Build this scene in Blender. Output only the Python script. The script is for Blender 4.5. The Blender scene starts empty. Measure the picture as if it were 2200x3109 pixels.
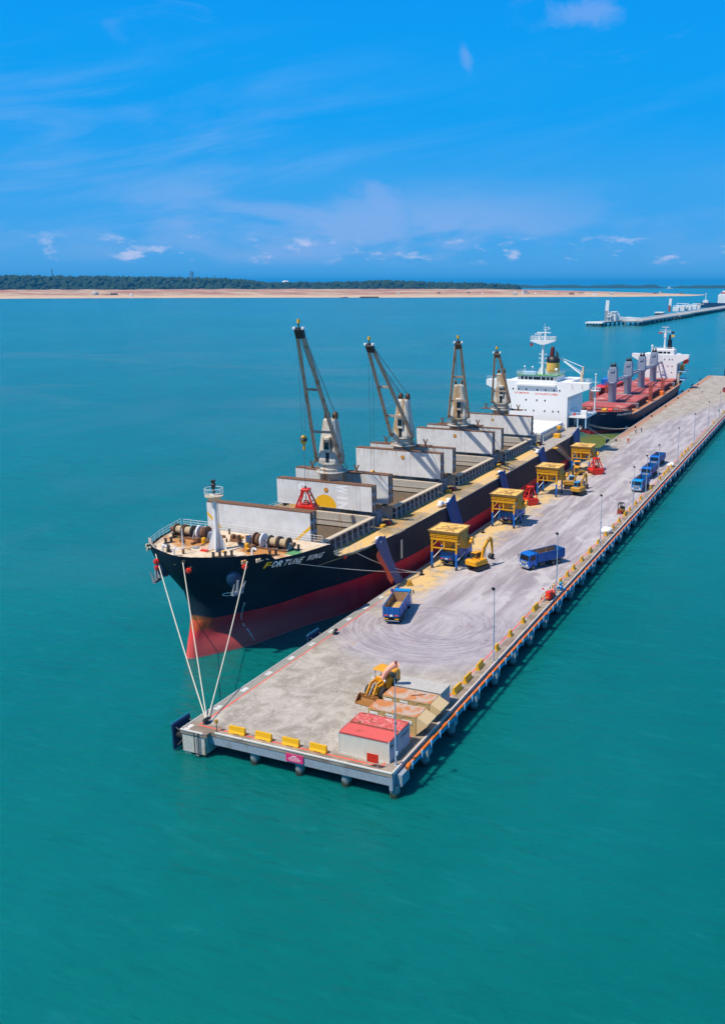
import bpy, bmesh, math, random
from mathutils import Vector, Matrix, Euler, noise as mnoise
RND = random.Random(11)
C = bpy.context.scene.collection
SC = bpy.context.scene
PI = math.pi

# ------------------------------------------------------------------ camera
CAMP = Vector((64.03, -73.90, 51.7)); PITCH = math.radians(14.18)
FW = Vector((-0.393907, 0.91915, 0)).normalized(); RT = Vector((FW.y, -FW.x, 0))
cam_d = bpy.data.cameras.new('camera'); cam = bpy.data.objects.new('camera', cam_d); C.objects.link(cam)
cam.location = CAMP
cam.rotation_euler = (PI / 2 - PITCH, 0, math.atan2(-FW.x, FW.y))
cam_d.sensor_width = 36; cam_d.sensor_fit = 'AUTO'; cam_d.lens = 2760 / 3109 * 36
cam_d.shift_x = (1100 - 1350) / 3109.0
cam_d.clip_start = 1; cam_d.clip_end = 90000
SC.camera = cam

# ------------------------------------------------------------------ daylight
SUN_EL = math.radians(60); SUN_TO = Vector((-0.55, -0.835, 0)).normalized()
w = bpy.data.worlds.new('World'); SC.world = w; w.use_nodes = True
nt = w.node_tree; nt.nodes.clear()
def wn(t, **k):
    n = nt.nodes.new(t)
    for a, b in k.items(): setattr(n, a, b)
    return n
def wl(a, b): nt.links.new(a, b)
def wmath(op, a, b=None, c=None, clamp=False):
    n = wn('ShaderNodeMath', operation=op, use_clamp=clamp)
    for i, x in enumerate((a, b, c)):
        if x is None: continue
        if hasattr(x, 'links'): wl(x, n.inputs[i])
        else: n.inputs[i].default_value = x
    return n.outputs[0]
def wmix(fac, a, b, blend='MIX'):
    n = wn('ShaderNodeMix', data_type='RGBA', blend_type=blend)
    for i, x in ((0, fac), (6, a), (7, b)):
        if hasattr(x, 'links'): wl(x, n.inputs[i])
        else: n.inputs[i].default_value = x if i == 0 else (*x, 1)
    return n.outputs[2]
sky = wn('ShaderNodeTexSky', sky_type='NISHITA'); sky.sun_disc = False
sky.sun_elevation = SUN_EL; sky.sun_rotation = math.atan2(SUN_TO.x, SUN_TO.y)
sky.altitude = 50; sky.air_density = 1.0; sky.dust_density = 0.6; sky.ozone_density = 3.0
geo = wn('ShaderNodeTexCoord'); sep = wn('ShaderNodeSeparateXYZ'); wl(geo.outputs['Generated'], sep.inputs[0])
el = wmath('ARCSINE', sep.outputs[2]); az = wmath('ARCTAN2', sep.outputs[0], sep.outputs[1])
ela = wmath('ABSOLUTE', el)
# clear azure: the same gradient all round, deeper with height, reddened overhead to fill shaded reds
ramp = wn('ShaderNodeValToRGB'); wl(wmath('MULTIPLY', ela, 1 / 1.5708), ramp.inputs[0])
cr = ramp.color_ramp; cr.interpolation = 'EASE'
SKYST = [(0.0, (0.85, 3.95, 8.2)), (0.05, (0.35, 3.75, 8.7)), (0.11, (0.0, 3.5, 9.1)), (0.20, (0.0, 3.15, 9.2)), (0.42, (0.75, 2.2, 5.6)), (1.0, (1.25, 2.1, 4.4))]
SKY_GAIN = 1.0
cr.elements[0].position = 0; cr.elements[1].position = 1
for p, c in SKYST[1:-1]: cr.elements.new(p)
for e, (p, c) in zip(cr.elements, SKYST): e.position = p; e.color = (*[x / 10 for x in c], 1)
grad = wmix(1.0, ramp.outputs[0], (10 * SKY_GAIN, 10 * SKY_GAIN, 10 * SKY_GAIN), 'MULTIPLY')
base = wmix(0.975, sky.outputs[0], grad)
def wnoise(sx, sy, scale, detail, rough, ox=0.0, oy=0.0, shear=0.0, dist=0.0):
    cv = wn('ShaderNodeCombineXYZ')
    wl(wmath('MULTIPLY_ADD', az, sx, ox), cv.inputs[0])
    wl(wmath('ADD', wmath('MULTIPLY_ADD', el, sy, oy), wmath('MULTIPLY', az, shear)), cv.inputs[1])
    n = wn('ShaderNodeTexNoise'); n.inputs['Scale'].default_value = scale; n.inputs['Detail'].default_value = detail
    n.inputs['Roughness'].default_value = rough; n.inputs['Distortion'].default_value = dist
    wl(cv.outputs[0], n.inputs['Vector']); return n.outputs[0]
def wstep(x, a, b):
    n = wn('ShaderNodeMapRange', interpolation_type='SMOOTHSTEP'); wl(x, n.inputs[0]); n.inputs[1].default_value = a; n.inputs[2].default_value = b
    return n.outputs[0]
def band(a, b, c, d):   # rises a..b, falls c..d in elevation (radians)
    return wmath('MULTIPLY', wstep(ela, a, b), wmath('SUBTRACT', 1.0, wstep(ela, c, d)))
veil = wmath('MULTIPLY', wmath('MULTIPLY', wstep(wnoise(2.2, 15, 1.6, 7, 0.6, 3.1, 0.4, -3.0, 0.5), 0.42, 0.78), band(0.02, 0.06, 0.12, 0.26)), wmath('MULTIPLY_ADD', wmath('SUBTRACT', 1.0, wstep(az, -0.68, -0.36)), 0.45, 0.12))
bank = wmath('MULTIPLY_ADD', wmath('SUBTRACT', 1.0, wstep(wmath('ABSOLUTE', wmath('ADD', az, 0.50)), 0.10, 0.34)), 0.75, 0.25)
puffA = wmath('MULTIPLY', wmath('MULTIPLY', wmath('MULTIPLY', bank, wstep(wnoise(6.0, 17, 1.0, 8, 0.58, 8.9, 1.2, 0, 0.3), 0.40, 0.60)), band(0.012, 0.03, 0.055, 0.115)), 0.62)

puffB = wmath('MULTIPLY', wmath('MULTIPLY', wstep(wnoise(17, 46, 1.4, 7, 0.6, 1.9, 6.1, 0, 0.2), 0.54, 0.70), band(0.016, 0.024, 0.036, 0.052)), 0.70)
wisp = wmath('MULTIPLY', wmath('MULTIPLY', wstep(wnoise(7, 17, 1.0, 7, 0.58, 5.2, 3.3, -1.2, 0.8), 0.60, 0.80), band(0.12, 0.17, 0.7, 1.2)), 0.30)
def puff_at(a0, e0, wa, we, tilt, lo):   # one small cloud of its own
    da = wmath('SUBTRACT', az, a0); de = wmath('SUBTRACT', el, e0)
    u = wmath('MULTIPLY', wmath('ADD', da, wmath('MULTIPLY', de, tilt)), 1 / wa); v = wmath('MULTIPLY', wmath('SUBTRACT', de, wmath('MULTIPLY', da, tilt)), 1 / we)
    r = wmath('SQRT', wmath('ADD', wmath('MULTIPLY', u, u), wmath('MULTIPLY', v, v)))
    n = wnoise(22, 30, 1.0, 7, 0.62, a0 * 9, e0 * 7, 0, 0.4)
    return wmath('MULTIPLY', wmath('SUBTRACT', 1.0, wstep(wmath('ADD', r, wmath('MULTIPLY', wmath('SUBTRACT', n, 0.5), 2.4)), 0.1, 1.0)), lo)
blobs = wmath('MAXIMUM', puff_at(-0.268, 0.252, 0.040, 0.016, 0.0, 0.42), wmath('MAXIMUM', puff_at(-0.384, 0.218, 0.009, 0.022, 0.35, 0.34), puff_at(-0.475, 0.090, 0.030, 0.022, -0.3, 0.38)))
base = wmix(blobs, base, (3.0, 4.5, 8.7))
c1 = wmix(veil, base, (2.4, 4.7, 8.9)); c2 = wmix(puffA, c1, (3.0, 4.7, 8.5)); c3 = wmix(puffB, c2, (6.8, 7.0, 9.2)); c4 = wmix(wisp, c3, (2.2, 4.3, 9.0))
bg = wn('ShaderNodeBackground'); wl(c4, bg.inputs[0]); bg.inputs[1].default_value = 0.1
wo = wn('ShaderNodeOutputWorld'); wl(bg.outputs[0], wo.inputs[0])
sl = bpy.data.lights.new('sun', 'SUN'); sl.energy = 5.0; sl.angle = math.radians(0.5); sl.color = (1.0, 0.91, 0.77)
so = bpy.data.objects.new('sun', sl); C.objects.link(so)
sdir = Vector((-SUN_TO.x * math.cos(SUN_EL), -SUN_TO.y * math.cos(SUN_EL), -math.sin(SUN_EL)))
so.rotation_euler = sdir.to_track_quat('-Z', 'Y').to_euler(); so.location = (0, 0, 120)
SC.view_settings.view_transform = 'Standard'; SC.view_settings.look = 'None'; SC.view_settings.gamma = 1
SC.view_settings.use_curve_mapping = False; SC.view_settings.exposure = 0.0
SC.cycles.max_bounces = 6; SC.cycles.transparent_max_bounces = 6

# ------------------------------------------------------------------ materials
class NT:
    def __init__(s, name):
        s.m = bpy.data.materials.new(name); s.m.use_nodes = True; s.t = s.m.node_tree
        s.b = s.t.nodes['Principled BSDF']
        tc = s.t.nodes.new('ShaderNodeTexCoord'); s.obj = tc.outputs['Object']
    def n(s, typ, **k):
        x = s.t.nodes.new(typ)
        for a, b in k.items(): setattr(x, a, b)
        return x
    def put(s, v, sock):
        if hasattr(v, 'links'): s.t.links.new(v, sock)
        elif isinstance(v, (tuple, list)) and len(v) == 3 and sock.type == 'RGBA': sock.default_value = (*v, 1)
        else: sock.default_value = v
    def math(s, op, a, b=0.0, c=0.0, clamp=False):
        x = s.n('ShaderNodeMath', operation=op, use_clamp=clamp)
        for i, v in enumerate((a, b, c)): s.put(v, x.inputs[i])
        return x.outputs[0]
    def map(s, scale=(1, 1, 1), loc=(0, 0, 0), rot=(0, 0, 0), vec=None):
        x = s.n('ShaderNodeMapping'); s.put(vec or s.obj, x.inputs[0])
        x.inputs['Scale'].default_value = scale; x.inputs['Location'].default_value = loc; x.inputs['Rotation'].default_value = rot
        return x.outputs[0]
    def noise(s, scale=1, detail=4, rough=0.55, vec=None, dist=0.0):
        x = s.n('ShaderNodeTexNoise'); s.put(vec or s.obj, x.inputs['Vector'])
        x.inputs['Scale'].default_value = scale; x.inputs['Detail'].default_value = detail; x.inputs['Roughness'].default_value = rough; x.inputs['Distortion'].default_value = dist
        return x.outputs[0]
    def step(s, v, a, b):
        x = s.n('ShaderNodeMapRange', interpolation_type='SMOOTHSTEP'); s.put(v, x.inputs[0]); x.inputs[1].default_value = a; x.inputs[2].default_value = b
        return x.outputs[0]
    def mix(s, f, a, b, blend='MIX'):
        x = s.n('ShaderNodeMix', data_type='RGBA', blend_type=blend); s.put(f, x.inputs[0]); s.put(a, x.inputs[6]); s.put(b, x.inputs[7])
        return x.outputs[2]
    def xyz(s, vec=None):
        x = s.n('ShaderNodeSeparateXYZ'); s.put(vec or s.obj, x.inputs[0]); return x.outputs
    def bump(s, h, strength=0.3, dist=0.02):
        x = s.n('ShaderNodeBump'); s.put(h, x.inputs['Height']); x.inputs['Strength'].default_value = strength; x.inputs['Distance'].default_value = dist
        s.t.links.new(x.outputs[0], s.b.inputs['Normal'])
    def out(s, col=None, rough=None, metal=None, spec=None):
        if col is not None: s.put(col, s.b.inputs['Base Color'])
        if rough is not None: s.put(rough, s.b.inputs['Roughness'])
        if metal is not None: s.b.inputs['Metallic'].default_value = metal
        if spec is not None: s.b.inputs['Specular IOR Level'].default_value = spec
        return s.m
def mat(name, col, rough=0.55, dirt=None, amount=0.5, dscale=0.6, var=0.18, metal=0.0, streak=False, fine=6.0, spec=0.4):
    """paint or bare material with tone variation and, where given, patches or runs of dirt / rust"""
    t = NT(name)
    a = t.noise(fine, 5, 0.6); lo = tuple(c * (1 - var) for c in col); hi = tuple(min(1, c * (1 + var)) for c in col)
    c = t.mix(t.step(a, 0.3, 0.7), lo, hi)
    if dirt:
        vec = t.map(scale=(1, 1, 0.16)) if streak else None
        d = t.noise(dscale, 7, 0.65, vec=vec, dist=0.4)
        th = 0.72 - 0.32 * amount
        c = t.mix(t.math('MULTIPLY', t.step(d, th, th + 0.10), 0.85), c, dirt)
    t.bump(a, 0.15, 0.01)
    return t.out(c, rough, metal, spec)
RUST = (0.20, 0.075, 0.022); LRUST = (0.45, 0.19, 0.06)
M = {}
M['white'] = mat('white_paint', (0.78, 0.78, 0.77), 0.5, (0.55, 0.42, 0.28), 0.16, 0.5, 0.05, streak=True)
M['house'] = mat('house_white', (0.82, 0.81, 0.79), 0.5, (0.66, 0.56, 0.44), 0.12, 0.45, 0.03, streak=True)
def hatch_mat():
    t = NT('hatch_white'); p = t.xyz(); a = t.noise(0.5, 6, 0.6); st = t.noise(1.3, 6, 0.65, vec=t.map(scale=(1, 1, 0.10))); sc = t.noise(2.2, 6, 0.7, dist=.5)
    c = t.mix(t.step(a, .35, .65), (0.63, 0.62, 0.605), (0.72, 0.715, 0.705))
    run = t.math('MULTIPLY', t.step(st, .52, .68), t.math('ADD', t.step(p[2], 16.2, 18.4), t.math('SUBTRACT', 1.0, t.step(p[2], 13.4, 14.4))))
    c = t.mix(t.math('MULTIPLY', run, .6), c, (0.46, 0.27, 0.12)); c = t.mix(t.math('MULTIPLY', t.step(sc, .66, .72), .55), c, (0.36, .24, .16))
    return t.out(c, .6, spec=.25)
M['hatch'] = hatch_mat()
M['ruststeel'] = mat('rusty_steel', (0.17, 0.085, 0.045), 0.85, (0.33, 0.13, 0.04), 0.55, 1.6, 0.3)
M['cranewhite'] = mat('crane_weathered_white', (0.60, 0.56, 0.49), 0.6, (0.40, 0.23, 0.08), 0.78, 0.7, 0.1, streak=True)
M['jib'] = mat('jib_steel', (0.44, 0.33, 0.25), 0.6, (0.30, 0.14, 0.05), 0.65, 0.8, 0.2)
M['black'] = mat('black_paint', (0.016, 0.016, 0.018), 0.45)
M['dark'] = mat('dark_steel', (0.05, 0.047, 0.045), 0.6, RUST, 0.35, 1.5)
M['grey'] = mat('grey_steel', (0.27, 0.29, 0.32), 0.55, (0.20, 0.15, 0.11), 0.3, 1.0)
M['bluegrey'] = mat('bluegrey_steel', (0.22, 0.26, 0.33), 0.55, (0.20, 0.12, 0.06), 0.35, 1.2)
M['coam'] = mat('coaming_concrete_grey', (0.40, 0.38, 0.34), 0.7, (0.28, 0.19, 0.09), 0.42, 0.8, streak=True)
M['tan'] = mat('foredeck_cream', (0.64, 0.50, 0.35), 0.75, (0.50, 0.22, 0.05), 0.55, 0.40, 0.12)
M['glass'] = mat('dark_glass', (0.012, 0.016, 0.02), 0.08, spec=0.6, var=0.05)
M['yellow'] = mat('yellow_paint', (0.74, 0.36, 0.008), 0.5, (0.36, 0.17, 0.02), 0.25, 1.3)
M['barrier'] = mat('barrier_yellow', (0.80, 0.42, 0.006), 0.5, (0.42, 0.24, 0.03), 0.2, 1.6, 0.08)
M['loader'] = mat('machine_yellow', (0.76, 0.34, 0.008), 0.45, (0.27, 0.11, 0.02), 0.33, 1.4)
M['olive'] = mat('machine_ochre', (0.50, 0.25, 0.018), 0.5, (0.22, 0.10, 0.02), 0.35, 1.4)
M['blue'] = mat('truck_blue', (0.002, 0.10, 0.36), 0.42, (0.06, 0.08, 0.14), 0.38, 1.2, 0.1)
M['cabblue'] = mat('cab_blue', (0.006, 0.13, 0.50), 0.35, var=0.06)
M['skyblue'] = mat('cab_sky_blue', (0.006, 0.26, 0.60), 0.35, var=0.06)
M['tarpblue'] = mat('tarp_blue', (0.012, 0.045, 0.19), 0.6, (0.10, 0.09, 0.16), 0.35, 0.5, 0.2)
M['red'] = mat('red_paint', (0.72, 0.028, 0.008), 0.45, (0.40, 0.03, 0.01), 0.35, 1.0, 0.1)
M['orange'] = mat('pipe_orange', (0.80, 0.17, 0.012), 0.5, (0.28, 0.06, 0.02), 0.30, 0.5)
M['lightblue'] = mat('bracket_blue', (0.02, 0.40, 0.68), 0.5, (0.05, 0.16, 0.28), 0.35, 1.2)
M['paleblue'] = mat('post_pale_blue', (0.36, 0.56, 0.72), 0.5, var=0.08)
M['pole'] = mat('pole_galvanised', (0.42, 0.50, 0.60), 0.45, metal=0.3, var=0.08)
M['tyre'] = mat('tyre_rubber', (0.022, 0.022, 0.024), 0.85, (0.10, 0.09, 0.075), 0.35, 3.0)
M['rim'] = mat('wheel_rim', (0.16, 0.14, 0.13), 0.55, (0.09, 0.05, 0.03), 0.4, 4.0)
M['wood'] = mat('plank_wood', (0.52, 0.33, 0.12), 0.8, (0.28, 0.16, 0.06), 0.4, 1.5)
M['grain'] = mat('grain', (0.80, 0.50, 0.13), 0.95, (0.60, 0.42, 0.20), 0.5, 1.2, 0.12, fine=20)
M['inner'] = mat('dusty_steel', (0.36, 0.22, 0.12), 0.8, (0.55, 0.38, 0.17), 0.6, 1.2, 0.2)
M['drumrope'] = mat('drum_rope', (0.46, 0.36, 0.22), 0.9, (0.28, 0.20, 0.11), 0.4, 1.5)
M['rope'] = mat('mooring_rope', (0.74, 0.66, 0.52), 0.9, var=0.1)
M['cable'] = mat('wire_cable', (0.10, 0.11, 0.12), 0.5)
M['bag'] = mat('white_sack', (0.80, 0.79, 0.77), 0.7, var=0.05)
M['deckgreen'] = mat('deck_green', (0.10, 0.30, 0.12), 0.7, (0.20, 0.16, 0.08), 0.4, 1.0)
M['markred'] = mat('painted_red_line', (0.78, 0.085, 0.05), 0.8, (0.40, 0.26, 0.22), 0.52, 1.4)
M['markwhite'] = mat('painted_white', (0.80, 0.80, 0.78), 0.8)
M['sunyellow'] = mat('emblem_yellow', (0.85, 0.45, 0.01), 0.5, var=0.05)
M['darkred'] = mat('dark_red_paint', (0.30, 0.03, 0.03), 0.5, var=0.1)
M['funnel'] = mat('funnel_yellow', (0.78, 0.47, 0.10), 0.5, var=0.05)
M['skin'] = mat('skin', (0.35, 0.19, 0.12), 0.6)
M['navy'] = mat('navy_panel', (0.010, 0.04, 0.10), 0.5, (0.10, 0.09, 0.08), 0.3, 1.2)
M['orangecloth'] = mat('orange_cloth', (0.85, 0.10, 0.03), 0.8)
M['tarpgrey'] = mat('tarp_violet_grey', (0.10, 0.095, 0.19), 0.6, (0.03, 0.05, 0.18), 0.35, 0.5, 0.15)
M['bucket'] = mat('bucket_brown', (0.30, 0.13, 0.03), 0.7, (0.12, 0.05, 0.02), 0.5, 1.0)
M['capbrown'] = mat('cap_rust', (0.46, 0.19, 0.045), 0.8, RUST, 0.4, 2.0)
M['windsock'] = mat('windsock_cloth', (0.88, 0.43, 0.30), 0.85, (0.88, 0.25, 0.10), 0.35, 0.8, 0.06)

# ------------------------------------------------------------------ mesh builder
class MB:
    def __init__(s): s.v = []; s.f = []; s.m = []; s.sm = []
    def add(s, vs, fs, m=0, smooth=False):
        o = len(s.v); s.v += [tuple(v) for v in vs]
        for f in fs: s.f.append(tuple(i + o for i in f)); s.m.append(m); s.sm.append(smooth)
        return s
    def box(s, x0, x1, y0, y1, z0, z1, m=0):
        return s.add([(x0, y0, z0), (x1, y0, z0), (x1, y1, z0), (x0, y1, z0), (x0, y0, z1), (x1, y0, z1), (x1, y1, z1), (x0, y1, z1)],
                     [(0, 3, 2, 1), (4, 5, 6, 7), (0, 1, 5, 4), (1, 2, 6, 5), (2, 3, 7, 6), (3, 0, 4, 7)], m)
    def bev(s, x0, x1, y0, y1, z0, z1, b=0.05, m=0):
        """box with chamfered vertical and top edges"""
        def ring(x0, x1, y0, y1, z, c): return [(x0 + c, y0, z), (x1 - c, y0, z), (x1, y0 + c, z), (x1, y1 - c, z), (x1 - c, y1, z), (x0 + c, y1, z), (x0, y1 - c, z), (x0, y0 + c, z)]
        vs = ring(x0, x1, y0, y1, z0, b) + ring(x0, x1, y0, y1, z1 - b, b) + ring(x0 + b, x1 - b, y0 + b, y1 - b, z1, b * .6)
        fs = [tuple(range(7, -1, -1)), tuple(range(16, 24))]
        for r in (0, 8):
            for i in range(8): fs.append((r + i, r + (i + 1) % 8, r + 8 + (i + 1) % 8, r + 8 + i))
        return s.add(vs, fs, m)
    def beam(s, p, q, w=0.1, h=None, m=0, up=(0, 0, 1)):
        p = Vector(p); q = Vector(q); h = w if h is None else h; d = (q - p).normalized(); u = Vector(up)
        if abs(d.dot(u)) > 0.98: u = Vector((0, 1, 0))
        a = d.cross(u).normalized() * (w / 2); b = a.cross(d).normalized() * (h / 2)
        vs = [p - a - b, p + a - b, p + a + b, p - a + b, q - a - b, q + a - b, q + a + b, q - a + b]
        return s.add(vs, [(0, 3, 2, 1), (4, 5, 6, 7), (0, 1, 5, 4), (1, 2, 6, 5), (2, 3, 7, 6), (3, 0, 4, 7)], m)
    def tube(s, p, q, r, r2=None, n=8, m=0, caps=True):
        p = Vector(p); q = Vector(q); r2 = r if r2 is None else r2; d = (q - p).normalized(); u = Vector((0, 0, 1))
        if abs(d.dot(u)) > 0.98: u = Vector((0, 1, 0))
        a = d.cross(u).normalized(); b = a.cross(d)
        vs = [p + (a * math.cos(t) + b * math.sin(t)) * r for t in (2 * PI * i / n for i in range(n))] + [q + (a * math.cos(t) + b * math.sin(t)) * r2 for t in (2 * PI * i / n for i in range(n))]
        # orientation chosen outward
        s.add(vs, [(i, n + i, n + (i + 1) % n, (i + 1) % n) for i in range(n)], m, True)
        if caps:
            s.add(vs[:n], [tuple(range(n))], m); s.add(vs[n:], [tuple(range(n - 1, -1, -1))], m)
        return s
    def path(s, pts, r, n=6, m=0):
        for a, b in zip(pts[:-1], pts[1:]): s.tube(a, b, r, n=n, m=m, caps=False)
        return s
    def lathe(s, prof, c=(0, 0, 0), n=16, m=0, smooth=True):
        vs = []
        for r, z in prof:
            vs += [(c[0] + r * math.cos(2 * PI * i / n), c[1] + r * math.sin(2 * PI * i / n), c[2] + z) for i in range(n)]
        fs = []
        for k in range(len(prof) - 1):
            for i in range(n): fs.append((k * n + i, k * n + (i + 1) % n, (k + 1) * n + (i + 1) % n, (k + 1) * n + i))
        s.add(vs, fs, m, smooth)
        s.add(vs[:n], [tuple(range(n - 1, -1, -1))], m); s.add(vs[-n:], [tuple(range(n))], m)
        return s
    def prism(s, poly, axis, a, b, m=0):
        """extrude a 2-D polygon; axis 'x': poly=(y,z); 'y': (x,z); 'z': (x,y)"""
        def P(u, v, t): return {'x': (t, u, v), 'y': (u, t, v), 'z': (u, v, t)}[axis]
        n = len(poly); vs = [P(u, v, a) for u, v in poly] + [P(u, v, b) for u, v in poly]
        return s.add(vs, [tuple(range(n - 1, -1, -1)), tuple(range(n, 2 * n))] + [(i, (i + 1) % n, n + (i + 1) % n, n + i) for i in range(n)], m)
    def grid(s, rows, m=0, smooth=True):
        o = []; k = len(rows[0])
        for r in rows: o += list(r)
        return s.add(o, [(i * k + j, i * k + j + 1, (i + 1) * k + j + 1, (i + 1) * k + j) for i in range(len(rows) - 1) for j in range(k - 1)], m, smooth)
    def ball(s, c, r, n=10, m=0, sz=1.0):
        k = n // 2
        return s.lathe([(r * math.sin(PI * i / k) + 1e-4, -r * sz * math.cos(PI * i / k)) for i in range(k + 1)], c, n, m)
    def quad(s, a, b, c, d, m=0): return s.add([a, b, c, d], [(0, 1, 2, 3)], m)
    def xf(s, mtx):
        s.v = [tuple(mtx @ Vector(v)) for v in s.v]; return s
    def build(s, name, mats, parent=None, world=False, fix=True, **props):
        me = bpy.data.meshes.new(name); me.from_pydata(s.v, [], s.f)
        if not isinstance(mats, (list, tuple)): mats = [mats]
        for x in mats: me.materials.append(M[x] if isinstance(x, str) else x)
        me.polygons.foreach_set('material_index', s.m); me.polygons.foreach_set('use_smooth', s.sm)
        if fix:
            b = bmesh.new(); b.from_mesh(me); bmesh.ops.recalc_face_normals(b, faces=b.faces); b.to_mesh(me); b.free()
        me.update()
        o = bpy.data.objects.new(name, me); C.objects.link(o)
        if parent is not None:
            o.parent = parent
            if world: o.location = -Vector(parent.location) if parent.parent is None else (0, 0, 0)
        for a, b in props.items(): o[a] = b
        return o
def thing(name, label, cat, loc=(0, 0, 0), rz=0.0, group=None):
    o = bpy.data.objects.new(name, None); C.objects.link(o); o.location = loc; o.rotation_euler = (0, 0, rz)
    return tag(o, label, cat, group)
def tag(o, label=None, cat=None, group=None, kind=None):
    for k, v in (('label', label), ('category', cat), ('group', group), ('kind', kind)):
        if v: o[k] = v
    return o
KIDS = {}
def copy_tree(o, parent=None):
    c = o.copy(); C.objects.link(c)
    if parent is not None: c.parent = parent
    for ch in list(o.children): copy_tree(ch, c)
    return c
def place(proto, first, loc, rz, label, group):
    o = proto if first else copy_tree(proto)
    o.location = loc; o.rotation_euler = (0, 0, rz); o['label'] = label
    if group: o['group'] = group
    return o
ORD = 'first second third fourth fifth sixth seventh eighth ninth tenth eleventh twelfth thirteenth fourteenth fifteenth sixteenth seventeenth eighteenth nineteenth twentieth'.split()
ORD += ['twenty-' + x for x in ORD[:9]] + ['thirtieth'] + ['thirty-' + x for x in ORD[:9]]
def text_mesh(body, size, width=None, bold=0.022):
    """outline of lettering as a flat mesh in local x,y; returns MB"""
    cu = bpy.data.curves.new('lettering', 'FONT'); cu.body = body; cu.size = size; cu.align_x = 'LEFT'; cu.resolution_u = 3; cu.offset = bold * size
    ob = bpy.data.objects.new('lettering', cu); C.objects.link(ob)
    dg = bpy.context.evaluated_depsgraph_get(); me = bpy.data.meshes.new_from_object(ob.evaluated_get(dg))
    mb = MB(); mb.add([v.co[:] for v in me.vertices], [tuple(p.vertices) for p in me.polygons])
    bpy.data.objects.remove(ob); bpy.data.curves.remove(cu); bpy.data.meshes.remove(me)
    xs = [v[0] for v in mb.v]; ys = [v[1] for v in mb.v]; x0, x1, y0 = min(xs), max(xs), min(ys)
    k = (width / (x1 - x0)) if width else 1.0
    mb.v = [((v[0] - x0) * k, v[1] - y0, 0) for v in mb.v]; mb.w = (x1 - x0) * k
    return mb
def at(px, py, dist=None, z=None):
    """photo pixel -> world point at a level z, or at a horizontal distance"""
    u = (px - 1350) / 2760; v = -(py - 1554.5) / 2760
    r = RT * u + FW * (math.cos(PITCH) + v * math.sin(PITCH)) + Vector((0, 0, -math.sin(PITCH) + v * math.cos(PITCH)))
    t = (z - CAMP.z) / r.z if z is not None else dist / math.hypot(r.x, r.y)
    return CAMP + r * t
HAZE = 5.0e-5
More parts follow.
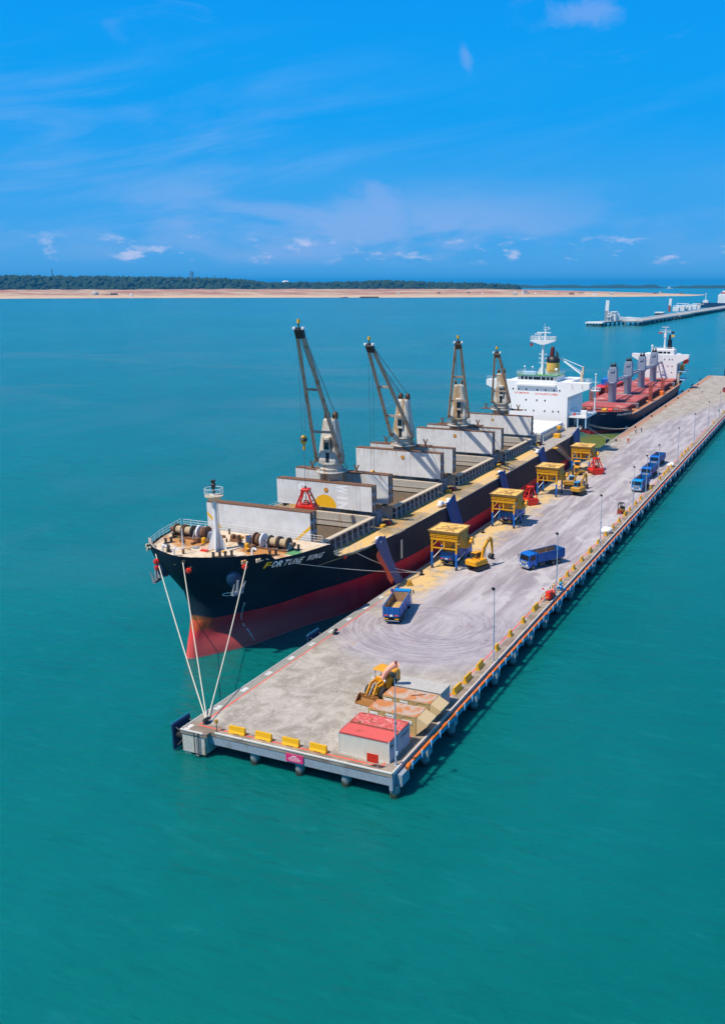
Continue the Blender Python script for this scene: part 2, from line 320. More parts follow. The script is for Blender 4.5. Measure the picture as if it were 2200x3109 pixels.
# ------------------------------------------------------------------ sea
def water_mat():
    t = NT('sea_water')
    big = t.noise(0.006, 5, 0.6, dist=0.6); mid = t.noise(0.035, 5, 0.6, vec=t.map(scale=(1, 0.6, 1)), dist=0.5)
    far = t.noise(0.0016, 5, 0.55, vec=t.map(scale=(0.35, 1, 1)), dist=0.4)
    deep = t.mix(t.step(big, 0.35, 0.65), (0.0015, 0.130, 0.124), (0.003, 0.154, 0.138))
    c = t.mix(t.math('MULTIPLY', t.step(mid, 0.40, 0.75), 0.35), deep, (0.004, 0.17, 0.168))
    c = t.mix(t.math('MULTIPLY', t.step(far, 0.45, 0.7), 0.5), c, (0.001, 0.165, 0.235))
    pt = t.noise(0.011, 6, 0.62, vec=t.map(scale=(1, 0.55, 1), loc=(5, 1, 0), rot=(0, 0, .4)), dist=0.9)
    c = t.mix(t.math('MULTIPLY', t.step(pt, 0.52, 0.62), 0.40), c, (0.022, 0.155, 0.165)); c = t.mix(t.math('MULTIPLY', t.step(pt, 0.44, 0.34), 0.0), c, (0.003, 0.20, 0.17))
    # silt stirred up between the moored hulls
    p = t.xyz()
    dx = t.math('MULTIPLY', t.math('SUBTRACT', p[0], -5.0), 1 / 16.0); dy = t.math('MULTIPLY', t.math('SUBTRACT', p[1], 216.0), 1 / 26.0)
    r = t.math('SQRT', t.math('ADD', t.math('MULTIPLY', dx, dx), t.math('MULTIPLY', dy, dy)))
    silt = t.math('SUBTRACT', 1.0, t.step(t.math('ADD', r, t.math('MULTIPLY', t.math('SUBTRACT', mid, 0.5), 0.8)), 0.6, 1.15))
    c = t.mix(t.math('MULTIPLY', silt, 0.9), c, (0.17, 0.20, 0.03))
    # a brownish plume drifting past the outer berth
    dx = t.math('MULTIPLY', t.math('SUBTRACT', p[0], 60.0), 1 / 60.0)
    plume = t.math('MULTIPLY', t.step(t.noise(0.012, 5, 0.6, vec=t.map(scale=(0.5, 1.2, 1), loc=(3, 8, 0)), dist=0.8), 0.50, 0.70), t.math('SUBTRACT', 1.0, t.step(t.math('ABSOLUTE', t.math('MULTIPLY', t.math('SUBTRACT', p[1], 420.0), 1 / 260.0)), 0.4, 1.0)))
    c = t.mix(t.math('MULTIPLY', plume, 0.35), c, (0.12, 0.17, 0.18))
    w1 = t.noise(0.75, 4, 0.62, vec=t.map(scale=(0.55, 1.25, 1), rot=(0, 0, 0.5)), dist=0.3)
    w2 = t.noise(0.13, 4, 0.55, vec=t.map(scale=(0.7, 1.3, 1), rot=(0, 0, 0.35)), dist=0.2)
    h = t.math('ADD', t.math('MULTIPLY', w1, 0.80), t.math('MULTIPLY', w2, 1.5))
    st = t.noise(0.20, 5, 0.65, vec=t.map(scale=(0.36, 1.5, 1), rot=(0, 0, -1.12)), dist=0.5); st2 = t.noise(0.55, 4, 0.6, vec=t.map(scale=(0.5, 1.6, 1), rot=(0, 0, -0.85)), dist=0.4)
    c = t.mix(t.math('MULTIPLY', t.step(t.math('ADD', t.math('MULTIPLY', st, 0.5), t.math('MULTIPLY', st2, 0.5)), 0.53, 0.70), 0.48), c, (0.008, 0.19, 0.19))  # bright wind ripples painted into the water colour as paler streaks
    c = t.mix(t.math('MULTIPLY', t.math('SUBTRACT', 1.0, t.step(t.math('ADD', t.math('MULTIPLY', st, 0.6), t.math('MULTIPLY', st2, 0.4)), 0.34, 0.48)), 0.32), c, (0.003, 0.095, 0.095))
    t.bump(h, 0.55, 0.7)
    t.b.inputs['IOR'].default_value = 1.333
    t.b.inputs['Subsurface Weight'].default_value = 0.8; t.b.inputs['Subsurface Radius'].default_value = (0.6, 1.5, 1.5); t.b.inputs['Subsurface Scale'].default_value = 2.6
    t.b.inputs['Specular Tint'].default_value = (0.16, 0.85, 1.0, 1)
    return t.out(c, 0.19, spec=0.36)
M['water'] = water_mat()
g = MB(); NR, NA = 26, 72
radii = [0] + [30 * (1.29 ** i) for i in range(NR)]
vs = [(0, 0, 0)]; fs = []
for r in radii[1:]:
    vs += [(r * math.cos(2 * PI * a / NA), r * math.sin(2 * PI * a / NA), 0) for a in range(NA)]
for a in range(NA): fs.append((0, 1 + a, 1 + (a + 1) % NA))
for k in range(NR - 1):
    for a in range(NA): i = 1 + k * NA; fs.append((i + a, i + NA + a, i + NA + (a + 1) % NA, i + (a + 1) % NA))
g.add([(x * 3.0, y * 3.0, z) for x, y, z in vs], fs)
sea = g.build('sea', 'water'); tag(sea, 'teal sea with small ripples', None, None, 'structure'); sea.location = (0, 0, 0)

# ------------------------------------------------------------------ far shore: sand spit, wooded rise
def far_pt(px, dist): p = at(px, 1000, dist=dist); return Vector((p.x, p.y, 0))
t = NT('spit_sand'); nz = t.noise(0.012, 6, 0.6, vec=t.map(scale=(1, 3, 1)), dist=0.8); nb = t.noise(0.004, 5, 0.6, vec=t.map(scale=(1, 2.5, 1), loc=(7, 2, 0)))
c = t.mix(t.step(nz, 0.3, 0.7), (0.52, 0.34, 0.19), (0.70, 0.50, 0.29))
z = t.xyz()[2]
c = t.mix(t.math('MULTIPLY', t.math('MULTIPLY', t.step(nb, 0.44, 0.54), t.step(z, 3.0, 8.0)), 0.9), c, (0.40, 0.13, 0.06))
c = t.mix(t.math('MULTIPLY', t.step(t.noise(0.02, 5, 0.7, vec=t.map(scale=(0.5, 3, 1), loc=(1, 9, 0))), 0.54, 0.62), t.step(z, 3.0, 8.0)), c, (0.14, 0.13, 0.12))
M['sand'] = t.out(c, 0.95)
t = NT('wood_floor'); M['woodfloor'] = t.out(t.mix(t.noise(0.02, 5, 0.6), (0.012, 0.035, 0.012), (0.03, 0.06, 0.02)), 1.0)
def shore_d(px):    # distance of the waterline along the photograph's horizon
    pts = [(-900, 3050), (0, 3350), (1250, 3250), (1900, 3500), (2110, 3800), (2133, 4150)]
    for (a, da), (b, db) in zip(pts[:-1], pts[1:]):
        if px <= b: return da + (db - da) * (px - a) / (b - a)
    return 4150
rows = []
pxs = list(range(-900, 2130, 30)) + [2120, 2130]
for px in pxs:
    d0 = shore_d(px); taper = max(0.0, min(1.0, (2133 - px) / 800.0)); depth = 60 + 1350 * taper ** 0.8
    row = []
    for k in range(15):
        f = k / 14; d = d0 + depth * f
        n = mnoise.noise(Vector((px * 0.012, f * 5, 3))) ; n2 = mnoise.noise(Vector((px * 0.05, f * 9, 7)))
        zz = -0.6 + (22 * taper ** 0.7 + 1.6) * (f ** 0.8) + (n * 4 + n2 * 2.0) * f * min(1, taper * 2 + .15) * (1 if k < 14 else .2)
        if k == 0: zz = -0.8
        p = far_pt(px, d); row.append((p.x, p.y, zz))
    rows.append(row)
sp = MB().grid(rows); spit = sp.build('sand_spit', 'sand'); tag(spit, 'long flat spit of bare tan sand across the water', None, None, 'structure')
# wooded rise behind the sand
def wood_h(px):     # crown line, photo px above the horizon line
    pts = [(-900, 22), (0, 21), (300, 19.5), (520, 17.5), (700, 14), (780, 8), (800, 3), (1000, 3), (1100, 6), (1190, 9), (1290, 4), (1480, 0), (1565, -4), (1575, -12)]
    for (a, ha), (b, hb_) in zip(pts[:-1], pts[1:]):
        if px <= b: return ha + (hb_ - ha) * (px - a) / (b - a)
    return -12
WD = 4650
hill = []; crowns = []
for px in range(-900, 1581, 20):
    top = CAMP.z + wood_h(px) / 2760 * WD
    row = []
    for k in range(6):
        f = k / 5; d = WD - 120 + 620 * f; q = far_pt(px, d)
        zz = 8 + max(0, top - 24 - 8) * math.sin(min(1.0, f * 1.6) * PI / 2); row.append((q.x, q.y, zz))
    hill.append(row)
tag(MB().grid(hill).build('wooded_rise', 'woodfloor'), 'low rise carrying the far wood', None, None, 'structure')
t = NT('far_foliage'); oi = t.noise(0.02, 4, 0.6); M['farleaf'] = t.out(t.mix(t.step(oi, 0.35, 0.65), (0.004, 0.022, 0.013), (0.015, 0.048, 0.020)), 0.9)
ico = bmesh.new(); bmesh.ops.create_icosphere(ico, subdivisions=1, radius=1); IV = [v.co.copy() for v in ico.verts]; IF = [tuple(v.index for v in f.verts) for f in ico.faces]; ico.free()
fo = MB()
for i in range(2600):
    px = RND.uniform(-420, 1572); f = RND.random() ** 1.3
    top = CAMP.z + wood_h(px) / 2760 * WD; d = WD - 130 + 520 * f; q = far_pt(px, d)
    zz = 8 + max(0, top - 24 - 8) * math.sin(min(1.0, f * 1.6) * PI / 2)
    hgt = RND.uniform(14, 25); rad = RND.uniform(9, 17); hgt *= min(1.0, 0.45 + max(0.0, (top - 25)) / 40)
    fo.add([(q.x + v.x * rad * RND.uniform(.75, 1.2), q.y + v.y * rad * RND.uniform(.75, 1.2), zz + hgt * 0.45 + v.z * hgt * 0.55 * RND.uniform(.8, 1.2)) for v in IV], IF, 0, True)
tag(fo.build('forest', 'farleaf', fix=False), 'dark green forest lining the far shore behind the sand', None, None, 'stuff')
# second, much fainter coast on the right
rows = []
for px in range(1500, 2420, 20):
    n = mnoise.noise(Vector((px * .02, 0, 1))); n3 = mnoise.noise(Vector((px * .11, 4, 1)))
    h = 26 + 12 * n + 7 * n3
    if 1990 < px < 2050: h *= 0.35
    q = [far_pt(px, d) for d in (8600, 8700, 9000, 9600)]
    rows.append([(q[0].x, q[0].y, -1), (q[1].x, q[1].y, h * .8), (q[2].x, q[2].y, h), (q[3].x, q[3].y, -1)])
tag(MB().grid(rows).build('distant_coast', 'farleaf'), 'faint wooded coast on the right skyline', None, None, 'structure')

# ------------------------------------------------------------------ sea haze
hz = bpy.data.materials.new('sea_haze'); hz.use_nodes = True; hz.node_tree.nodes.clear()
hv = hz.node_tree.nodes.new('ShaderNodeVolumePrincipled'); ho = hz.node_tree.nodes.new('ShaderNodeOutputMaterial'); hz.node_tree.links.new(hv.outputs[0], ho.inputs['Volume'])
hv.inputs['Color'].default_value = (0.03, 0.52, 1.0, 1); hv.inputs['Density'].default_value = HAZE; hv.inputs['Anisotropy'].default_value = 0.0
hb_ = MB().box(-60000, 60000, -60000, 60000, -8, 175).build('haze', hz); tag(hb_, 'thin blue sea haze', None, None, 'stuff')

# ------------------------------------------------------------------ pier
t = NT('pier_concrete'); p = t.xyz()
n1 = t.noise(0.35, 7, 0.62, dist=0.6); n2 = t.noise(1.6, 6, 0.65); n3 = t.noise(0.09, 5, 0.6, dist=0.8); fine = t.noise(9, 4, 0.6)
lane = t.noise(0.55, 6, 0.6, vec=t.map(scale=(1.0, 0.10, 1), rot=(0, 0, 0.10)), dist=0.5)       # wheel streaks along the pier
conc = t.mix(t.step(n1, 0.32, 0.68), (0.29, 0.25, 0.205), (0.48, 0.425, 0.36))
conc = t.mix(t.math('MULTIPLY', t.step(n2, 0.5, 0.72), 0.5), conc, (0.24, 0.21, 0.18))
dust = t.mix(t.step(lane, 0.35, 0.66), (0.285, 0.245, 0.265), (0.475, 0.435, 0.45))
drive = t.math('MULTIPLY', t.step(t.math('ADD', p[1], t.math('MULTIPLY', t.math('SUBTRACT', n3, 0.5), 16)), 20, 34), t.math('MULTIPLY', t.step(p[0], 3.5, 8.0), t.math('SUBTRACT', 1.0, t.step(p[0], 23.6, 25.2))))
fary = t.math('SUBTRACT', 1.0, t.step(t.math('SUBTRACT', p[1], t.math('MULTIPLY', p[0], 5.0)), 195, 235))
c = t.mix(t.math('MULTIPLY', t.math('MULTIPLY', drive, fary), 0.9), conc, dust)
# turning circle scuffed by lorries
dx = t.math('SUBTRACT', p[0], 13.0); dy = t.math('SUBTRACT', p[1], 41.0)
rr = t.math('ADD', t.math('SQRT', t.math('ADD', t.math('MULTIPLY', dx, dx), t.math('MULTIPLY', dy, dy))), t.math('MULTIPLY', t.math('SUBTRACT', n1, 0.5), 1.3))
cv = t.n('ShaderNodeCombineXYZ'); t.put(t.math('MULTIPLY', rr, 2.6), cv.inputs[0]); t.put(t.math('MULTIPLY', t.math('ARCTAN2', dy, dx), 1.8), cv.inputs[1])
rings = t.noise(1.0, 4, 0.6, vec=cv.outputs[0])
ringm = t.math('MULTIPLY', t.math('MULTIPLY', t.step(rr, 3.0, 5.0), t.math('SUBTRACT', 1.0, t.step(rr, 13.5, 17.5))), t.math('SUBTRACT', 1.0, t.step(dy, 2.0, 10.0)))
c = t.mix(t.math('MULTIPLY', t.math('MULTIPLY', ringm, t.step(n3, 0.30, 0.5)), 0.85), c, t.mix(t.step(t.math('ADD', t.math('MULTIPLY', rings, 0.7), t.math('MULTIPLY', n1, 0.3)), 0.36, 0.62), (0.255, 0.212, 0.24), (0.43, 0.39, 0.405)))
# chalky drift and spilled grain along the berth
pale = t.math('MULTIPLY', t.step(t.noise(0.22, 6, 0.62, vec=t.map(scale=(1, 0.45, 1), loc=(4, 1, 0)), dist=1.0), 0.53, 0.66), t.math('MULTIPLY', t.step(p[1], 46, 58), t.math('SUBTRACT', 1.0, t.step(p[1], 190, 215))))
c = t.mix(t.math('MULTIPLY', pale, 0.6), c, (0.56, 0.53, 0.52))
gx = t.math('SUBTRACT', 1.0, t.step(t.math('ADD', p[0], t.math('MULTIPLY', t.math('SUBTRACT', t.noise(0.16, 6, 0.65, dist=0.8), 0.5), 13)), 3.5, 8.5))
gy = t.math('MULTIPLY', t.step(p[1], 46, 52), t.math('SUBTRACT', 1.0, t.step(p[1], 160, 176)))
gn = t.step(t.noise(0.45, 7, 0.65, vec=t.map(loc=(9, 3, 0)), dist=0.6), 0.36, 0.56)
c = t.mix(t.math('MULTIPLY', t.math('MULTIPLY', gx, gy), t.math('MULTIPLY', gn, 0.95)), c, (0.70, 0.47, 0.19))
oil = t.math('MULTIPLY', t.step(t.noise(0.9, 4, 0.55, vec=t.map(loc=(12, 4, 0)), dist=0.5), 0.66, 0.74), 0.55)
c = t.mix(oil, c, (0.10, 0.085, 0.075))
spots = t.math('MULTIPLY', t.step(t.noise(0.5, 3, 0.5, vec=t.map(loc=(2, 5, 0))), 0.70, 0.76), t.math('SUBTRACT', 1.0, t.step(p[1], 34, 46)))
c = t.mix(t.math('MULTIPLY', spots, 0.55), c, (0.55, 0.30, 0.09))
# scraped pale swirls on the near apron
sw = t.noise(1.5, 7, 0.68, vec=t.map(rot=(0, 0, 0.7), scale=(1.6, 0.55, 1)), dist=1.6)
c = t.mix(t.math('MULTIPLY', t.math('MULTIPLY', t.step(sw, 0.50, 0.68), t.math('SUBTRACT', 1.0, t.step(p[1], 18, 34))), 0.55), c, (0.60, 0.57, 0.53))
# edge strips stay bare, darker and damp
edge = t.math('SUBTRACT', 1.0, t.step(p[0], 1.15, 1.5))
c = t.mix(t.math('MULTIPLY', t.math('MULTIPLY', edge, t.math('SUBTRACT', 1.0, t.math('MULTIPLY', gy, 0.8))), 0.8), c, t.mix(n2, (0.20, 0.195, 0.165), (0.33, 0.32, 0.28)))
edger = t.step(p[0], 24.7, 25.0); edgef = t.math('SUBTRACT', 1.0, t.step(p[1], 1.9, 2.5))
c = t.mix(t.math('MULTIPLY', t.math('MAXIMUM', edger, edgef), 0.92), c, t.mix(t.step(n1, 0.35, 0.65), (0.21, 0.155, 0.115), (0.37, 0.295, 0.23)))
berth2 = t.math('MULTIPLY', t.step(p[1], 205, 222), t.math('SUBTRACT', 1.0, t.step(p[0], 2.0, 3.0)))
c = t.mix(t.math('MULTIPLY', berth2, 0.7), c, (0.42, 0.19, 0.11))
fine_b = t.math('ADD', t.math('MULTIPLY', n2, 0.6), t.math('MULTIPLY', fine, 0.4)); t.bump(fine_b, 0.35, 0.03)
M['deck'] = t.out(c, 0.9, spec=0.2)
M['conc'] = mat('grey_concrete', (0.36, 0.36, 0.35), 0.85, (0.20, 0.17, 0.13), 0.45, 0.7, 0.2)
M['concblue'] = mat('bluish_concrete', (0.27, 0.32, 0.37), 0.8, (0.17, 0.18, 0.16), 0.40, 0.55, 0.15)
M['concdark'] = mat('wet_concrete', (0.15, 0.17, 0.18), 0.7, (0.05, 0.06, 0.045), 0.5, 0.8, 0.25)
M['kerb'] = mat('kerb_white', (0.66, 0.63, 0.58), 0.8, (0.34, 0.32, 0.29), 0.45, 1.6, 0.1)
M['conccream'] = mat('stained_concrete', (0.50, 0.48, 0.42), 0.85, (0.33, 0.22, 0.10), 0.5, 0.5, 0.15)
PZ = 3.0; PW = 26.2; PL = 436.0; PE = 0.7
d = MB()
# deck: slab with the corner block reaching a little further
outl = [(0, 0), (3.6, 0), (3.6, PE), (PW, PE), (PW, 330), (34, 352), (34, PL), (0, PL)]
d.prism(outl, 'z', PZ - 0.45, PZ)
pier = d.build('pier', 'deck'); tag(pier, 'long concrete cargo pier running away across the water', None, None, 'structure')
k = MB()
k.box(4.2, PW - 0.0, PE - 0.06, PE + 0.10, PZ - 0.05, PZ + 0.09); k.build('kerb', 'kerb', pier)
k = MB(); k.box(PW - 0.10, PW + 0.05, PE + 0.225, 330, PZ - 0.3, PZ + 0.10); k.build('kerb', 'kerb', pier)
k = MB(); k.box(0.03, 3.1, -0.06, 0.10, PZ - 0.06, PZ + 0.08); k.build('kerb', 'kerb', pier)
k = MB(); k.box(-0.08, 0.16, 0.3, PL - 1, PZ - 0.30, PZ + 0.03); k.build('edge_strip', 'conc', pier)
b = MB(); b.prism([(0.15, 0.1), (3.2, 0.1), (3.2, 2.6), (0.15, 3.4)], 'z', 0.35, PZ - 0.46); b.box(0.25, 1.1, 0.25, 1.4, -1.2, 0.35)
b.prism([(2.55, 2.5), (2.55, 0.9), (3.9, 2.5)], 'y', 0.9, 2.4); b.build('corner_block', 'conccream', pier)
b = MB(); b.box(3.25, PW - 0.4, PE + 0.06, PE + 0.75, 1.52, PZ - 0.30); b.build('end_beam', 'concblue', pier)
b = MB(); b.box(PW - 0.38, PW + 0.02, PE + 0.02, PE + 0.8, 1.05, PZ - 0.30); b.box(PW - 0.30, PW + 0.72, PE + 0.81, PE + 2.6, 1.25, PZ - 0.46); b.build('corner_beam', 'concblue', pier)
b = MB(); b.box(PW - 1.0, PW - 0.32, PE + 2.7, 330, 1.55, PZ - 0.46); b.box(0.5, 1.2, 3.5, PL, 1.55, PZ - 0.46)
b.build('edge_beam', 'concblue', pier)
cap = MB().box(PW - 1.4, PW + 0.75, -0.55, 0.55, 1.35, 2.3).build('pile_cap', 'concblue', pier); cap.location = (0, 8.5, 0)
pm = MB().lathe([(0.55, -6), (0.55, 1.36)], n=14); t = NT('pile_wet'); p = t.xyz(); n_ = t.noise(1.2, 5, .6)
c = t.mix(n_, (0.17, .20, .22), (.30, .33, .34)); c = t.mix(t.math('SUBTRACT', 1.0, t.step(t.math('ADD', p[2], t.math('MULTIPLY', t.math('SUBTRACT', n_, .5), .8)), .35, .75)), c, (0.035, .045, .03)); M['pilewet'] = t.out(c, .6)
pr = pm.build('pile', 'pilewet', pier); pr.location = (26.1, 1.5, 0)
def dupe(o, loc):
    c = o.copy(); C.objects.link(c); c.location = loc; return c
for x in (8.9, 14.7, 20.4): dupe(pr, (x, 1.5, 0))
for i in range(45):
    y = 8.5 + 7.33 * i
    if i: dupe(cap, (0, y, 0))
    dupe(pr, (26.3, y, 0))
for i in range(30): dupe(pr, (1.3, 12 + 14.6 * i, 0))
for i in range(14): dupe(pr, (14, 10 + 7.33 * i, 0))
# painted line round the working area and chainage numbers
k = MB(); k.box(1.30, 1.52, 1.5, 9.0, PZ, PZ + 0.004); k.box(1.30, 1.47, 9.0, 40, PZ, PZ + 0.004); k.box(1.24, 1.38, 40, 47, PZ, PZ + 0.004); k.build('red_line', 'markred', pier)
k = MB(); k.box(1.525, 24.4, 1.5, 1.70, PZ, PZ + 0.004); k.build('red_line', 'markred', pier)
k = MB(); k.box(24.45, 24.63, 1.5, 250, PZ, PZ + 0.004); k.build('red_line', 'markred', pier)
for i in range(10):
    y = 0.75 + 5.27 * i
    tm = text_mesh(str(540 - 5 * i), 0.78, bold=0.035)
    tm.xf(Matrix.Translation((0.92, y - 0.5, PZ + 0.005)) @ Matrix.Rotation(PI / 2, 4, 'Z')); tm.build('painted_number', 'markwhite', pier, fix=False)
# steel ladder on the corner block
lad = thing('quay_ladder', 'black steel ladder down the stained corner block of the pier', 'ladder', (2.25, -0.12, 0))
m_ = MB(); m_.box(-0.30, -0.23, -0.05, 0.05, -0.9, 3.0); m_.build('side_rail', 'dark', lad)
m_ = MB(); m_.box(0.23, 0.30, -0.05, 0.05, -0.9, 3.0); m_.build('side_rail', 'dark', lad)
rg = MB().box(-0.23, 0.23, -0.035, 0.035, -0.03, 0.03).build('rung', 'grey', lad); rg.location = (0, 0, 2.8)
for i in range(1, 11): dupe(rg, (0, 0, 2.8 - 0.36 * i))
# fender panels
def fender(y, label):
    f = thing('fender', label, 'fender', (-1.0, y, 0), 0, 'fender panels along the berth')
    m = MB(); m.bev(-0.30, 0.0, 0.0, 3.1, 0.2, 3.35, 0.08); m.build('panel', 'navy', f)
    m = MB(); m.box(-0.34, -0.305, 0.0, 3.1, 3.1, 3.34); m.build('rim_strip', 'lightblue', f)
    for yy in (0.7, 2.3): MB().tube((0.0, yy, 1.9), (0.95, yy, 1.9), 0.45, n=10).build('rubber_cone', 'tyre', f)
    for yy in (0.4, 2.7):
        MB().path([(0.0, yy, 2.9), (0.5, yy, 2.6), (1.0, yy, 2.75)], 0.05, 5).build('chain', 'rim', f); MB().path([(0.0, yy, 0.5), (0.6, yy, 1.1), (1.05, yy, 1.6)], 0.05, 5).build('chain', 'rim', f)
for i, y in enumerate((0.0, 29.0)):
    fender(y, ('dark blue fender panel chained to the near pier corner', 'dark blue fender panel below the second bollard, beside the red hull')[i])
for i, y in enumerate((178, 207.6, 236, 265, 295, 325, 355, 385, 412)):
    fender(y, 'dark fender panel on the berth edge, %s beyond the stern of the white-housed ship' % ORD[i])
# bollards
bo = None
for i in range(14):
    lab = ['tee-headed black bollard holding three bow lines at the pier corner', 'black bollard on the red line beside the empty berth stretch', 'black bollard holding spring lines by the big blue tarpaulin'][i] if i < 3 else 'black quay bollard on the berth edge, %s from the near pier corner' % ORD[i]
    loc = (1.75 if i else 1.9, 2.3 + 29.45 * i, PZ)
    if bo is None:
        bo = thing('bollard', lab, 'bollard', loc, 0, 'mooring bollards on the berth edge')
        MB().lathe([(0.48, 0), (0.48, .06), (.24, .10), (.20, .42), (.30, .50)], n=12).build('post', 'dark', bo)
        MB().bev(-0.22, 0.22, -0.55, 0.55, 0.42, 0.66, 0.08).build('head', 'black', bo)
    else: place(bo, False, loc, 0.15 * (i % 3), lab, None)
pst = thing('valve_post', 'short brown marker post on the near pier end by the ladder', 'post', (4.15, 1.15, PZ))
MB().tube((0, 0, 0), (0, 0, 1.0), 0.05).build('stem', 'dark', pst); MB().bev(-0.16, 0.16, -0.13, 0.13, 1.0, 1.45, 0.03).build('box', 'olive', pst)
# orange pipe on blue racks outside the right edge
pp = thing('pipeline', 'orange pipeline on blue brackets along the outer pier edge', 'pipeline', (26.95, 3.0, 0))
for a in range(0, 27):
    y0 = 0.2 + a * 12.1
    MB().tube((0, y0, 2.98), (0, y0 + 12.0, 2.98), 0.19, n=12).build('pipe', 'orange', pp)
    if a: MB().tube((0, y0 - 0.12, 2.98), (0, y0 + 0.02, 2.98), 0.27, n=12).build('flange', 'orange', pp)
MB().tube((0, 0.2, 2.98), (0, -0.35, 2.80), 0.25, n=12).build('end_cap', 'orange', pp)
rk = thing('pipe_rack', 'blue steel rack with pale posts carrying the orange pipe', 'pipe rack', (27.2, 3.4, 0))
br = MB(); br.box(-0.12, 0.0, -0.05, 0.05, 2.35, 3.25); br.box(-1.05, -0.125, -0.06, 0.06, 2.38, 2.56); br.prism([(-1.05, 1.75), (-1.05, 2.0), (-0.14, 2.40), (-0.3, 2.36)], 'y', -0.04, 0.04)
b0 = br.build('bracket', 'lightblue', rk)
ps = MB().box(0.003, 0.09, -0.10, 0.10, 2.42, 3.36).build('post', 'paleblue', rk)
for i in range(1, 135):
    dupe(b0, (0, 2.42 * i, 0)); dupe(ps, (0, 2.42 * i, 0))
for a in range(0, 27):
    MB().box(-0.20, -0.125, 2.42 * 5 * a + 0.06, 2.42 * 5 * (a + 1) - 0.06, 2.45, 2.80).build('tray', 'lightblue', rk)
# barriers
prof = [(-0.30, 0), (0.30, 0), (0.30, 0.12), (0.17, 0.34), (0.10, 0.86), (-0.10, 0.86), (-0.17, 0.34), (-0.30, 0.12)]
def barrier(length, name='barrier'):
    o = thing(name, 'x', 'barrier', (0, 0, 0))
    m = MB(); L = length / 2
    m.prism(prof, 'y', -L, -L * .42); m.prism([(a, max(b, 0.10)) for a, b in prof], 'y', -L * .42 + .001, L * .42 - .001); m.prism(prof, 'y', L * .42, L)
    m.build('body', 'barrier', o); 
    m = MB(); m.box(-0.06, 0.06, L, L + 0.05, 0.15, 0.75); m.build('coupling', 'dark', o)
    return o
bl = barrier(2.05); first = True
FB = ['yellow barrier on the pier end nearest the corner bollard', 'yellow barrier on the pier end, second from the corner bollard', 'yellow barrier on the pier end above the pink notice', 'chipped yellow barrier on the pier end nearest the white container']
for i, (x, y) in enumerate(((6.6, 1.62), (10.05, 1.66), (13.5, 1.72), (16.9, 1.78))):
    place(bl, first, (x, y, PZ), PI / 2 + (0.02, -0.015, 0.01, -0.03)[i], FB[i], 'yellow barriers across the pier end'); first = False
longs = {21.2, 24.6, 28.9, 52.6, 85.8, 115.8, 144.3}
bs = None; n = 0
for i, y in enumerate((21.2, 24.6, 28.9, 35.3, 40.9, 46.6, 52.6, 66.1, 70.3, 74.4, 79.9, 85.8, 92.1, 98.3, 104.2, 109.9, 115.8, 120.5, 126.6, 132.2, 144.3, 156.1, 162.1, 165.5, 168.4, 173.3, 190.7, 197.0, 202.2, 209.7, 260.6, 290.2)):
    lab = 'yellow barrier on the right-hand red line, %s from the cream bins' % ORD[i]
    if y in longs: place(bl, False, (24.9, y, PZ), 0.04 * ((i % 3) - 1), 'long ' + lab, 'yellow barriers along the outer edge')
    else:
        f = bs is None
        if f: bs = barrier(0.95)
        place(bs, f, (24.9, y, PZ), 0.05 * ((i % 3) - 1), 'short ' + lab, 'yellow barriers along the outer edge')
# lamp posts
lp = None
for i, y in enumerate((2.43, 31.65, 60.74, 89.8, 119.3, 133.5, 148.7, 178.0, 207.8, 239.0, 269.4, 299, 328)):
    lab = ['pale steel lamp post beside the white container', 'pale lamp post on the outer edge past the cream bins', 'pale lamp post beside the red fire point', 'pale lamp post near the white sacks', 'pale lamp post in front of the sky-blue cab lorry'][i] if i < 5 else 'thin pale lamp post on the outer edge, %s from the near corner' % ORD[i]
    loc = (25.78, y, PZ)
    if lp is None:
        lp = thing('lamp_post', lab, 'lamp post', loc, 0, 'lamp posts along the outer pier edge')
        MB().tube((0, 0, 0.03), (0, 0, 4.9), 0.11, 0.09, n=10).build('lower_shaft', 'pole', lp); MB().tube((0, 0, 4.85), (0, 0, 9.9), 0.07, 0.045, n=10).build('upper_shaft', 'pole', lp)
        MB().tube((0, 0, 4.78), (0, 0, 4.95), 0.15, n=10).build('collar', 'grey', lp); MB().box(-0.22, 0.22, -0.22, 0.22, 0, 0.03).build('base_plate', 'conc', lp)
        h = MB(); h.bev(-0.42, 0.02, -0.20, 0.20, 9.85, 10.15, 0.05); h.xf(Matrix.Translation((0, 0, 9.9)) @ Matrix.Rotation(0.5, 4, 'Y') @ Matrix.Translation((0, 0, -9.9))); h.build('floodlight', 'black', lp)
        MB().bev(0.09, 0.22, -0.09, 0.09, 1.2, 1.6, 0.02).build('junction_box', 'bag', lp)
    else: place(lp, False, loc, (0, .3, -.2)[i % 3], lab, None)
# notices
s = thing('warning_sign', 'red board on striped legs in front of the white container', 'sign', (23.82, 1.0, PZ))
MB().box(-0.66, 0.66, -0.03, 0.03, 0.62, 1.60).build('board', 'red', s)
for x in (-0.60, 0.60):
    lg = MB()
    for q in range(3): lg.tube((x, -0.06, q * 0.3), (x, -0.06, q * 0.3 + 0.15), 0.035, n=6, m=0); lg.tube((x, -0.06, q * 0.3 + 0.15), (x, -0.06, q * 0.3 + 0.3), 0.035, n=6, m=1)
    lg.build('leg', ['markwhite', 'darkred'], s)
M['pink'] = mat('pink_notice', (0.74, 0.03, 0.17), 0.5, (0.85, 0.45, 0.55), 0.35, 1.0, 0.08)
s = thing('notice_board', 'pink banner notice fixed to the front beam of the pier', 'sign', (14.55, PE - 0.0, 2.18))
MB().box(-1.08, 1.08, -0.07, 0.0, -0.45, 0.45).build('panel', 'pink', s)
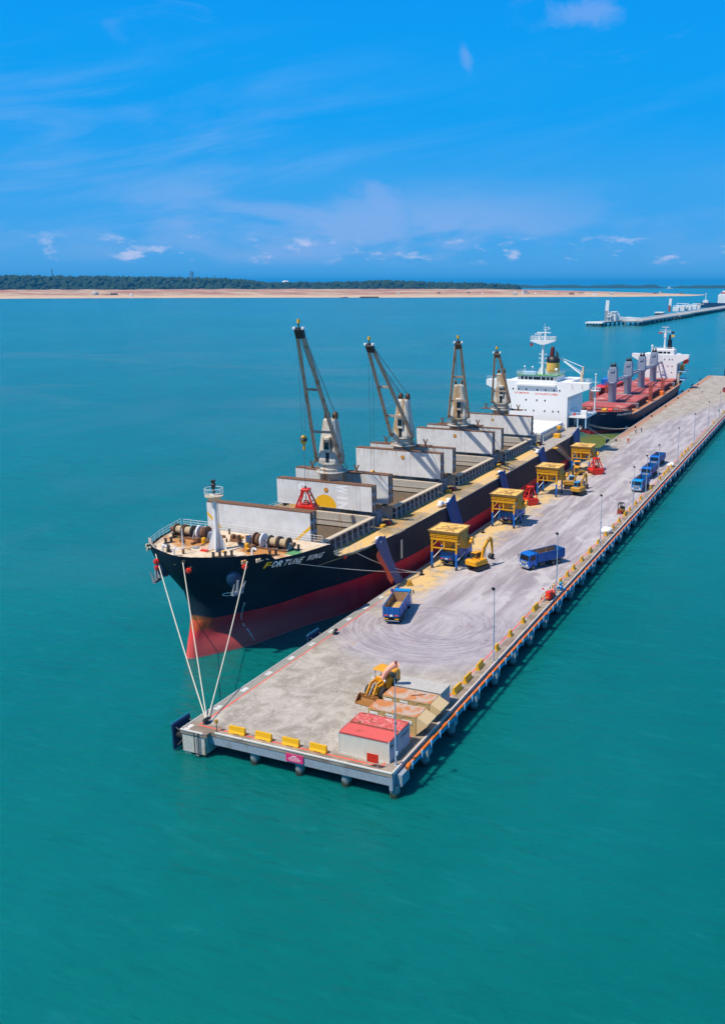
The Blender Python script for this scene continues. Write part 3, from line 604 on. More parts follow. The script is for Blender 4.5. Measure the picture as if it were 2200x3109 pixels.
for w_, zz, hh in ((0.30, 0.26, 0.10), (0.62, 0.08, 0.05), (0.80, -0.08, 0.05), (0.70, -0.24, 0.05)):
    MB().box(-w_, w_, -0.075, -0.0705, zz - hh / 2, zz + hh / 2).build('print_line', 'bag', s)
# ------------------------------------------------------------------ bulk carrier at the near berth
CX = -16.5
def interp(x, xs, ys):
    if x <= xs[0]: return ys[0]
    for i in range(1, len(xs)):
        if x <= xs[i]: return ys[i - 1] + (ys[i] - ys[i - 1]) * (x - xs[i - 1]) / (xs[i] - xs[i - 1])
    return ys[-1]
DT = [0, .25, .7, 1.9, 3.8, 6, 10.3, 16.3, 23, 30, 158, 170, 180]; DB = [0, 1.9, 3.2, 6, 8.5, 10.5, 12.2, 13.6, 14.7, 15.2, 15.2, 13.8, 11.0]
WT = [0, .15, .5, 3.3, 7.7, 12.7, 17.5, 23, 30, 38, 46, 140, 160, 180]; WB = [0, .45, .8, 2.8, 5.5, 7.0, 8.4, 10.9, 13.2, 14.6, 15.2, 15.2, 11, 3.0]
SZ = [-2, 0, 2.2, 4.3, 6.4, 8.1, 10, 12.2, 15.5]; SY = [21.6, 21.9, 22.4, 23.3, 24.2, 24.4, 23.4, 22.3, 21.5]
def stem(z): return interp(z, SZ, SY)
def hb(Y, z):
    t = Y - stem(z)
    if t <= 0: return 0.0
    u = max(0, min(1, (z - 2.5) / 11.0)) ** 1.25
    hol = 0.95 * math.exp(-((t - 5.5) / 4.0) ** 2) * math.exp(-((z - 4.0) / 2.0) ** 2)
    return max(0.05, interp(t, WT, WB) * (1 - u) + interp(t, DT, DB) * u - hol * min(1, t))
def ztop(Y):
    return interp(Y, [21, 27.4, 28.0, 28.6, 36.6, 37.4, 39.2, 40.2, 41.2, 43.0, 50, 205], [15.25, 15.2, 15.05, 14.15, 13.98, 14.0, 13.9, 12.7, 11.5, 10.78, 10.62, 10.62])
ship = thing('bulk_carrier', 'black and red bulk carrier with open white hatches and yellow emblem at the near berth', 'ship', (CX, 22, 0))
t = NT('hull_paint'); p = t.xyz(); n1 = t.noise(0.35, 6, 0.6, vec=t.map(scale=(1, 1, 0.3))); n2 = t.noise(0.09, 5, 0.6); nr = t.noise(0.9, 6, 0.65, vec=t.map(scale=(1, 1, 0.12)))
blk = t.mix(t.step(n2, 0.35, 0.7), (0.006, 0.014, 0.024), (0.012, 0.026, 0.042))
blk = t.mix(t.math('MULTIPLY', t.step(p[1], 44, 62), 0.8), blk, t.mix(n1, (0.020, 0.020, 0.036), (0.040, 0.036, 0.056)))
blk = t.mix(t.math('MULTIPLY', t.step(nr, 0.60, 0.74), 0.4), blk, (0.10, 0.05, 0.03))
redc = t.mix(t.step(n1, 0.3, 0.7), (0.70, 0.008, 0.030), (0.76, 0.040, 0.050))
redc = t.mix(t.math('MULTIPLY', t.step(n2, 0.42, 0.6), 0.30), redc, (0.50, 0.06, 0.05))
wear_sunlit = t.math('MULTIPLY', t.math('SUBTRACT', 1.0, t.step(t.math('ADD', p[2], t.math('MULTIPLY', n1, 2.0)), 2.0, 5.6)), t.math('SUBTRACT', 1.0, t.step(t.math('ADD', p[1], t.math('MULTIPLY', n2, 8.0)), 36, 60)))
redc = t.mix(t.math('MULTIPLY', wear_sunlit, 0.55), redc, (0.82, 0.17, 0.14))  # worn pink paint, made paler to brighten the sunlit low bow
slime = t.math('SUBTRACT', 1.0, t.step(t.math('ADD', p[2], t.math('MULTIPLY', n1, 0.5)), 0.05, 0.55))
redc = t.mix(t.math('MULTIPLY', slime, 0.55), redc, (0.50, 0.34, 0.29))
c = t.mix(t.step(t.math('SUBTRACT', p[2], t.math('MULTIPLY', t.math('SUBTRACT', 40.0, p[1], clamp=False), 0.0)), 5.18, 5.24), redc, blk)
orr = t.math('MULTIPLY', t.math('SUBTRACT', 1.0, t.step(t.math('ADD', p[1], t.math('MULTIPLY', n1, 2.2)), 25.6, 27.2)), t.math('MULTIPLY', t.step(p[2], 3.2, 4.2), t.math('SUBTRACT', 1.0, t.step(t.math('ADD', p[2], t.math('MULTIPLY', p[1], 0.35)), 13.9, 14.4))))
c = t.mix(t.math('MULTIPLY', orr, 0.55), c, (0.40, 0.13, 0.025))
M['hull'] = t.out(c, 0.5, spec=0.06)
M['tan_in'] = mat('bulwark_cream', (0.58, 0.47, 0.34), 0.75, LRUST, 0.3, 0.8)
t = NT('main_deck'); p = t.xyz(); n1 = t.noise(0.28, 4, 0.5, dist=0.5); n2 = t.noise(0.9, 6, 0.6); n3 = t.noise(0.12, 5, 0.6, vec=t.map(loc=(3, 9, 0)))
c = t.mix(t.step(n1, 0.38, 0.66), (0.25, 0.185, 0.10), (0.46, 0.31, 0.12))
c = t.mix(t.math('MULTIPLY', t.step(t.noise(0.35, 4, .5, vec=t.map(loc=(5, 2, 0))), 0.57, 0.66), 0.7), c, (0.50, 0.24, 0.05))
per = t.math('ABSOLUTE', t.math('SUBTRACT', t.math('FRACT', t.math('MULTIPLY', t.math('SUBTRACT', p[1], 37.0), 1 / 28.6)), 0.5))
spill = t.math('MULTIPLY', t.math('SUBTRACT', 1.0, t.step(t.math('ADD', per, t.math('MULTIPLY', t.math('SUBTRACT', n1, 0.5), 0.45)), 0.20, 0.27)), t.math('SUBTRACT', 1.0, t.step(p[1], 138, 152)))
c = t.mix(t.math('MULTIPLY', spill, 0.92), c, (0.72, 0.46, 0.17))
c = t.mix(t.math('MULTIPLY', t.math('MULTIPLY', t.step(n2, 0.30, 0.42), t.step(n3, 0.52, 0.58)), 0.0), c, (0.1, 0.3, 0.1))
gr = t.math('MULTIPLY', t.math('SUBTRACT', 1.0, t.step(t.math('ABSOLUTE', t.math('SUBTRACT', p[0], -5.9)), 0.22, 0.3)), t.step(n2, 0.42, 0.55))
c = t.mix(t.math('MULTIPLY', gr, 0.7), c, (0.07, 0.22, 0.09))
c = t.mix(t.math('MULTIPLY', t.step(p[1], 140, 150), 0.8), c, t.mix(t.step(n2, 0.4, 0.62), (0.34, 0.34, 0.36), (0.46, 0.40, 0.33)))
M['maindeck'] = t.out(c, 0.9, spec=0.2)
ts = [0, .12, .25, .45, .7, 1.1, 1.5, 1.9, 2.4, 3.0, 3.8, 4.8, 5.5, 5.9, 6.2, 6.7, 7.5, 9, 10.3, 12, 14, 15, 15.6, 16.4, 17, 17.6, 18.2, 18.8, 19.5, 21, 23, 26, 30, 34, 38, 42, 46, 60, 80, 100, 120, 140, 150, 158, 162, 166, 170, 173, 176, 178, 180]
zs = [-1.5, 0, 0.7, 1.5, 2.3, 3.2, 4.2, 5.2, 6.2, 7.1, 8.1, 9.0, 10.0]
ups = [0.0, 0.15, 0.3, 0.45, 0.6, 0.75, 0.88, 1.0]
m = MB()
for sgn in (1, -1):
    rows = []
    for tt in ts:
        Y0 = 22 + tt; zt = ztop(Y0); lv = zs + [10.0 + (zt - 10.0) * u for u in ups[1:]]
        row = []
        for z in lv:
            Y = Y0 + (stem(z) - 22) * max(0, 1 - tt / 15.0)
            row.append((CX + sgn * hb(Y, z), Y, z))
        rows.append(row)
    m.grid(rows)
    if sgn == 1: last = rows[-1]
    else: m.grid([last, rows[-1]], smooth=False)
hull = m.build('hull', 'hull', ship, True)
# forecastle deck, inner bulwark, main deck
def edge_pts(z, y0, y1, n, inset):
    o = []
    for i in range(n):
        f = i / (n - 1); Y = y0 + (y1 - y0) * f ** 1.6; o.append((max(0.0, hb(Y, z) - inset), Y))
    return o
t = NT('foredeck_rusty'); p = t.xyz(); n1 = t.noise(.45, 7, .62, dist=.6); n2 = t.noise(1.4, 6, .65); n3 = t.noise(5, 4, .6)
c = t.mix(t.step(n1, .35, .65), (0.60, 0.46, 0.31), (0.70, 0.58, 0.43)); c = t.mix(t.math('MULTIPLY', t.step(n2, .5, .68), .6), c, (0.50, .27, .09))
ax = t.math('ABSOLUTE', t.math('SUBTRACT', t.math('ABSOLUTE', t.math('ADD', p[0], 16.5)), 6.6)); wm = t.math('ADD', t.math('MULTIPLY', ax, .22), t.math('MULTIPLY', t.math('ABSOLUTE', t.math('SUBTRACT', p[1], 32.6)), .34))
c = t.mix(t.math('MULTIPLY', t.math('SUBTRACT', 1.0, t.step(t.math('ADD', wm, t.math('MULTIPLY', t.math('SUBTRACT', n1, .5), 2.2)), .95, 1.55)), .92), c, t.mix(n2, (0.36, .12, .02), (0.58, .26, .05)))
t.bump(n3, .2, .01); M['foredeck'] = t.out(c, .8)
e = edge_pts(13.9, 22.1, 38.8, 26, 0.25); m = MB()
m.prism([(CX + a, b) for a, b in e] + [(CX - a, b) for a, b in reversed(e)], 'z', 13.7, 13.9); m.build('forecastle_deck', 'foredeck', ship, True)
m = MB()
for s in (1, -1):
    e = edge_pts(15.0, 21.9, 27.5, 18, 0.0)
    m.grid([[(CX + s * max(0, hb(b, 13.85) - 0.3), b + 0.25, 13.9) for a, b in e], [(CX + s * max(0, a - 0.24), b + 0.2, 15.1) for a, b in e], [(CX + s * (a + 0.03), b - 0.03, 15.27) for a, b in e]], smooth=False)
m.build('bulwark', 'tan_in', ship, True)
m = MB(); m.prism([(CX - hb(38.9, 10.5) + .05, 10.5), (CX + hb(38.9, 10.5) - .05, 10.5), (CX + hb(38.9, 13.8) - .1, 13.88), (CX - hb(38.9, 13.8) + .1, 13.88)], 'y', 38.8, 39.0); m.build('forecastle_bulkhead', 'hatch', ship, True)
HT = [(42.5, 59.4), (68.3, 88.6), (97.6, 118.4), (127.0, 147.0)]; HW = 9.3
ys = sorted([38.9, 180.5] + [y for h in HT for y in h]); m = MB()
def dhb(Y): return hb(Y, 10.5) - 0.05
for a, b in zip(ys[:-1], ys[1:]):
    n = max(2, int((b - a) / 4)); 
    for i in range(n):
        y0 = a + (b - a) * i / n; y1 = a + (b - a) * (i + 1) / n; hole = any(h[0] - .01 <= a and b <= h[1] + .01 for h in HT)
        for s in (1, -1):
            x0, x1 = dhb(y0), dhb(y1); inn = HW if hole else 0
            m.prism([(CX + s * inn, y0), (CX + s * x0, y0), (CX + s * x1, y1), (CX + s * inn, y1)], 'z', 10.3, 10.5)
y0 = 180.5
for i in range(6):
    a, b = 180.5 + i * 3.5, 184.0 + i * 3.5
    for s in (1, -1): m.prism([(CX, a), (CX + s * dhb(a), a), (CX + s * dhb(min(b, 201.9)), b), (CX, b)], 'z', 10.3, 10.5)
m.build('main_deck', 'maindeck', ship, True)
m = MB()
for s in (1, -1):
    rows = []
    for Y in [40.2, 41.2, 42, 43, 46, 50, 60, 80, 100, 130, 150, 170, 180, 186, 192, 196, 200]:
        x = hb(Y, 10.6); z = ztop(Y); rows.append([(CX + s * (x + .03), Y, z - 0.15), (CX + s * (x + .03), Y, z + 0.02), (CX + s * (x - 0.22), Y, z + 0.02), (CX + s * (x - 0.22), Y, z - 0.2)])
    m.grid(rows, smooth=False)
m.build('gunwale', 'tan_in', ship, True)
# holds and coamings
M['coamshade'] = mat('coaming_shade', (0.04, 0.042, 0.05), 0.7, (0.10, 0.065, 0.04), 0.4, 0.8)  # near-black colour standing for the shade between the stays
M['holdwall'] = mat('hold_wall', (0.19, 0.16, 0.13), 0.85, (0.30, 0.18, 0.08), 0.5, 0.5, 0.2)
st = MB().prism([(0.55, 0.0), (0.95, 0.0), (0.82, 1.1), (0.80, 2.25), (0, 2.25), (0, 2.05), (0.58, 1.9), (0.60, 1.15), (0, 1.05), (0, .9), (0.6, 0.95)], 'y', -0.045, 0.045)
stay0 = None; M['staygrey'] = mat('stay_grey', (0.42, 0.44, 0.48), 0.6, (0.25, 0.16, 0.08), 0.4, 1.5)
for hi, (a, b) in enumerate(HT):
    m = MB(); x0, x1 = CX - HW, CX + HW
    m.box(x0, x0 + .06, a, b, 3.2, 10.3); m.box(x1 - .06, x1, a, b, 3.2, 10.3); m.box(x0, x1, a - .06, a, 3.2, 10.3); m.box(x0, x1, b, b + .06, 3.2, 10.3)
    m.build('hold_wall', 'holdwall', ship, True)
    nx, ny = 15, 15; rows = []
    for i in range(nx):
        rows.append([(x0 + (x1 - x0) * i / (nx - 1), a + (b - a) * j / (ny - 1), 3.6 + 2.2 * mnoise.noise(Vector((i * .3, j * .3, hi))) + 1.6 * math.exp(-((i - 7) ** 2 + (j - 7) ** 2) / 18)) for j in range(ny)])
    MB().grid(rows).build('grain_cargo', 'grain', ship, True)
    co = MB()
    co.box(x0 - .12, x0, a - .12, b + .12, 10.3, 12.75); co.box(x1, x1 + .12, a - .12, b + .12, 10.3, 12.75)
    co.box(x0, x1, a - .12, a, 10.3, 12.75); co.box(x0, x1, b, b + .12, 10.3, 12.75)
    for z_ in (11.5,): co.box(x0, x1, b - .12, b - .003, z_, z_ + .15)
    co.build('hatch_coaming', 'coam', ship, True)
    sp_ = MB().box(x1 + .1205, x1 + .16, a - .1, b + .1, 10.5, 12.55).build('coaming_shade_sheet', 'coamshade', ship, True)  # dark sheet added over the coaming as the shade behind its stays
    rl = MB()
    rl.box(x1 + 0.122, x1 + 0.95, a - .4, b + .4, 12.60, 12.80); rl.box(x0 - .95, x0 - .122, a - .4, b + .4, 12.60, 12.80); rl.box(x0, x1, b + .122, b + .6, 12.55, 12.8)
    rl.build('coaming_top', 'tan_in', ship, True)
    n = int((b - a) / 1.75)
    for i in range(n + 1):
        y = a + (b - a) * i / n
        if stay0 is None: stay0 = st.build('coaming_stay', 'staygrey', ship); o = stay0
        else: o = stay0.copy(); C.objects.link(o)
        o.location = Vector((x1 + .165, y, 10.5)) - ship.location; o.scale = (1, 1, 0.92)
    pr_ = MB()
    for i in range(3): pr_.tube((x1 + 0.5, a, 10.75 + i * .28), (x1 + 0.5, b, 10.75 + i * .28), 0.05, n=6)
    pr_.build('deck_pipe', 'bluegrey', ship, True)
# folded hatch covers, standing on end
def panel_stack(y, zt, name_row=None, near=True):
    zb = 13.45
    for q, yy in enumerate((y, y + 1.0)):
        m = MB(); m.box(CX - 9.5, CX + 9.5, yy, yy + 0.10, zb, zt - q * .05)
        o = m.build('hatch_cover', 'hatch', ship, True)
        fr = MB(); z1 = zt - q * .05
        fr.box(CX - 9.5, CX + 9.5, yy + .101, yy + 0.82, z1 - 0.14, z1 + 0.03); fr.box(CX - 9.5, CX + 9.5, yy + .101, yy + .82, zb, zb + .14)
        fr.box(CX - 9.5, CX + 9.5, yy - .03, yy - 0.002, z1 - 0.10, z1 + .05)
        for x in (-9.5, 9.36): fr.box(CX + x, CX + x + .14, yy + .101, yy + .82, zb + .141, z1 - .141)
        fr.build('cover_frame', 'ruststeel', o, True)
        rb = MB()
        for k in range(13): rb.box(CX - 8.9 + k * 1.45, CX - 8.8 + k * 1.45, yy + .101, yy + .7, zb + .15, z1 - .15)
        for zz in (14.6, 16.2): rb.box(CX + 9.501, CX + 9.62, yy + .15, yy + .7, zz, zz + .5)
        rb.build('cover_rib', 'bluegrey', o, True)
        hg = MB()
        for x in (-8.5, 8.2): MB().box(CX + x, CX + x + .3, yy + .2, yy + .75, 12.8, zb - .002).build('hinge_foot', 'dark', o, True)
        if q == 0: front = o
    return front
STK = [(40.2, 18.0), (60.1, 17.95), (66.4, 18.7), (89.5, 18.65), (95.75, 18.6), (119.2, 18.5), (125.2, 18.45), (147.9, 18.3)]
fronts = [panel_stack(y, z) for y, z in STK]
def seam(front, y, zt, xs):
    m = MB()
    for x in xs: m.box(CX + x, CX + x + .05, y - .012, y - .001, 13.6, zt - .15)
    m.build('weld_seam', 'grey', front, True)
for i in (3, 5, 7): seam(fronts[i], STK[i][0], STK[i][1], (1.8, 2.8) if i != 7 else (-1.5, 3.0))
for i, x in ((1, 0.6), (3, 1.2), (5, 0.3), (7, -1.0)):
    y, z = STK[i]; m = MB(); m.tube((CX + x, y - .08, z - 1.35), (CX + x, y - .002, z - 1.35), 0.42 if i < 6 else .34, n=14); m.build('round_cap', 'capbrown', fronts[i], True)
    m = MB(); m.tube((CX + x, y - .10, z - 1.35), (CX + x, y - .082, z - 1.35), 0.2, n=10); m.build('cap_plug', 'yellow', fronts[i], True)
def wall_text(body, h, x, y, z, mt, parent, width=None, rot=0.0, name='lettering'):
    tm = text_mesh(body, h / 0.7, width)
    tm.xf(Matrix.Translation((x, y, z)) @ Matrix.Rotation(PI / 2, 4, 'X') @ Matrix.Rotation(rot, 4, 'Z')); return tm.build(name, mt, parent, True, fix=False)
# yellow sun and sideways lettering on the second stack, yellow chevrons on the first
y, z = STK[1]
m = MB(); cxs, czs, r_ = CX + 0.3, 13.5, 2.25
m.add([(cxs, y - .012, czs)] + [(cxs + r_ * math.cos(a), y - .012, czs + r_ * math.sin(a)) for a in [PI * i / 28 for i in range(29)]], [(0, i + 1, i + 2) for i in range(28)])
m.build('sun_emblem', 'sunyellow', fronts[1], True)
M['letterwhite'] = mat('letter_white', (0.86, 0.86, 0.86), 0.5, var=0.02)
def side_letter(ch, x0, x1, z1, z0):
    # lettering turned to read downwards, foot of each letter towards the left
    tm = text_mesh(ch, 1.0, bold=0.05); hh = max(v[1] for v in tm.v); vs = []
    for v in tm.v: vs.append((x0 + v[1] / hh * (x1 - x0), y - .012, max(13.52, z1 - v[0] / tm.w * (z1 - z0))))
    tm.v = vs; tm.build('lettering', 'letterwhite', fronts[1], True, fix=False)
side_letter('O', CX - 5.1, CX - 3.1, 17.45, 15.95); side_letter('I', CX - 5.1, CX - 3.1, 15.45, 15.05)
side_letter('W', CX + 2.7, CX + 4.85, 17.75, 16.15); side_letter('I', CX + 2.7, CX + 4.85, 15.65, 15.2); side_letter('N', CX + 2.7, CX + 4.85, 14.75, 13.3)
y, z = STK[0]
for x0, z0, x1, z1 in ((-9.5, 16.4, -7.2, 14.0), (9.5, 16.0, 7.0, 13.5)):
    m = MB(); m.add([(CX + x0, y - .012, z0), (CX + x0, y - .012, z0 - .55), (CX + x1, y - .012, z1 - .25), (CX + x1 + (0.35 if x0 < 0 else -.35), y - .012, z1)], [(0, 1, 2, 3)]); m.build('yellow_stripe', 'sunyellow', fronts[0], True)
# fifth hatch, closed
m = MB(); m.box(CX - 9.4, CX + 9.4, 156.5, 177.6, 10.5, 12.3); m.build('hatch_coaming', 'coam', ship, True)
for k in range(4):
    m = MB(); m.bev(CX - 9.6, CX + 9.6, 156.4 + k * 5.35, 156.4 + k * 5.35 + 5.25, 12.3, 12.9, .08); m.build('hatch_cover', 'white', ship, True)
for i in range(16):
    o = stay0.copy(); C.objects.link(o); o.location = Vector((CX + 9.41, 157 + 1.35 * i, 10.5)) - ship.location; o.scale = (.9, 1, .75)
# cranes
def jib_crane(y, tip, hook=None, side=1):
    tip = Vector(tip); base = Vector((CX, y, 0)); cr = bpy.data.objects.new('deck_crane', None); C.objects.link(cr); cr.parent = ship; cr.location = -Vector(ship.location)
    m = MB(); m.lathe([(2.15, 10.5), (2.15, 19.1), (2.5, 19.15), (2.75, 19.32), (2.75, 19.45), (1.95, 19.46), (1.95, 19.75), (2.1, 19.8), (2.1, 20.05), (1.9, 20.1), (1.9, 20.7), (2.2, 20.75), (2.2, 20.95)], (CX, y, 0), 26); m.build('pedestal', 'cranewhite', cr, True)
    m = MB(); m.box(CX - 5.6, CX + 5.6, y + .2, y + 1.9, 19.12, 19.3); m.build('catwalk', 'ruststeel', cr, True)
    rr = MB()
    for i in range(20):
        a, b = 2 * PI * i / 20, 2 * PI * (i + 1) / 20
        if 3 < i < 7: continue
        p1 = (CX + 2.68 * math.cos(a), y + 2.68 * math.sin(a)); p2 = (CX + 2.68 * math.cos(b), y + 2.68 * math.sin(b))
        rr.tube((*p1, 19.45), (*p1, 20.4), .03, n=4); rr.tube((*p1, 20.4), (*p2, 20.4), .03, n=4); rr.tube((*p1, 19.95), (*p2, 19.95), .02, n=4)
    rr.build('railing', 'jib', cr, True)
    for sx in (-4.6, 4.4):
        m = MB(); m.beam((CX + sx, y + 1, 19.3), (CX + sx, y + 1, 19.8), .3); m.beam((CX + sx - .05, y + 1, 19.8), (CX + sx - .45, y + 1, 20.6), .2); m.beam((CX + sx + .05, y + 1, 19.8), (CX + sx + .45, y + 1, 20.6), .2); m.build('jib_rest', 'ruststeel', cr, True)
    f = Vector((tip.x - CX, tip.y - y, 0)).normalized(); s = Vector((-f.y, f.x, 0)) * -1
    R_ = Matrix(((s.x, f.x, 0, CX), (s.y, f.y, 0, y), (0, 0, 1, 0), (0, 0, 0, 1)))   # local x = right, y = towards jib
    h = MB(); 
    lo = [(-1.9, 1.9), (1.9, 1.9), (1.9, -1.9), (-1.9, -1.9)]; hi_ = [(-1.1, 1.0), (1.1, 1.0), (1.1, -1.3), (-1.1, -1.3)]
    def oct_(pts, c, z):
        o = []
        for i in range(4):
            p_, q_, n_ = Vector(pts[i]), Vector(pts[i - 1]), Vector(pts[(i + 1) % 4]); o += [p_ + (q_ - p_).normalized() * c, p_ + (n_ - p_).normalized() * c]
        return [(v.x, v.y, z) for v in o]
    rings = [oct_(lo, .5, 20.96), oct_([(a * 1.02, b * 1.02) for a, b in lo], .5, 21.5), oct_([(a * .82, b * .82) for a, b in lo], .4, 24.5), oct_(hi_, .3, 28.4), oct_([(a * .8, b * .8) for a, b in hi_], .3, 28.7)]
    h.add([v for r in rings for v in r], [(r * 8 + i, r * 8 + (i + 1) % 8, r * 8 + 8 + (i + 1) % 8, r * 8 + 8 + i) for r in range(4) for i in range(8)] + [tuple(range(32, 40)), tuple(range(7, -1, -1))])
    h.xf(R_).build('crane_house', 'cranewhite', cr, True)
    g_ = MB(); g_.bev(-.62, .62, 1.25, 2.15, 23.0, 25.2, .12); g_.bev(-.72, .72, 1.15, 2.3, 25.22, 25.75, .15); g_.xf(R_).build('driver_cab', 'cranewhite', cr, True)
    g_ = MB(); g_.box(-.46, .46, 2.152, 2.19, 23.55, 24.85); g_.box(.622, .65, 1.45, 2.0, 23.6, 24.8); g_.box(-.65, -.622, 1.45, 2.0, 23.6, 24.8); g_.xf(R_).build('cab_window', 'glass', cr, True)
    g_ = MB(); g_.add([(-.33, 1.99, 21.25), (.33, 1.99, 21.25), (.33, 1.80, 22.9), (-.33, 1.80, 22.9)], [(0, 1, 2, 3)]); g_.box(-.36, .36, 1.7, 1.86, 22.9, 23.0); g_.xf(R_).build('door', 'black', cr, True)
    for sx in (-.75, .75): g_ = MB(); g_.tube((sx - .18, -.6, 29.3), (sx + .18, -.6, 29.3), .55, n=12); g_.box(sx - .3, sx - .22, -1.1, .2, 28.6, 29.5); g_.box(sx + .22, sx + .3, -1.1, .2, 28.6, 29.5); g_.xf(R_).build('head_sheave', 'ruststeel', cr, True)
    inv = R_.inverted(); tl = inv @ tip
    j = MB(); fl, fr_ = Vector((-2.35, 1.2, 21.4)), Vector((2.35, 1.2, 21.4)); tL, tR = tl + Vector((-.55, 0, 0)), tl + Vector((.55, 0, 0))
    for a, b in ((fl, tL), (fr_, tR)): j.beam(a, b, .46, .60)
    for u in (.25, .60):
        j.beam(fl.lerp(tL, u) + Vector((.232, 0, 0)), fr_.lerp(tR, u) - Vector((.232, 0, 0)), .36, .4)
    j.tube((-2.6, 1.2, 21.35), (-1.95, 1.2, 21.35), .34, n=10); j.tube((1.95, 1.2, 21.35), (2.6, 1.2, 21.35), .34, n=10)
    j.xf(R_).build('jib', 'jib', cr, True)
    d = (tl - (fl + fr_) / 2).normalized()
    g_ = MB(); g_.beam(tl + Vector((0, 0, 0)) + d * .0, tl + d * 1.5, 1.35, .9); g_.xf(R_).build('jib_head', 'black', cr, True)
    for sx in (-.75, .75): e_ = tl + d * 1.45 + Vector((sx, 0, 0)); MB().bev(e_.x - .22, e_.x + .22, e_.y - .35, e_.y + .35, e_.z - .05, e_.z + .35, .05).xf(R_).build('head_cap', 'white', cr, True)
    g_ = MB(); e_ = tl + d * 1.5; g_.tube(e_, e_ + Vector((0, 0, .9)), .13, n=6); g_.xf(R_).build('lamp_bracket', 'dark', cr, True)
    g_ = MB(); g_.tube(e_ + Vector((0, 0, .9)), e_ + Vector((0, 0, 1.5)), .28, n=8); g_.xf(R_).build('beacon', 'sunyellow', cr, True)
    g_ = MB()
    for sx in (-.75, -.6, .6, .75): g_.tube((sx, -.4, 29.7), tl + d * .9 + Vector((sx * .6, 0, .45)), .035, n=4)
    for sx in (-.2, .2): g_.tube((sx, .2, 28.6), tl + d * .9 + Vector((sx, 0, -.3)), .03, n=4)
    g_.xf(R_).build('luffing_cable', 'cable', cr, True)
    if hook:
        hz, grab = hook; tw = R_ @ (tl + d * .8)
        g_ = MB()
        for sx in (-.45, .45): g_.tube((tw.x + sx, tw.y, tw.z - .3), (tw.x + sx * .7, tw.y, hz + 1.6), .03, n=4)
        g_.build('hoist_cable', 'cable', cr, True)
        g_ = MB(); g_.tube((tw.x - .22, tw.y, hz + .9), (tw.x + .22, tw.y, hz + .9), .6, n=14, m=0)
        g_.add(*[([(tw.x - .32, tw.y - .5, hz + 1.25), (tw.x + .32, tw.y - .5, hz + 1.25), (tw.x + .32, tw.y - .78, hz + .8), (tw.x - .32, tw.y - .78, hz + .8)]), [(0, 1, 2, 3)]], m=1)
        g_.box(tw.x - .3, tw.x + .3, tw.y - .55, tw.y + .55, hz + .55, hz + 1.0, 1); g_.tube((tw.x - .25, tw.y, hz + .75), (tw.x + .25, tw.y, hz + .75), .61, n=14, m=0)
        g_.tube((tw.x, tw.y, hz + .2), (tw.x, tw.y, hz - .9), .2, n=8, m=0); g_.build('hook_block', ['yellow', 'black'], cr, True)
        if grab:
            g_ = MB(); g_.tube((tw.x, tw.y, hz - .9), (tw.x, tw.y, grab), .04, n=5); g_.build('grab_wire', 'cable', cr, True)
        return tw
TW1 = jib_crane(63.3, (-15.0, 52.3, 43.2), (26.0, 18.4)); TW2 = jib_crane(92.6, (-15.4, 77.0, 39.4), (15.6, None))
jib_crane(122.2, (-8.9, 103.2, 38.6), None); jib_crane(151.5, (-10.2, 130.5, 34.8), None)
# bow fittings
def local(name, cat=None):
    o = bpy.data.objects.new(name, None); C.objects.link(o); o.parent = ship; o.location = -Vector(ship.location); return o
m = MB(); m.tube((CX, 29.9, 13.9), (CX, 29.9, 22.3), .40, .30, n=14)
fm = m.build('foremast', 'white', ship, True)
m = MB()
for a in range(4):
    q = MB().prism([(0.36, 13.9), (1.45, 13.9), (0.36, 17.0)], 'y', -.05, .05).xf(Matrix.Translation((CX, 29.9, 0)) @ Matrix.Rotation(a * PI / 2 + .45, 4, 'Z')); m.add(q.v, q.f)
m.build('mast_bracket', 'white', fm, True)
m = MB(); m.lathe([(.4, 21.2), (1.25, 21.9), (1.35, 21.95), (1.35, 22.05), (.5, 22.06)], (CX, 29.9, 0), 12, smooth=False); m.build('mast_platform', 'tan_in', fm, True)
m = MB()
for i in range(12):
    a, b = 2 * PI * i / 12, 2 * PI * (i + 1) / 12; P_ = lambda a, z: (CX + 1.32 * math.cos(a), 29.9 + 1.32 * math.sin(a), z)
    m.tube(P_(a, 22), P_(a, 23.1), .035, n=4); m.tube(P_(a, 23.1), P_(b, 23.1), .035, n=4); m.tube(P_(a, 22.55), P_(b, 22.55), .025, n=4)
m.build('mast_railing', 'white', fm, True)
m = MB(); m.tube((CX, 29.9, 22.06), (CX, 29.9, 23.2), .2, n=8); m.lathe([(.3, 23.2), (.3, 23.5), (.38, 23.52), (.38, 23.7), (.28, 23.72), (.28, 24.1), (.36, 24.12), (.36, 24.3)], (CX, 29.9, 0), 10); m.build('mast_lamp', 'dark', fm, True)
m = MB()
for i in range(18): z = 14.3 + i * .4; m.beam((CX + .45, 29.75, z), (CX + .45, 30.05, z), .04)
m.beam((CX + .46, 29.72, 14), (CX + .46, 29.72, 21.9), .05); m.beam((CX + .46, 30.08, 14), (CX + .46, 30.08, 21.9), .05); m.build('mast_ladder', 'tan_in', fm, True)
m = MB(); m.tube((CX - 3.2, 26.3, 13.9), (CX - 3.2, 26.3, 17.6), .10, .07, n=8); m.beam((CX - 3.2, 26.3, 15.6), (CX - 2.4, 27.3, 13.9), .08); m.build('jackstaff', 'white', ship, True)
m = MB(); m.tube((CX - 3.2, 26.3, 13.9), (CX - 3.2, 26.3, 14.6), .18, n=8); m.build('staff_socket', 'ruststeel', ship, True)
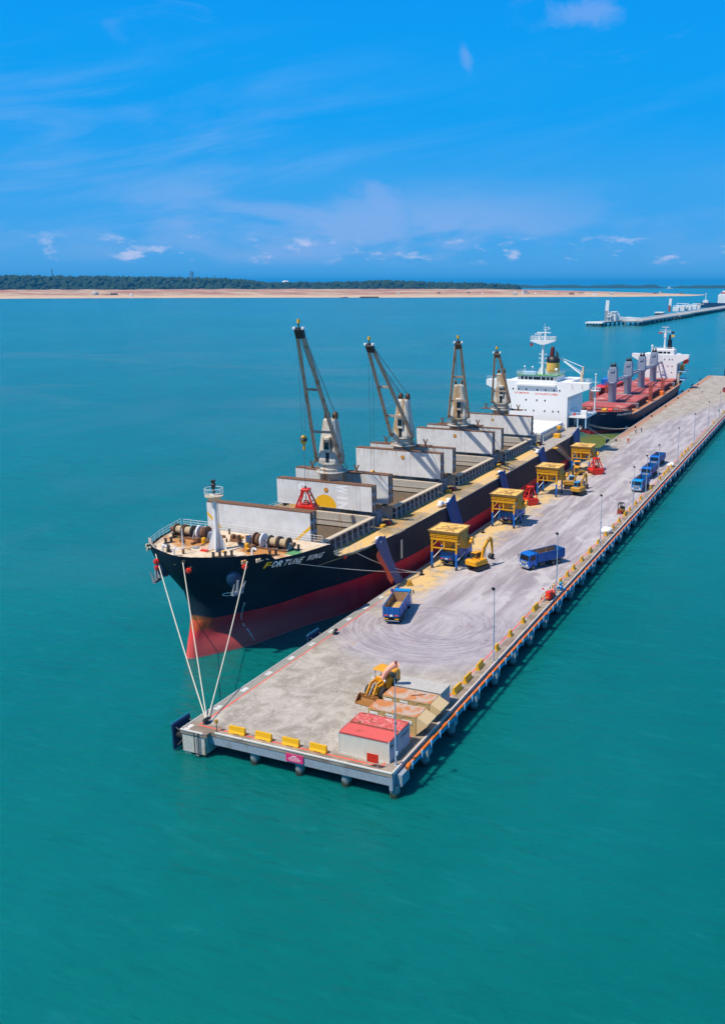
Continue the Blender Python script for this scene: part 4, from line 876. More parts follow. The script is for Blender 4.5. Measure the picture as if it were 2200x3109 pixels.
def windlass(x, y, ang, flip):
    wl_ = local('windlass'); T_ = Matrix.Translation((x, y, 13.9)) @ Matrix.Rotation(ang, 4, 'Z') @ Matrix.Diagonal((flip, 1, 1, 1))
    m = MB(); m.box(-3.6, 3.6, -.9, .9, 0, .22); m.xf(T_).build('bed_plate', 'ruststeel', wl_, True)
    for xx in (-1.2, -2.9):
        m = MB(); m.tube((xx - .62, 0, 1.1), (xx + .62, 0, 1.1), .60, n=16); m.xf(T_).build('rope_drum', 'drumrope', wl_, True)
        for dx in (-.70, .70):
            m = MB(); m.tube((xx + dx - .06, 0, 1.1), (xx + dx + .06, 0, 1.1), .92, n=20); m.xf(T_).build('drum_flange', 'ruststeel' if dx < 0 else 'dark', wl_, True)
    m = MB(); m.tube((.6, 0, 1.1), (.85, 0, 1.1), 1.05, n=20); m.xf(T_).build('brake_wheel', 'bag', wl_, True)
    m = MB(); m.tube((1.3, 0, 1.1), (1.75, 0, 1.1), .9, n=12); m.tube((2.05, 0, 1.1), (2.2, 0, 1.1), 1.05, n=18); m.xf(T_).build('chain_wheel', 'ruststeel', wl_, True)
    m = MB()
    for xx in (-3.75, -2.05, -.15, 1.1, 2.5):
        m.prism([(-.75, .2), (.75, .2), (.22, 1.3), (-.22, 1.3)], 'x', xx - .07, xx + .07)
    m.tube((-4.2, 0, 1.1), (2.7, 0, 1.1), .13, n=8); m.xf(T_).build('bearing_stand', 'grey', wl_, True)
    m = MB(); m.bev(2.7, 3.6, -.6, .6, .22, 1.5, .1); m.xf(T_).build('gear_case', 'bluegrey', wl_, True); MB().tube((-4.2, 0, 1.1), (-4.65, 0, 1.1), .28, .34, n=10).xf(T_).build('warping_head', 'ruststeel', wl_, True)
    m = MB(); m.beam((1.5, -1.1, .25), (1.5, -3.1, .18), .34, .26); m.bev(1.1, 1.95, -2.2, -1.5, .05, .8, .1); m.xf(T_).build('anchor_chain', 'ruststeel', wl_, True)
    m = MB(); m.bev(2.3, 2.9, -1.9, -1.3, 0.0, .85, .1); m.xf(T_).build('control_stand', 'yellow', wl_, True)
windlass(CX - 6.6, 33.6, .0, 1); windlass(CX + 6.3, 33.6, -.02, -1)
bt = None
def bitts(x, y, a, mt='dark'):
    b_ = MB(); b_.bev(-.75, .75, -.3, .3, 0, .12, .03)
    for q in (-.45, .45): b_.lathe([(.2, .1), (.17, .7), (.25, .72), (.25, .82)], (q, 0, 0), 10)
    b_.xf(Matrix.Translation((x, y, 13.9)) @ Matrix.Rotation(a, 4, 'Z')); return b_.build('bitts', mt, ship, True)
for x, y, a in ((-14.2, 26.7, .75), (-25.4, 30.0, 1.2), (-26.4, 32.9, 1.3), (-6.0, 34.4, .1), (-7.4, 30.6, .9), (-22.6, 26.6, -.8), (-12.9, 27.7, .8), (-27.9, 36.5, 1.4)): bitts(x, y, a)
for x, y in ((-16.7, 34.7),):
    m = MB(); m.bev(x - .8, x + .8, y - .5, y + .5, 13.9, 14.3, .05); m.bev(x - .7, x - .2, y - .4, y + .4, 14.3, 14.9, .05); m.bev(x + .2, x + .7, y - .4, y + .4, 14.3, 14.9, .05); m.build('store_hatch', 'ruststeel', ship, True)
m = MB(); m.box(-18.4, -17.2, 28.3, 28.9, 13.9, 14.05)
for q in range(5): m.tube((-18.3 + q * .27, 28.6, 14.05), (-18.3 + q * .27, 28.6, 14.7), .06, .02, n=5)
m.build('red_rack', 'red', ship, True)
m = MB(); m.bev(-18.3, -16.6, 35.4, 36.4, 13.9, 14.35, .05); m.build('spare_gear', 'yellow', ship, True)
for x, y in ((-22.8, 25.6), (-10.0, 29.3), (-20.3, 25.0)):
    m = MB(); pts = [(x, y, 13.9), (x, y, 14.7), (x + .15, y, 15.0), (x + .45, y, 15.1), (x + .7, y, 14.9)]; m.path(pts, .17, 8); m.build('vent_pipe', 'white', ship, True)
for x, y, sx in ((-26.0, 33.6, 1), (-5.4, 33.0, 1)):
    m = MB(); m.box(x - .9, x + .9, y - 1.1, y + .9, 13.901, 13.93); m.build('green_mat', 'deckgreen', ship, True)
rs = random.Random(5)
m = MB()
for i in range(9): 
    x0, y0 = rs.uniform(-25, -8), rs.uniform(27, 31); m.tube((x0, y0, 14.0), (x0 + rs.uniform(-2, 2), y0 + rs.uniform(1, 3.5), 14.0), .05, n=5)
m.build('loose_rope', 'cable', ship, True)
# draught marks, bulb symbol, name on the bow
def hull_x(Y, z, off=0.05): return CX + hb(Y, z) + off
def hull_text(body, h, Y0, Y1, z0, z1, slant=.18, mt='letterwhite'):
    tm = text_mesh(body, h / .7, bold=0.02); k = (Y1 - Y0) / tm.w
    vs = []
    for x, y, _ in tm.v:
        f = x / tm.w; z = z0 + (z1 - z0) * f + y; Y = Y0 + x * k + slant * y; vs.append((hull_x(Y, z, .07), Y, z))
    tm.v = vs; return tm
z_ = lambda Y: 12.98 - (Y - 27.35) * .098
yy = 27.35
for ch, ww in (('F', .62), ('O', .8), ('R', .76), ('T', .7), ('U', .76), ('N', .76), ('E', .66), (' ', .55), ('W', 1.0), ('I', .2), ('N', .78), ('G', .78)):
    if ch != ' ': hull_text(ch, .94, yy, yy + ww, z_(yy), z_(yy + ww), .12).build('name_lettering', 'sunyellow' if ch == 'F' else 'letterwhite', ship, True, fix=False)
    yy += ww + .2
rs = random.Random(3)
marks = [(28.69, 6.77), (28.73, 6.1), (28.96, 5.1), (29.12, 4.2), (29.29, 3.2), (29.48, 2.6), (29.63, 2.05), (29.76, 1.3), (29.98, .35)]
m = MB(); n = 0
for (ya, za), (yb, zb) in zip(marks[:-1], marks[1:]):
    for q in range(3):
        f = q / 3; Y = ya + (yb - ya) * f; z = za + (zb - za) * f; ww = .30 if n % 5 == 0 else .14; n += 1
        m.add([(hull_x(Y - ww * .5, z, .05), Y - ww * .5, z), (hull_x(Y + .1, z, .05), Y + .1, z), (hull_x(Y + .1, z + .09, .05), Y + .1, z + .09), (hull_x(Y - ww * .5, z + .09, .05), Y - ww * .5, z + .09)], [(0, 1, 2, 3)])
tag(m.build('draught_mark', 'letterwhite', ship, True), kind='stuff')
def sym(pts, closed=False):
    m = MB(); P_ = [(hull_x(Y, z, .10), Y, z) for Y, z in pts]; m.path(P_, .045, 5); return m
sym([(26.9, 8.75), (26.6, 8.62), (26.1, 8.60), (25.75, 8.72), (25.65, 8.95), (25.8, 9.12), (26.2, 9.15), (26.5, 9.15), (26.2, 9.45)]).build('bulb_mark', 'letterwhite', ship, True)
# anchors and bolsters, chocks
for s in (1, -1):
    bx = MB(); Yc, zc = 25.3, 12.0; xx = CX + s * (hb(Yc, zc) - .5)
    bx.ball((xx + s * .0, Yc, zc), 1.12, 14, sz=1.45); bx.build('anchor_bolster', 'navy', ship, True)
    m = MB(); o_ = Vector((xx + s * 1.15, Yc - .55, zc - .3)); dn = Vector((s * -.1, -.05, -1)).normalized()
    sd = Vector((0.25 * s, 1, 0)).normalized()
    m.tube(o_, o_ + dn * 1.9, .16, .22, n=8); m.beam(o_ + dn * 1.8 - sd * .9, o_ + dn * 1.8 + sd * .9, .5, .42)
    for q in (-1, 1):
        b_ = o_ + dn * 1.75 + sd * q * .75; m.tube(b_, b_ - dn * 1.5 + Vector((s * .35, 0, 0)) + sd * q * .25, .24, .06, n=6)
    m.build('anchor', 'grey', ship, True)
for s in (1, -1):
    for Y in (25.2, 26.6):
        x = CX + s * hb(Y, 14.6); nx = MB()
        nx.tube((x - s * .1, Y - .55, 14.55), (x + s * .16, Y - .45, 14.55), .2, n=8); nx.tube((x - s * .1, Y, 14.55), (x + s * .2, Y + .1, 14.55), .16, n=8); nx.tube((x - s * .05, Y + .5, 14.55), (x + s * .2, Y + .6, 14.55), .2, n=8); nx.beam((x + s * .1, Y - .75, 14.32), (x + s * .32, Y + .8, 14.32), .22, .12); nx.build('fairlead', 'tan', ship, True)
m = MB(); m.tube((CX + .6, 21.75, 14.45), (CX + .6, 21.5, 14.45), .32, n=12); m.build('centre_lead', 'dark', ship, True)
# railings
def rail_line(pts, hgt, parent, nm='railing', mt='white', step=1.5, r=.032):
    m = MB()
    for a, b in zip(pts[:-1], pts[1:]):
        a = Vector(a); b = Vector(b); n = max(1, round((b - a).length / step))
        for i in range(n + 1):
            q = a.lerp(b, i / n); m.tube(q, q + Vector((0, 0, hgt)), r, n=4, caps=False)
        for f in (1.0, .66, .33): m.tube(a + Vector((0, 0, hgt * f)), b + Vector((0, 0, hgt * f)), r * (1.0 if f == 1 else .8), n=4, caps=False)
    return m.build(nm, mt, parent, True)
rail_line([(CX - hb(Y, 14.2) + .15, Y, 13.95) for Y in (27.9, 29.5, 31.5, 34, 36.5, 38.7)], 1.15, ship)
rail_line([(CX - 13.1, 38.75, 13.9), (CX - 6, 38.75, 13.9)], 1.15, ship); rail_line([(CX - 6, 38.75, 13.9), (CX + 5.5, 38.75, 13.9)], 1.15, ship); rail_line([(CX + 5.5, 38.75, 13.9), (CX + 12.4, 38.75, 13.9)], 1.15, ship)
rail_line([(CX + hb(Y, 10.6) - .25, Y, 10.62) for Y in (41.8, 44, 48.5)], 1.05, ship)
for a, b in ((57.5, 70.5), (71.5, 77), (87, 105), (115.5, 134), (144, 150), (152, 164), (176.5, 181)):
    rail_line([(CX + hb(Y, 10.6) - .25, Y, 10.62) for Y in (a, b)], 1.05, ship)
for a, b in ((42, 80), (80, 120), (120, 160), (160, 190)): rail_line([(CX - hb(Y, 10.6) + .25, Y, 10.62) for Y in (a, b)], 1.05, ship, step=2.0)
# rub mark and scrapes on the midship side
m = MB(); m.box(-1.28, -1.24, 59.4, 60.1, 6.0, 9.3); m.build('painted_post', 'tan_in', ship, True)
# small foredeck gear
rs = random.Random(9)
for i in range(26):
    x, y = rs.uniform(-24.5, -7.5), rs.uniform(27.2, 37.6)
    if abs(x - CX) < 1.8 and abs(y - 29.9) < 1.8: continue
    if hb(y, 13.9) - abs(x - CX) < 1.2: continue
    m = MB(); k = i % 4; mt = ('ruststeel', 'dark', 'yellow', 'grey')[i % 4]
    if k == 0: m.bev(x - .35, x + .35, y - .25, y + .25, 13.9, 14.2 + rs.random() * .3, .05)
    elif k == 1: m.tube((x, y, 13.9), (x, y, 14.4 + rs.random() * .4), .14, n=8)
    elif k == 2: m.tube((x - .3, y, 14.1), (x + .3, y + rs.uniform(-.3, .3), 14.1), .16, n=8)
    else: m.lathe([(.5, 13.9), (.55, 14.02), (.3, 14.1), (.25, 13.95)], (x, y, 0), 12)
    m.build(('tool_box', 'sounding_pipe', 'gas_bottle', 'rope_coil')[k], mt, ship, True)
# deck clutter between hatches
rs = random.Random(21)
for y in (63.0, 92.3, 122.0, 151.3):
    m = MB(); m.box(CX + 5.6, CX + 9.4, y - .9, y + 1.0, 10.5, 12.7); m.build('winch_platform', 'bluegrey', ship, True)
    m = MB()
    for q in range(4): m.tube((CX + 9.6 + q * .0, y - 1.2 + q * .8, 10.5), (CX + 9.6, y - 1.2 + q * .8, 13.0 + .2 * q), .07, n=5)
    m.path([(CX + 8.0, y + 1.3, 13.0), (CX + 9.8, y + 1.4, 12.3), (CX + 11.4, y + 1.2, 10.9)], .12, 6); m.build('hydraulic_pipe', 'grey', ship, True)
    m = MB(); m.bev(CX + 9.9, CX + 11.2, y + 0.2, y + 1.3, 10.5, 11.2, .1); m.build('valve_box', 'darkred', ship, True)
    m = MB(); m.bev(CX + 10.1, CX + 11.0, y - 1.6, y - .5, 10.5, 11.05, .12); m.build('grease_tub', 'yellow', ship, True)
m = MB(); m.tube((CX + 11.6, 166.5, 10.5), (CX + 11.6, 166.5, 12.6), .12, n=6); m.bev(CX + 11.1, CX + 12.2, 165.8, 167.0, 12.6, 13.5, .1); m.bev(CX + 10.8, CX + 12.6, 163.8, 165.5, 10.5, 11.6, .1)
m.build('deck_blower', 'yellow', ship, True)
# ------------------------------------------------------------------ accommodation
HY = 182.0; hs = bpy.data.objects.new('deckhouse', None); C.objects.link(hs); hs.parent = ship; hs.location = -Vector(ship.location)
m = MB(); m.box(CX - 9.4, CX + 9.4, HY, HY + 17, 10.5, 23.62); m.build('front_block', 'house', hs, True)
for s in (1, -1):
    m = MB(); m.prism([(CX + s * 9.402, 19.4), (CX + s * 15.7, 22.05), (CX + s * 15.7, 23.6), (CX + s * 9.402, 23.6)], 'y', HY, HY + 3.6); m.build('bridge_wing', 'house', hs, True)
def windows(pxs, z, w_=.42, h_=.52):
    for px in pxs:
        x = CX + (px - 480) / 40.4 - 6.1
        m = MB(); m.box(x - w_ / 2, x + w_ / 2, HY - .03, HY - .004, z - h_ / 2, z + h_ / 2); o = m.build('window', 'glass', hs, True)
        m = MB(); e = .07
        m.box(x - w_ / 2 - e, x + w_ / 2 + e, HY - .05, HY - .002, z + h_ / 2 + .001, z + h_ / 2 + e); m.box(x - w_ / 2 - e, x + w_ / 2 + e, HY - .05, HY - .002, z - h_ / 2 - e, z - h_ / 2 - .001)
        m.build('window_frame', 'house', hs, True)
windows((435, 502, 601, 735, 838, 940, 1008), 21.2); windows((598, 733, 833), 18.15); windows((430, 497, 597, 697, 832, 933, 1000), 15.1); windows((365, 400), 15.0)
for z, ysx in ((18.6, (184, 186.5, 189, 191.5, 194)), (15.3, (187, 189.5, 192))):
    for y in ysx:
        m = MB(); m.box(CX + 9.402, CX + 9.43, y - .22, y + .22, z - .3, z + .3); m.build('window', 'glass', hs, True)
wall_text('NO SMOKING', .52, CX + (458 - 480) / 40.4 - 6.1, HY - .012, 19.85, 'markred', hs, 4.35); wall_text('NO NAKED FLAMES', .52, CX + (710 - 480) / 40.4 - 6.1, HY - .012, 19.75, 'markred', hs, 6.9)
m = MB(); m.bev(CX - 6.1, CX + 5.9, HY - .75, HY - .003, 22.35, 22.95, .06); m.build('front_ledge', 'house', hs, True)
br_ = MB(); br_.bev(CX - 6.2, CX + 5.9, HY + .35, HY + 9, 23.62, 25.25, .12); brg = br_.build('bridge', 'house', hs, True)
bx = -5.85
for i, ww in enumerate((.6, .95, .95, 1.25, 2.3, 1.25, .95, .95, .6)):
    m = MB(); m.box(CX + bx, CX + bx + ww, HY + .30, HY + .347, 24.1, 24.9); m.build('bridge_window', 'glass' if 0 < i < 8 else 'grey', hs, True); bx += ww + .22
m = MB(); m.box(CX - 6.4, CX + 6.1, HY + .1, HY + 9.2, 25.26, 25.36); m.build('bridge_roof', 'deckgreen', hs, True)
rail_line([(CX - 6.3, HY + .2, 25.36), (CX - .6, HY + .2, 25.36)], 1.0, hs); rail_line([(CX + 3.6, HY + .2, 25.36), (CX + 6.0, HY + .2, 25.36), (CX + 6.0, HY + 9, 25.36)], 1.0, hs); rail_line([(CX - 6.3, HY + .2, 25.36), (CX - 6.3, HY + 9, 25.36)], 1.0, hs)
m = MB(); m.bev(CX - 4.6, CX - .6, HY + 1.0, HY + 2.2, 25.37, 26.4, .1); m.build('locker', 'paleblue', hs, True)
for x, h in ((-4.2, 1.2), (-1.8, 1.1)):
    m = MB(); m.tube((CX + x, HY + 1.4, 26.4), (CX + x, HY + 1.4, 26.4 + h), .05, n=5); m.ball((CX + x, HY + 1.4, 26.5 + h), .32, 8); m.build('radome', 'white', hs, True)
m = MB(); m.tube((CX + 5.2, HY + 2.2, 25.36), (CX + 5.2, HY + 2.2, 26.6), .12, n=6); m.ball((CX + 5.2, HY + 2.2, 27.0), .5, 10); m.build('radome', 'white', hs, True)
MY = 186.5
m = MB(); m.tube((CX + .3, MY, 25.36), (CX + .3, MY, 34.6), .55, .36, n=12); ma = m.build('radar_mast', 'white', hs, True)
m = MB()
for a in range(4):
    q = MB().prism([(0.5, 25.36), (1.9, 25.36), (0.5, 27.6)], 'y', -.06, .06).xf(Matrix.Translation((CX + .3, MY, 0)) @ Matrix.Rotation(a * PI / 2 + .3, 4, 'Z')); m.add(q.v, q.f)
m.build('mast_bracket', 'white', hs, True)
m = MB(); m.prism([(-.6, 34.0), (.6, 34.0), (3.7, 35.0), (3.7, 35.25), (-3.7, 35.25), (-3.7, 35.0)], 'y', -1.1, 1.1); m.xf(Matrix.Translation((CX + .3, MY, 0))).build('radar_platform', 'white', hs, True)
rail_line([(CX - 3.35, MY - 1, 35.25), (CX + 3.95, MY - 1, 35.25), (CX + 3.95, MY + 1, 35.25), (CX - 3.35, MY + 1, 35.25), (CX - 3.35, MY - 1, 35.25)], 1.1, hs, r=.045, step=.9)
m = MB(); m.tube((CX + .9, MY, 35.25), (CX + .9, MY, 38.4), .38, .2, n=8); m.tube((CX - .9, MY, 35.25), (CX - .9, MY, 36.9), .25, n=8); m.tube((CX + .7, MY, 38.4), (CX + .7, MY, 40.0), .07, n=5); m.tube((CX + 1.8, MY, 38.0), (CX + 1.8, MY, 39.2), .06, n=5); m.beam((CX + .2, MY, 38.9), (CX + 2.1, MY, 38.9), .1); m.beam((CX + .1, MY, 38.3), (CX + 2.4, MY, 38.6), .1); m.build('top_mast', 'white', hs, True)
m = MB(); m.box(CX - 1.6, CX + 2.6, MY - .25, MY - .05, 37.3, 37.6); m.box(CX - 2.3, CX - .1, MY - .4, MY - .2, 36.9, 37.15); m.build('radar_scanner', 'white', hs, True)
m = MB()
for z in (28.6, 29.9, 31.1): m.beam((CX - .8, MY, z), (CX + 1.4, MY, z), .12); m.box(CX - .9, CX - .7, MY - .1, MY + .1, z, z + .35); m.box(CX + 1.3, CX + 1.5, MY - .1, MY + .1, z, z + .35)
m.build('lamp_arm', 'white', hs, True)
m = MB(); m.box(CX - 3.4, CX - 2.6, MY - .9, MY - .87, 33.5, 34.4); m.build('flag', 'darkred', hs, True)
FY = 194.5
m = MB(); m.lathe([(2.05, 23.6), (2.0, 28.2)], (CX + 1.1, FY, 0), 20); fu = m.build('funnel', 'funnel', hs, True)
m = MB(); m.lathe([(2.03, 28.21), (2.0, 29.9), (1.5, 29.95)], (CX + 1.1, FY, 0), 20); m.build('funnel_top', 'black', hs, True)
m = MB(); m.tube((CX + .9, FY - .2, 29.2), (CX + .9, FY - .2, 32.4), .62, n=12); m.tube((CX + .3, FY + .2, 29.4), (CX + .3, FY + .2, 31.4), .35, n=8); m.ball((CX + .9, FY - .2, 32.4), .62, 12); m.build('uptake', mat('uptake_maroon', (0.13, 0.022, 0.02), .6), hs, True)
m = MB()
for x, h in ((2.0, 31.8), (2.35, 31.4), (2.7, 31.0)): m.tube((CX + x, FY, 29.4), (CX + x, FY, h), .14, n=6)
m.build('exhaust_pipe', 'dark', hs, True)
# provision crane on the after deck
m = MB(); m.tube((CX + 12.3, 186.3, 23.4), (CX + 12.3, 186.3, 25.6), .55, .5, n=10); m.prism([(CX + 11.9, 25.6), (CX + 12.8, 25.6), (CX + 12.9, 28.0), (CX + 12.5, 28.0)], 'y', 186.0, 186.6); pc = m.build('provision_crane', 'tan_in', hs, True)
m = MB(); a_ = Vector((CX + 12.0, 186.3, 25.8)); b_ = Vector((CX + 4.2, 189.5, 30.2)); u_ = Vector((0, 0, .9))
m.beam(a_, b_, .24); m.beam(a_ + Vector((.5, 0, 2.1)), b_ + Vector((0, 0, .15)), .14); m.beam(a_ + Vector((0, .55, 0)), b_, .2)
for i in range(9):
    f = i / 9; p0 = a_.lerp(b_, f); p1 = (a_ + Vector((.0, .55, 0))).lerp(b_, f + .08); m.beam(p0, p1, .11); p2 = a_.lerp(b_, f) + Vector((0, .25, .75 * (1 - f))); m.beam(p0, p2, .11); m.beam(p2, a_.lerp(b_, min(1, f + .11)) + Vector((0, .25, .75 * (1 - min(1, f + .11)))), .08)
m.build('lattice_jib', 'white', hs, True)
rail_line([(CX + 8.8, HY + 3.4, 23.6), (CX + 15.6, HY + 3.4, 23.6)], 1.0, hs); rail_line([(CX - 15.5, HY + .3, 23.6), (CX - 12.5, HY + .3, 23.6)], 1.0, hs); rail_line([(CX + 13.8, HY + 3.5, 23.6), (CX + 15.6, HY + .4, 23.6)], 1.0, hs)
for x in (10.5, 13.5):
    m = MB(); m.beam((CX + x, HY - .25, 23.3), (CX + x + .3, HY - .25, 22.1), .12); m.build('wing_bracket', 'tan_in', hs, True)
# boat deck over the quarter
m = MB(); m.box(CX + 9.402, CX + 15.0, HY + .8, HY + 13, 13.45, 13.95); m.build('boat_deck', 'house', hs, True)
rail_line([(CX + 9.6, HY + .9, 13.95), (CX + 14.9, HY + .9, 13.95), (CX + 14.9, HY + 10, 13.95)], 1.1, hs, r=.05)
m = MB(); m.bev(CX + 13.0, CX + 14.8, HY + 1.6, HY + 3.2, 13.96, 15.6, .1); m.build('liferaft_box', 'white', hs, True)
m = MB(); m.tube((CX + 11.4, HY + .82, 14.5), (CX + 11.4, HY + .76, 14.5), .38, n=14); m.build('lifebuoy', 'red', hs, True)
for x in (12.2, 14.6):
    m = MB(); m.box(CX + x, CX + x + .35, HY + .9, HY + 1.3, 10.5, 13.448); m.build('deck_stanchion', 'paleblue', hs, True)
M['recess'] = mat('recess_shade_teal', (0.035, 0.12, 0.20), .6, (0.02, .04, .05), .4, 1.0)  # blue-green shade under the boat deck put into the wall colour
m = MB(); m.box(CX + 9.403, CX + 9.44, HY + 1.6, HY + 13, 10.5, 13.4); m.box(CX + 9.44, CX + 14.4, HY + 6, HY + 6.1, 10.5, 13.4); m.build('recess_wall', 'recess', hs, True)
m = MB(); m.box(CX + 9.9, CX + 10.7, HY + 5.95, HY + 5.998, 10.55, 12.6); m.build('door', 'white', hs, True)
m = MB(); m.bev(CX + 11.2, CX + 12.2, HY + 3.0, HY + 4.4, 10.5, 11.7, .1); m.build('deck_machinery', 'dark', hs, True)
# ------------------------------------------------------------------ second ship
C2 = -13.4
ship2 = thing('cargo_ship', 'black hulled cargo ship with red hatches and four grey cranes beyond the white deckhouse', 'ship', (C2, 236, 0))
def hb2(Y, z):
    tt = Y - (236.5 - .12 * max(0, z - 2))
    if tt <= 0: return 0
    dk = interp(tt, [0, .4, 1.2, 3, 6, 11, 18, 110, 128, 140], [0, 2.2, 4.2, 7, 9.6, 11.6, 12.1, 12.1, 11.6, 9.5]); wl_ = interp(tt, [0, .4, 2, 6, 14, 26, 110, 140], [0, .8, 2.8, 6.0, 9.8, 12.1, 12.1, 4])
    u = max(0, min(1, z / 7.5)); return wl_ * (1 - u) + dk * u
t = NT('hull_paint_second'); p = t.xyz(); n = t.noise(.3, 5, .6); c = t.mix(t.step(p[2], 1.3, 1.36), t.mix(n, (0.22, 0.012, 0.02), (0.33, .03, .03)), t.mix(n, (0.004, 0.012, 0.040), (0.008, 0.020, 0.060))); M['hull2'] = t.out(c, .5, spec=.15)
M['hatchred'] = mat('hatch_red', (0.46, 0.085, 0.07), .6, (0.66, 0.42, 0.33), .50, .16, .1); M['coamred'] = mat('coaming_red', (0.20, 0.03, 0.035), .6, var=.2); M['reddeck'] = mat('red_oxide_deck', (0.50, 0.20, 0.085), .7, (0.55, .36, .2), .4, .4); M['cranegrey'] = mat('crane_grey', (0.25, 0.29, 0.37), .5, var=.05); M['postred'] = mat('post_red', (0.36, 0.07, 0.04), .6)
def ztop2(Y): return interp(Y, [236, 246.5, 247.5, 249.5, 362, 372], [8.1, 7.75, 7.6, 6.1, 5.8, 7.2])
m = MB(); tt2 = [0, .2, .4, .8, 1.2, 2, 3, 4.5, 6, 8.5, 10, 11, 12, 13.5, 15, 18, 24, 40, 70, 100, 115, 125, 132, 140]
for s in (1, -1):
    rows = []
    for q in tt2:
        Yb = 236.3 + q; zt = ztop2(Yb); row = []
        for f in (-.2, 0, .12, .2, .35, .5, .65, .8, .9, 1):
            z = zt * f if f >= 0 else -1.2; Y = Yb - .12 * max(0, z - 2) * max(0, 1 - q / 12); row.append((C2 + s * hb2(Y + .02, z) * (0 if q == 0 else 1), Y, z))
        rows.append(row)
    m.grid(rows)
    if s == 1: l2 = rows[-1]
    else: m.grid([l2, rows[-1]], smooth=False)
m.build('hull', 'hull2', ship2, True)
m = MB(); e = [(hb2(Y, 6.9) - .1, Y) for Y in (236.4, 237, 238, 240, 243, 248, 249)]; m.prism([(C2 + max(.1, a), b) for a, b in e] + [(C2 - max(.1, a), b) for a, b in reversed(e)], 'z', 6.7, 6.9); m.build('forecastle_deck', 'postred', ship2, True)
m = MB(); e = [(hb2(Y, 5.4) - .1, Y) for Y in (249.01, 256, 330, 350, 362, 370, 375.8)]; m.prism([(C2 + a, b) for a, b in e] + [(C2 - a, b) for a, b in reversed(e)], 'z', 5.2, 5.4); m.build('main_deck', 'reddeck', ship2, True)
m = MB()
for s in (1, -1): m.grid([[(C2 + s * (hb2(Y, ztop2(Y)) + .04), Y, ztop2(Y) + .03), (C2 + s * (hb2(Y, ztop2(Y)) - .25), Y, ztop2(Y) + .03), (C2 + s * (hb2(Y, ztop2(Y)) - .25), Y, ztop2(Y) - .9)] for Y in (236.6, 237, 238, 240, 243, 246.5, 247.5, 249.5, 256, 300, 362, 372)], smooth=False)
m.build('bulwark', 'grey', ship2, True)
CY2 = (267, 294, 321, 348)
for i, (a, b) in enumerate(((251.5, 263.5), (270.5, 290.5), (297.5, 317.5), (324.5, 344.5), (351, 361))):
    m = MB(); m.box(C2 - 8.2, C2 + 8.2, a, b, 5.4, 7.5)
    for q in range(8): m.box(C2 + 8.2, C2 + 8.5, a + .3 + q * (b - a - .8) / 7, a + .5 + q * (b - a - .8) / 7, 5.4, 7.4)
    for z in (6.2, 6.9): m.box(C2 + 8.201, C2 + 8.62, a, b, z, z + .12)
    m.build('hatch_coaming', 'coamred', ship2, True)
    n = 4
    for q in range(n):
        y0 = a - .2 + (b - a + .4) * q / n; m = MB(); m.bev(C2 - 8.6, C2 + 8.6, y0, y0 + (b - a + .4) / n - .12, 7.5, 8.1, .1); m.build('hatch_cover', 'hatchred', ship2, True)
    m = MB(); m.box(C2 - 9.4, C2 + 9.6, a - 1.6, a - .5, 7.2, 7.5)
    for q in range(4): m.box(C2 + 8.7 + q * .25, C2 + 8.8 + q * .25, a - 1.5, a - .6, 5.4, 7.2)
    m.build('cross_beam', 'grey', ship2, True)
for i, y in enumerate(CY2):
    cr = bpy.data.objects.new('deck_crane', None); C.objects.link(cr); cr.parent = ship2; cr.location = -Vector(ship2.location)
    m = MB(); m.lathe([(1.5, 5.4), (1.5, 14.6), (1.8, 14.9), (1.8, 15.3), (1.5, 15.4)], (C2, y, 0), 18); m.build('pedestal', 'cranegrey', cr, True)
    m = MB(); r1_ = [(-1.62, -1.5), (1.62, -1.5), (1.62, 1.5), (-1.62, 1.5)]
    m.add([(C2 + a * k, y + b * k, z) for z, k in ((15.4, 1.0), (18.5, .97), (21.0, .78)) for a, b in r1_], [(r * 4 + i_, r * 4 + (i_ + 1) % 4, r * 4 + 4 + (i_ + 1) % 4, r * 4 + 4 + i_) for r in range(2) for i_ in range(4)] + [(8, 9, 10, 11)]); m.build('crane_house', 'cranegrey', cr, True)
    m = MB(); m.tube((C2 - .9, y, 21.6), (C2 - .3, y, 21.6), .7, n=10); m.tube((C2 + .3, y, 21.9), (C2 + .9, y, 21.9), .7, n=10); m.box(C2 - 1.1, C2 + 1.1, y - .2, y + .2, 21, 21.6); m.build('head_sheave', 'black', cr, True)
    m = MB(); m.box(C2 - .75, C2 + .75, y - 1.75, y - 1.3, 19.2, 20.3); m.build('cab_window', 'cranegrey', cr, True)
    m = MB(); ye = y + 22.5
    for s in (-1, 1): m.beam((C2 + s * 1.5, y + 1.2, 15.6), (C2 + s * .7, ye, 15.0 + .4 * (i % 2)), .5, .8)
    for q in (.3, .55, .8): m.beam((C2 - 1.2, y + 22 * q, 15.4), (C2 + 1.2, y + 22 * q, 15.4), .3)
    m.bev(C2 - 1.1, C2 + 1.1, ye - .3, ye + 1.3, 14.4, 15.8, .2); m.build('jib', 'cranegrey', cr, True)
    m = MB()
    for s in (-.5, .5): m.tube((C2 + s, y, 21.8), (C2 + s, ye - 1, 15.7), .06, n=4)
    m.build('luffing_cable', 'cable', cr, True)
for x, y in ((8.9, 293), (8.9, 319.5), (-8.9, 268), (-8.9, 293)):
    m = MB()
    for dx, dy, h in ((0, 0, 12), (.8, .0, 11.6), (0, 2.2, 12.4), (.8, 2.2, 11.8)): m.box(C2 + x + dx - .15, C2 + x + dx + .15, y + dy - .15, y + dy + .15, 5.4, h)
    for z in (8, 10): m.beam((C2 + x, y, z), (C2 + x, y + 2.2, z), .18)
    m.build('stanchion_post', 'postred', ship2, True)
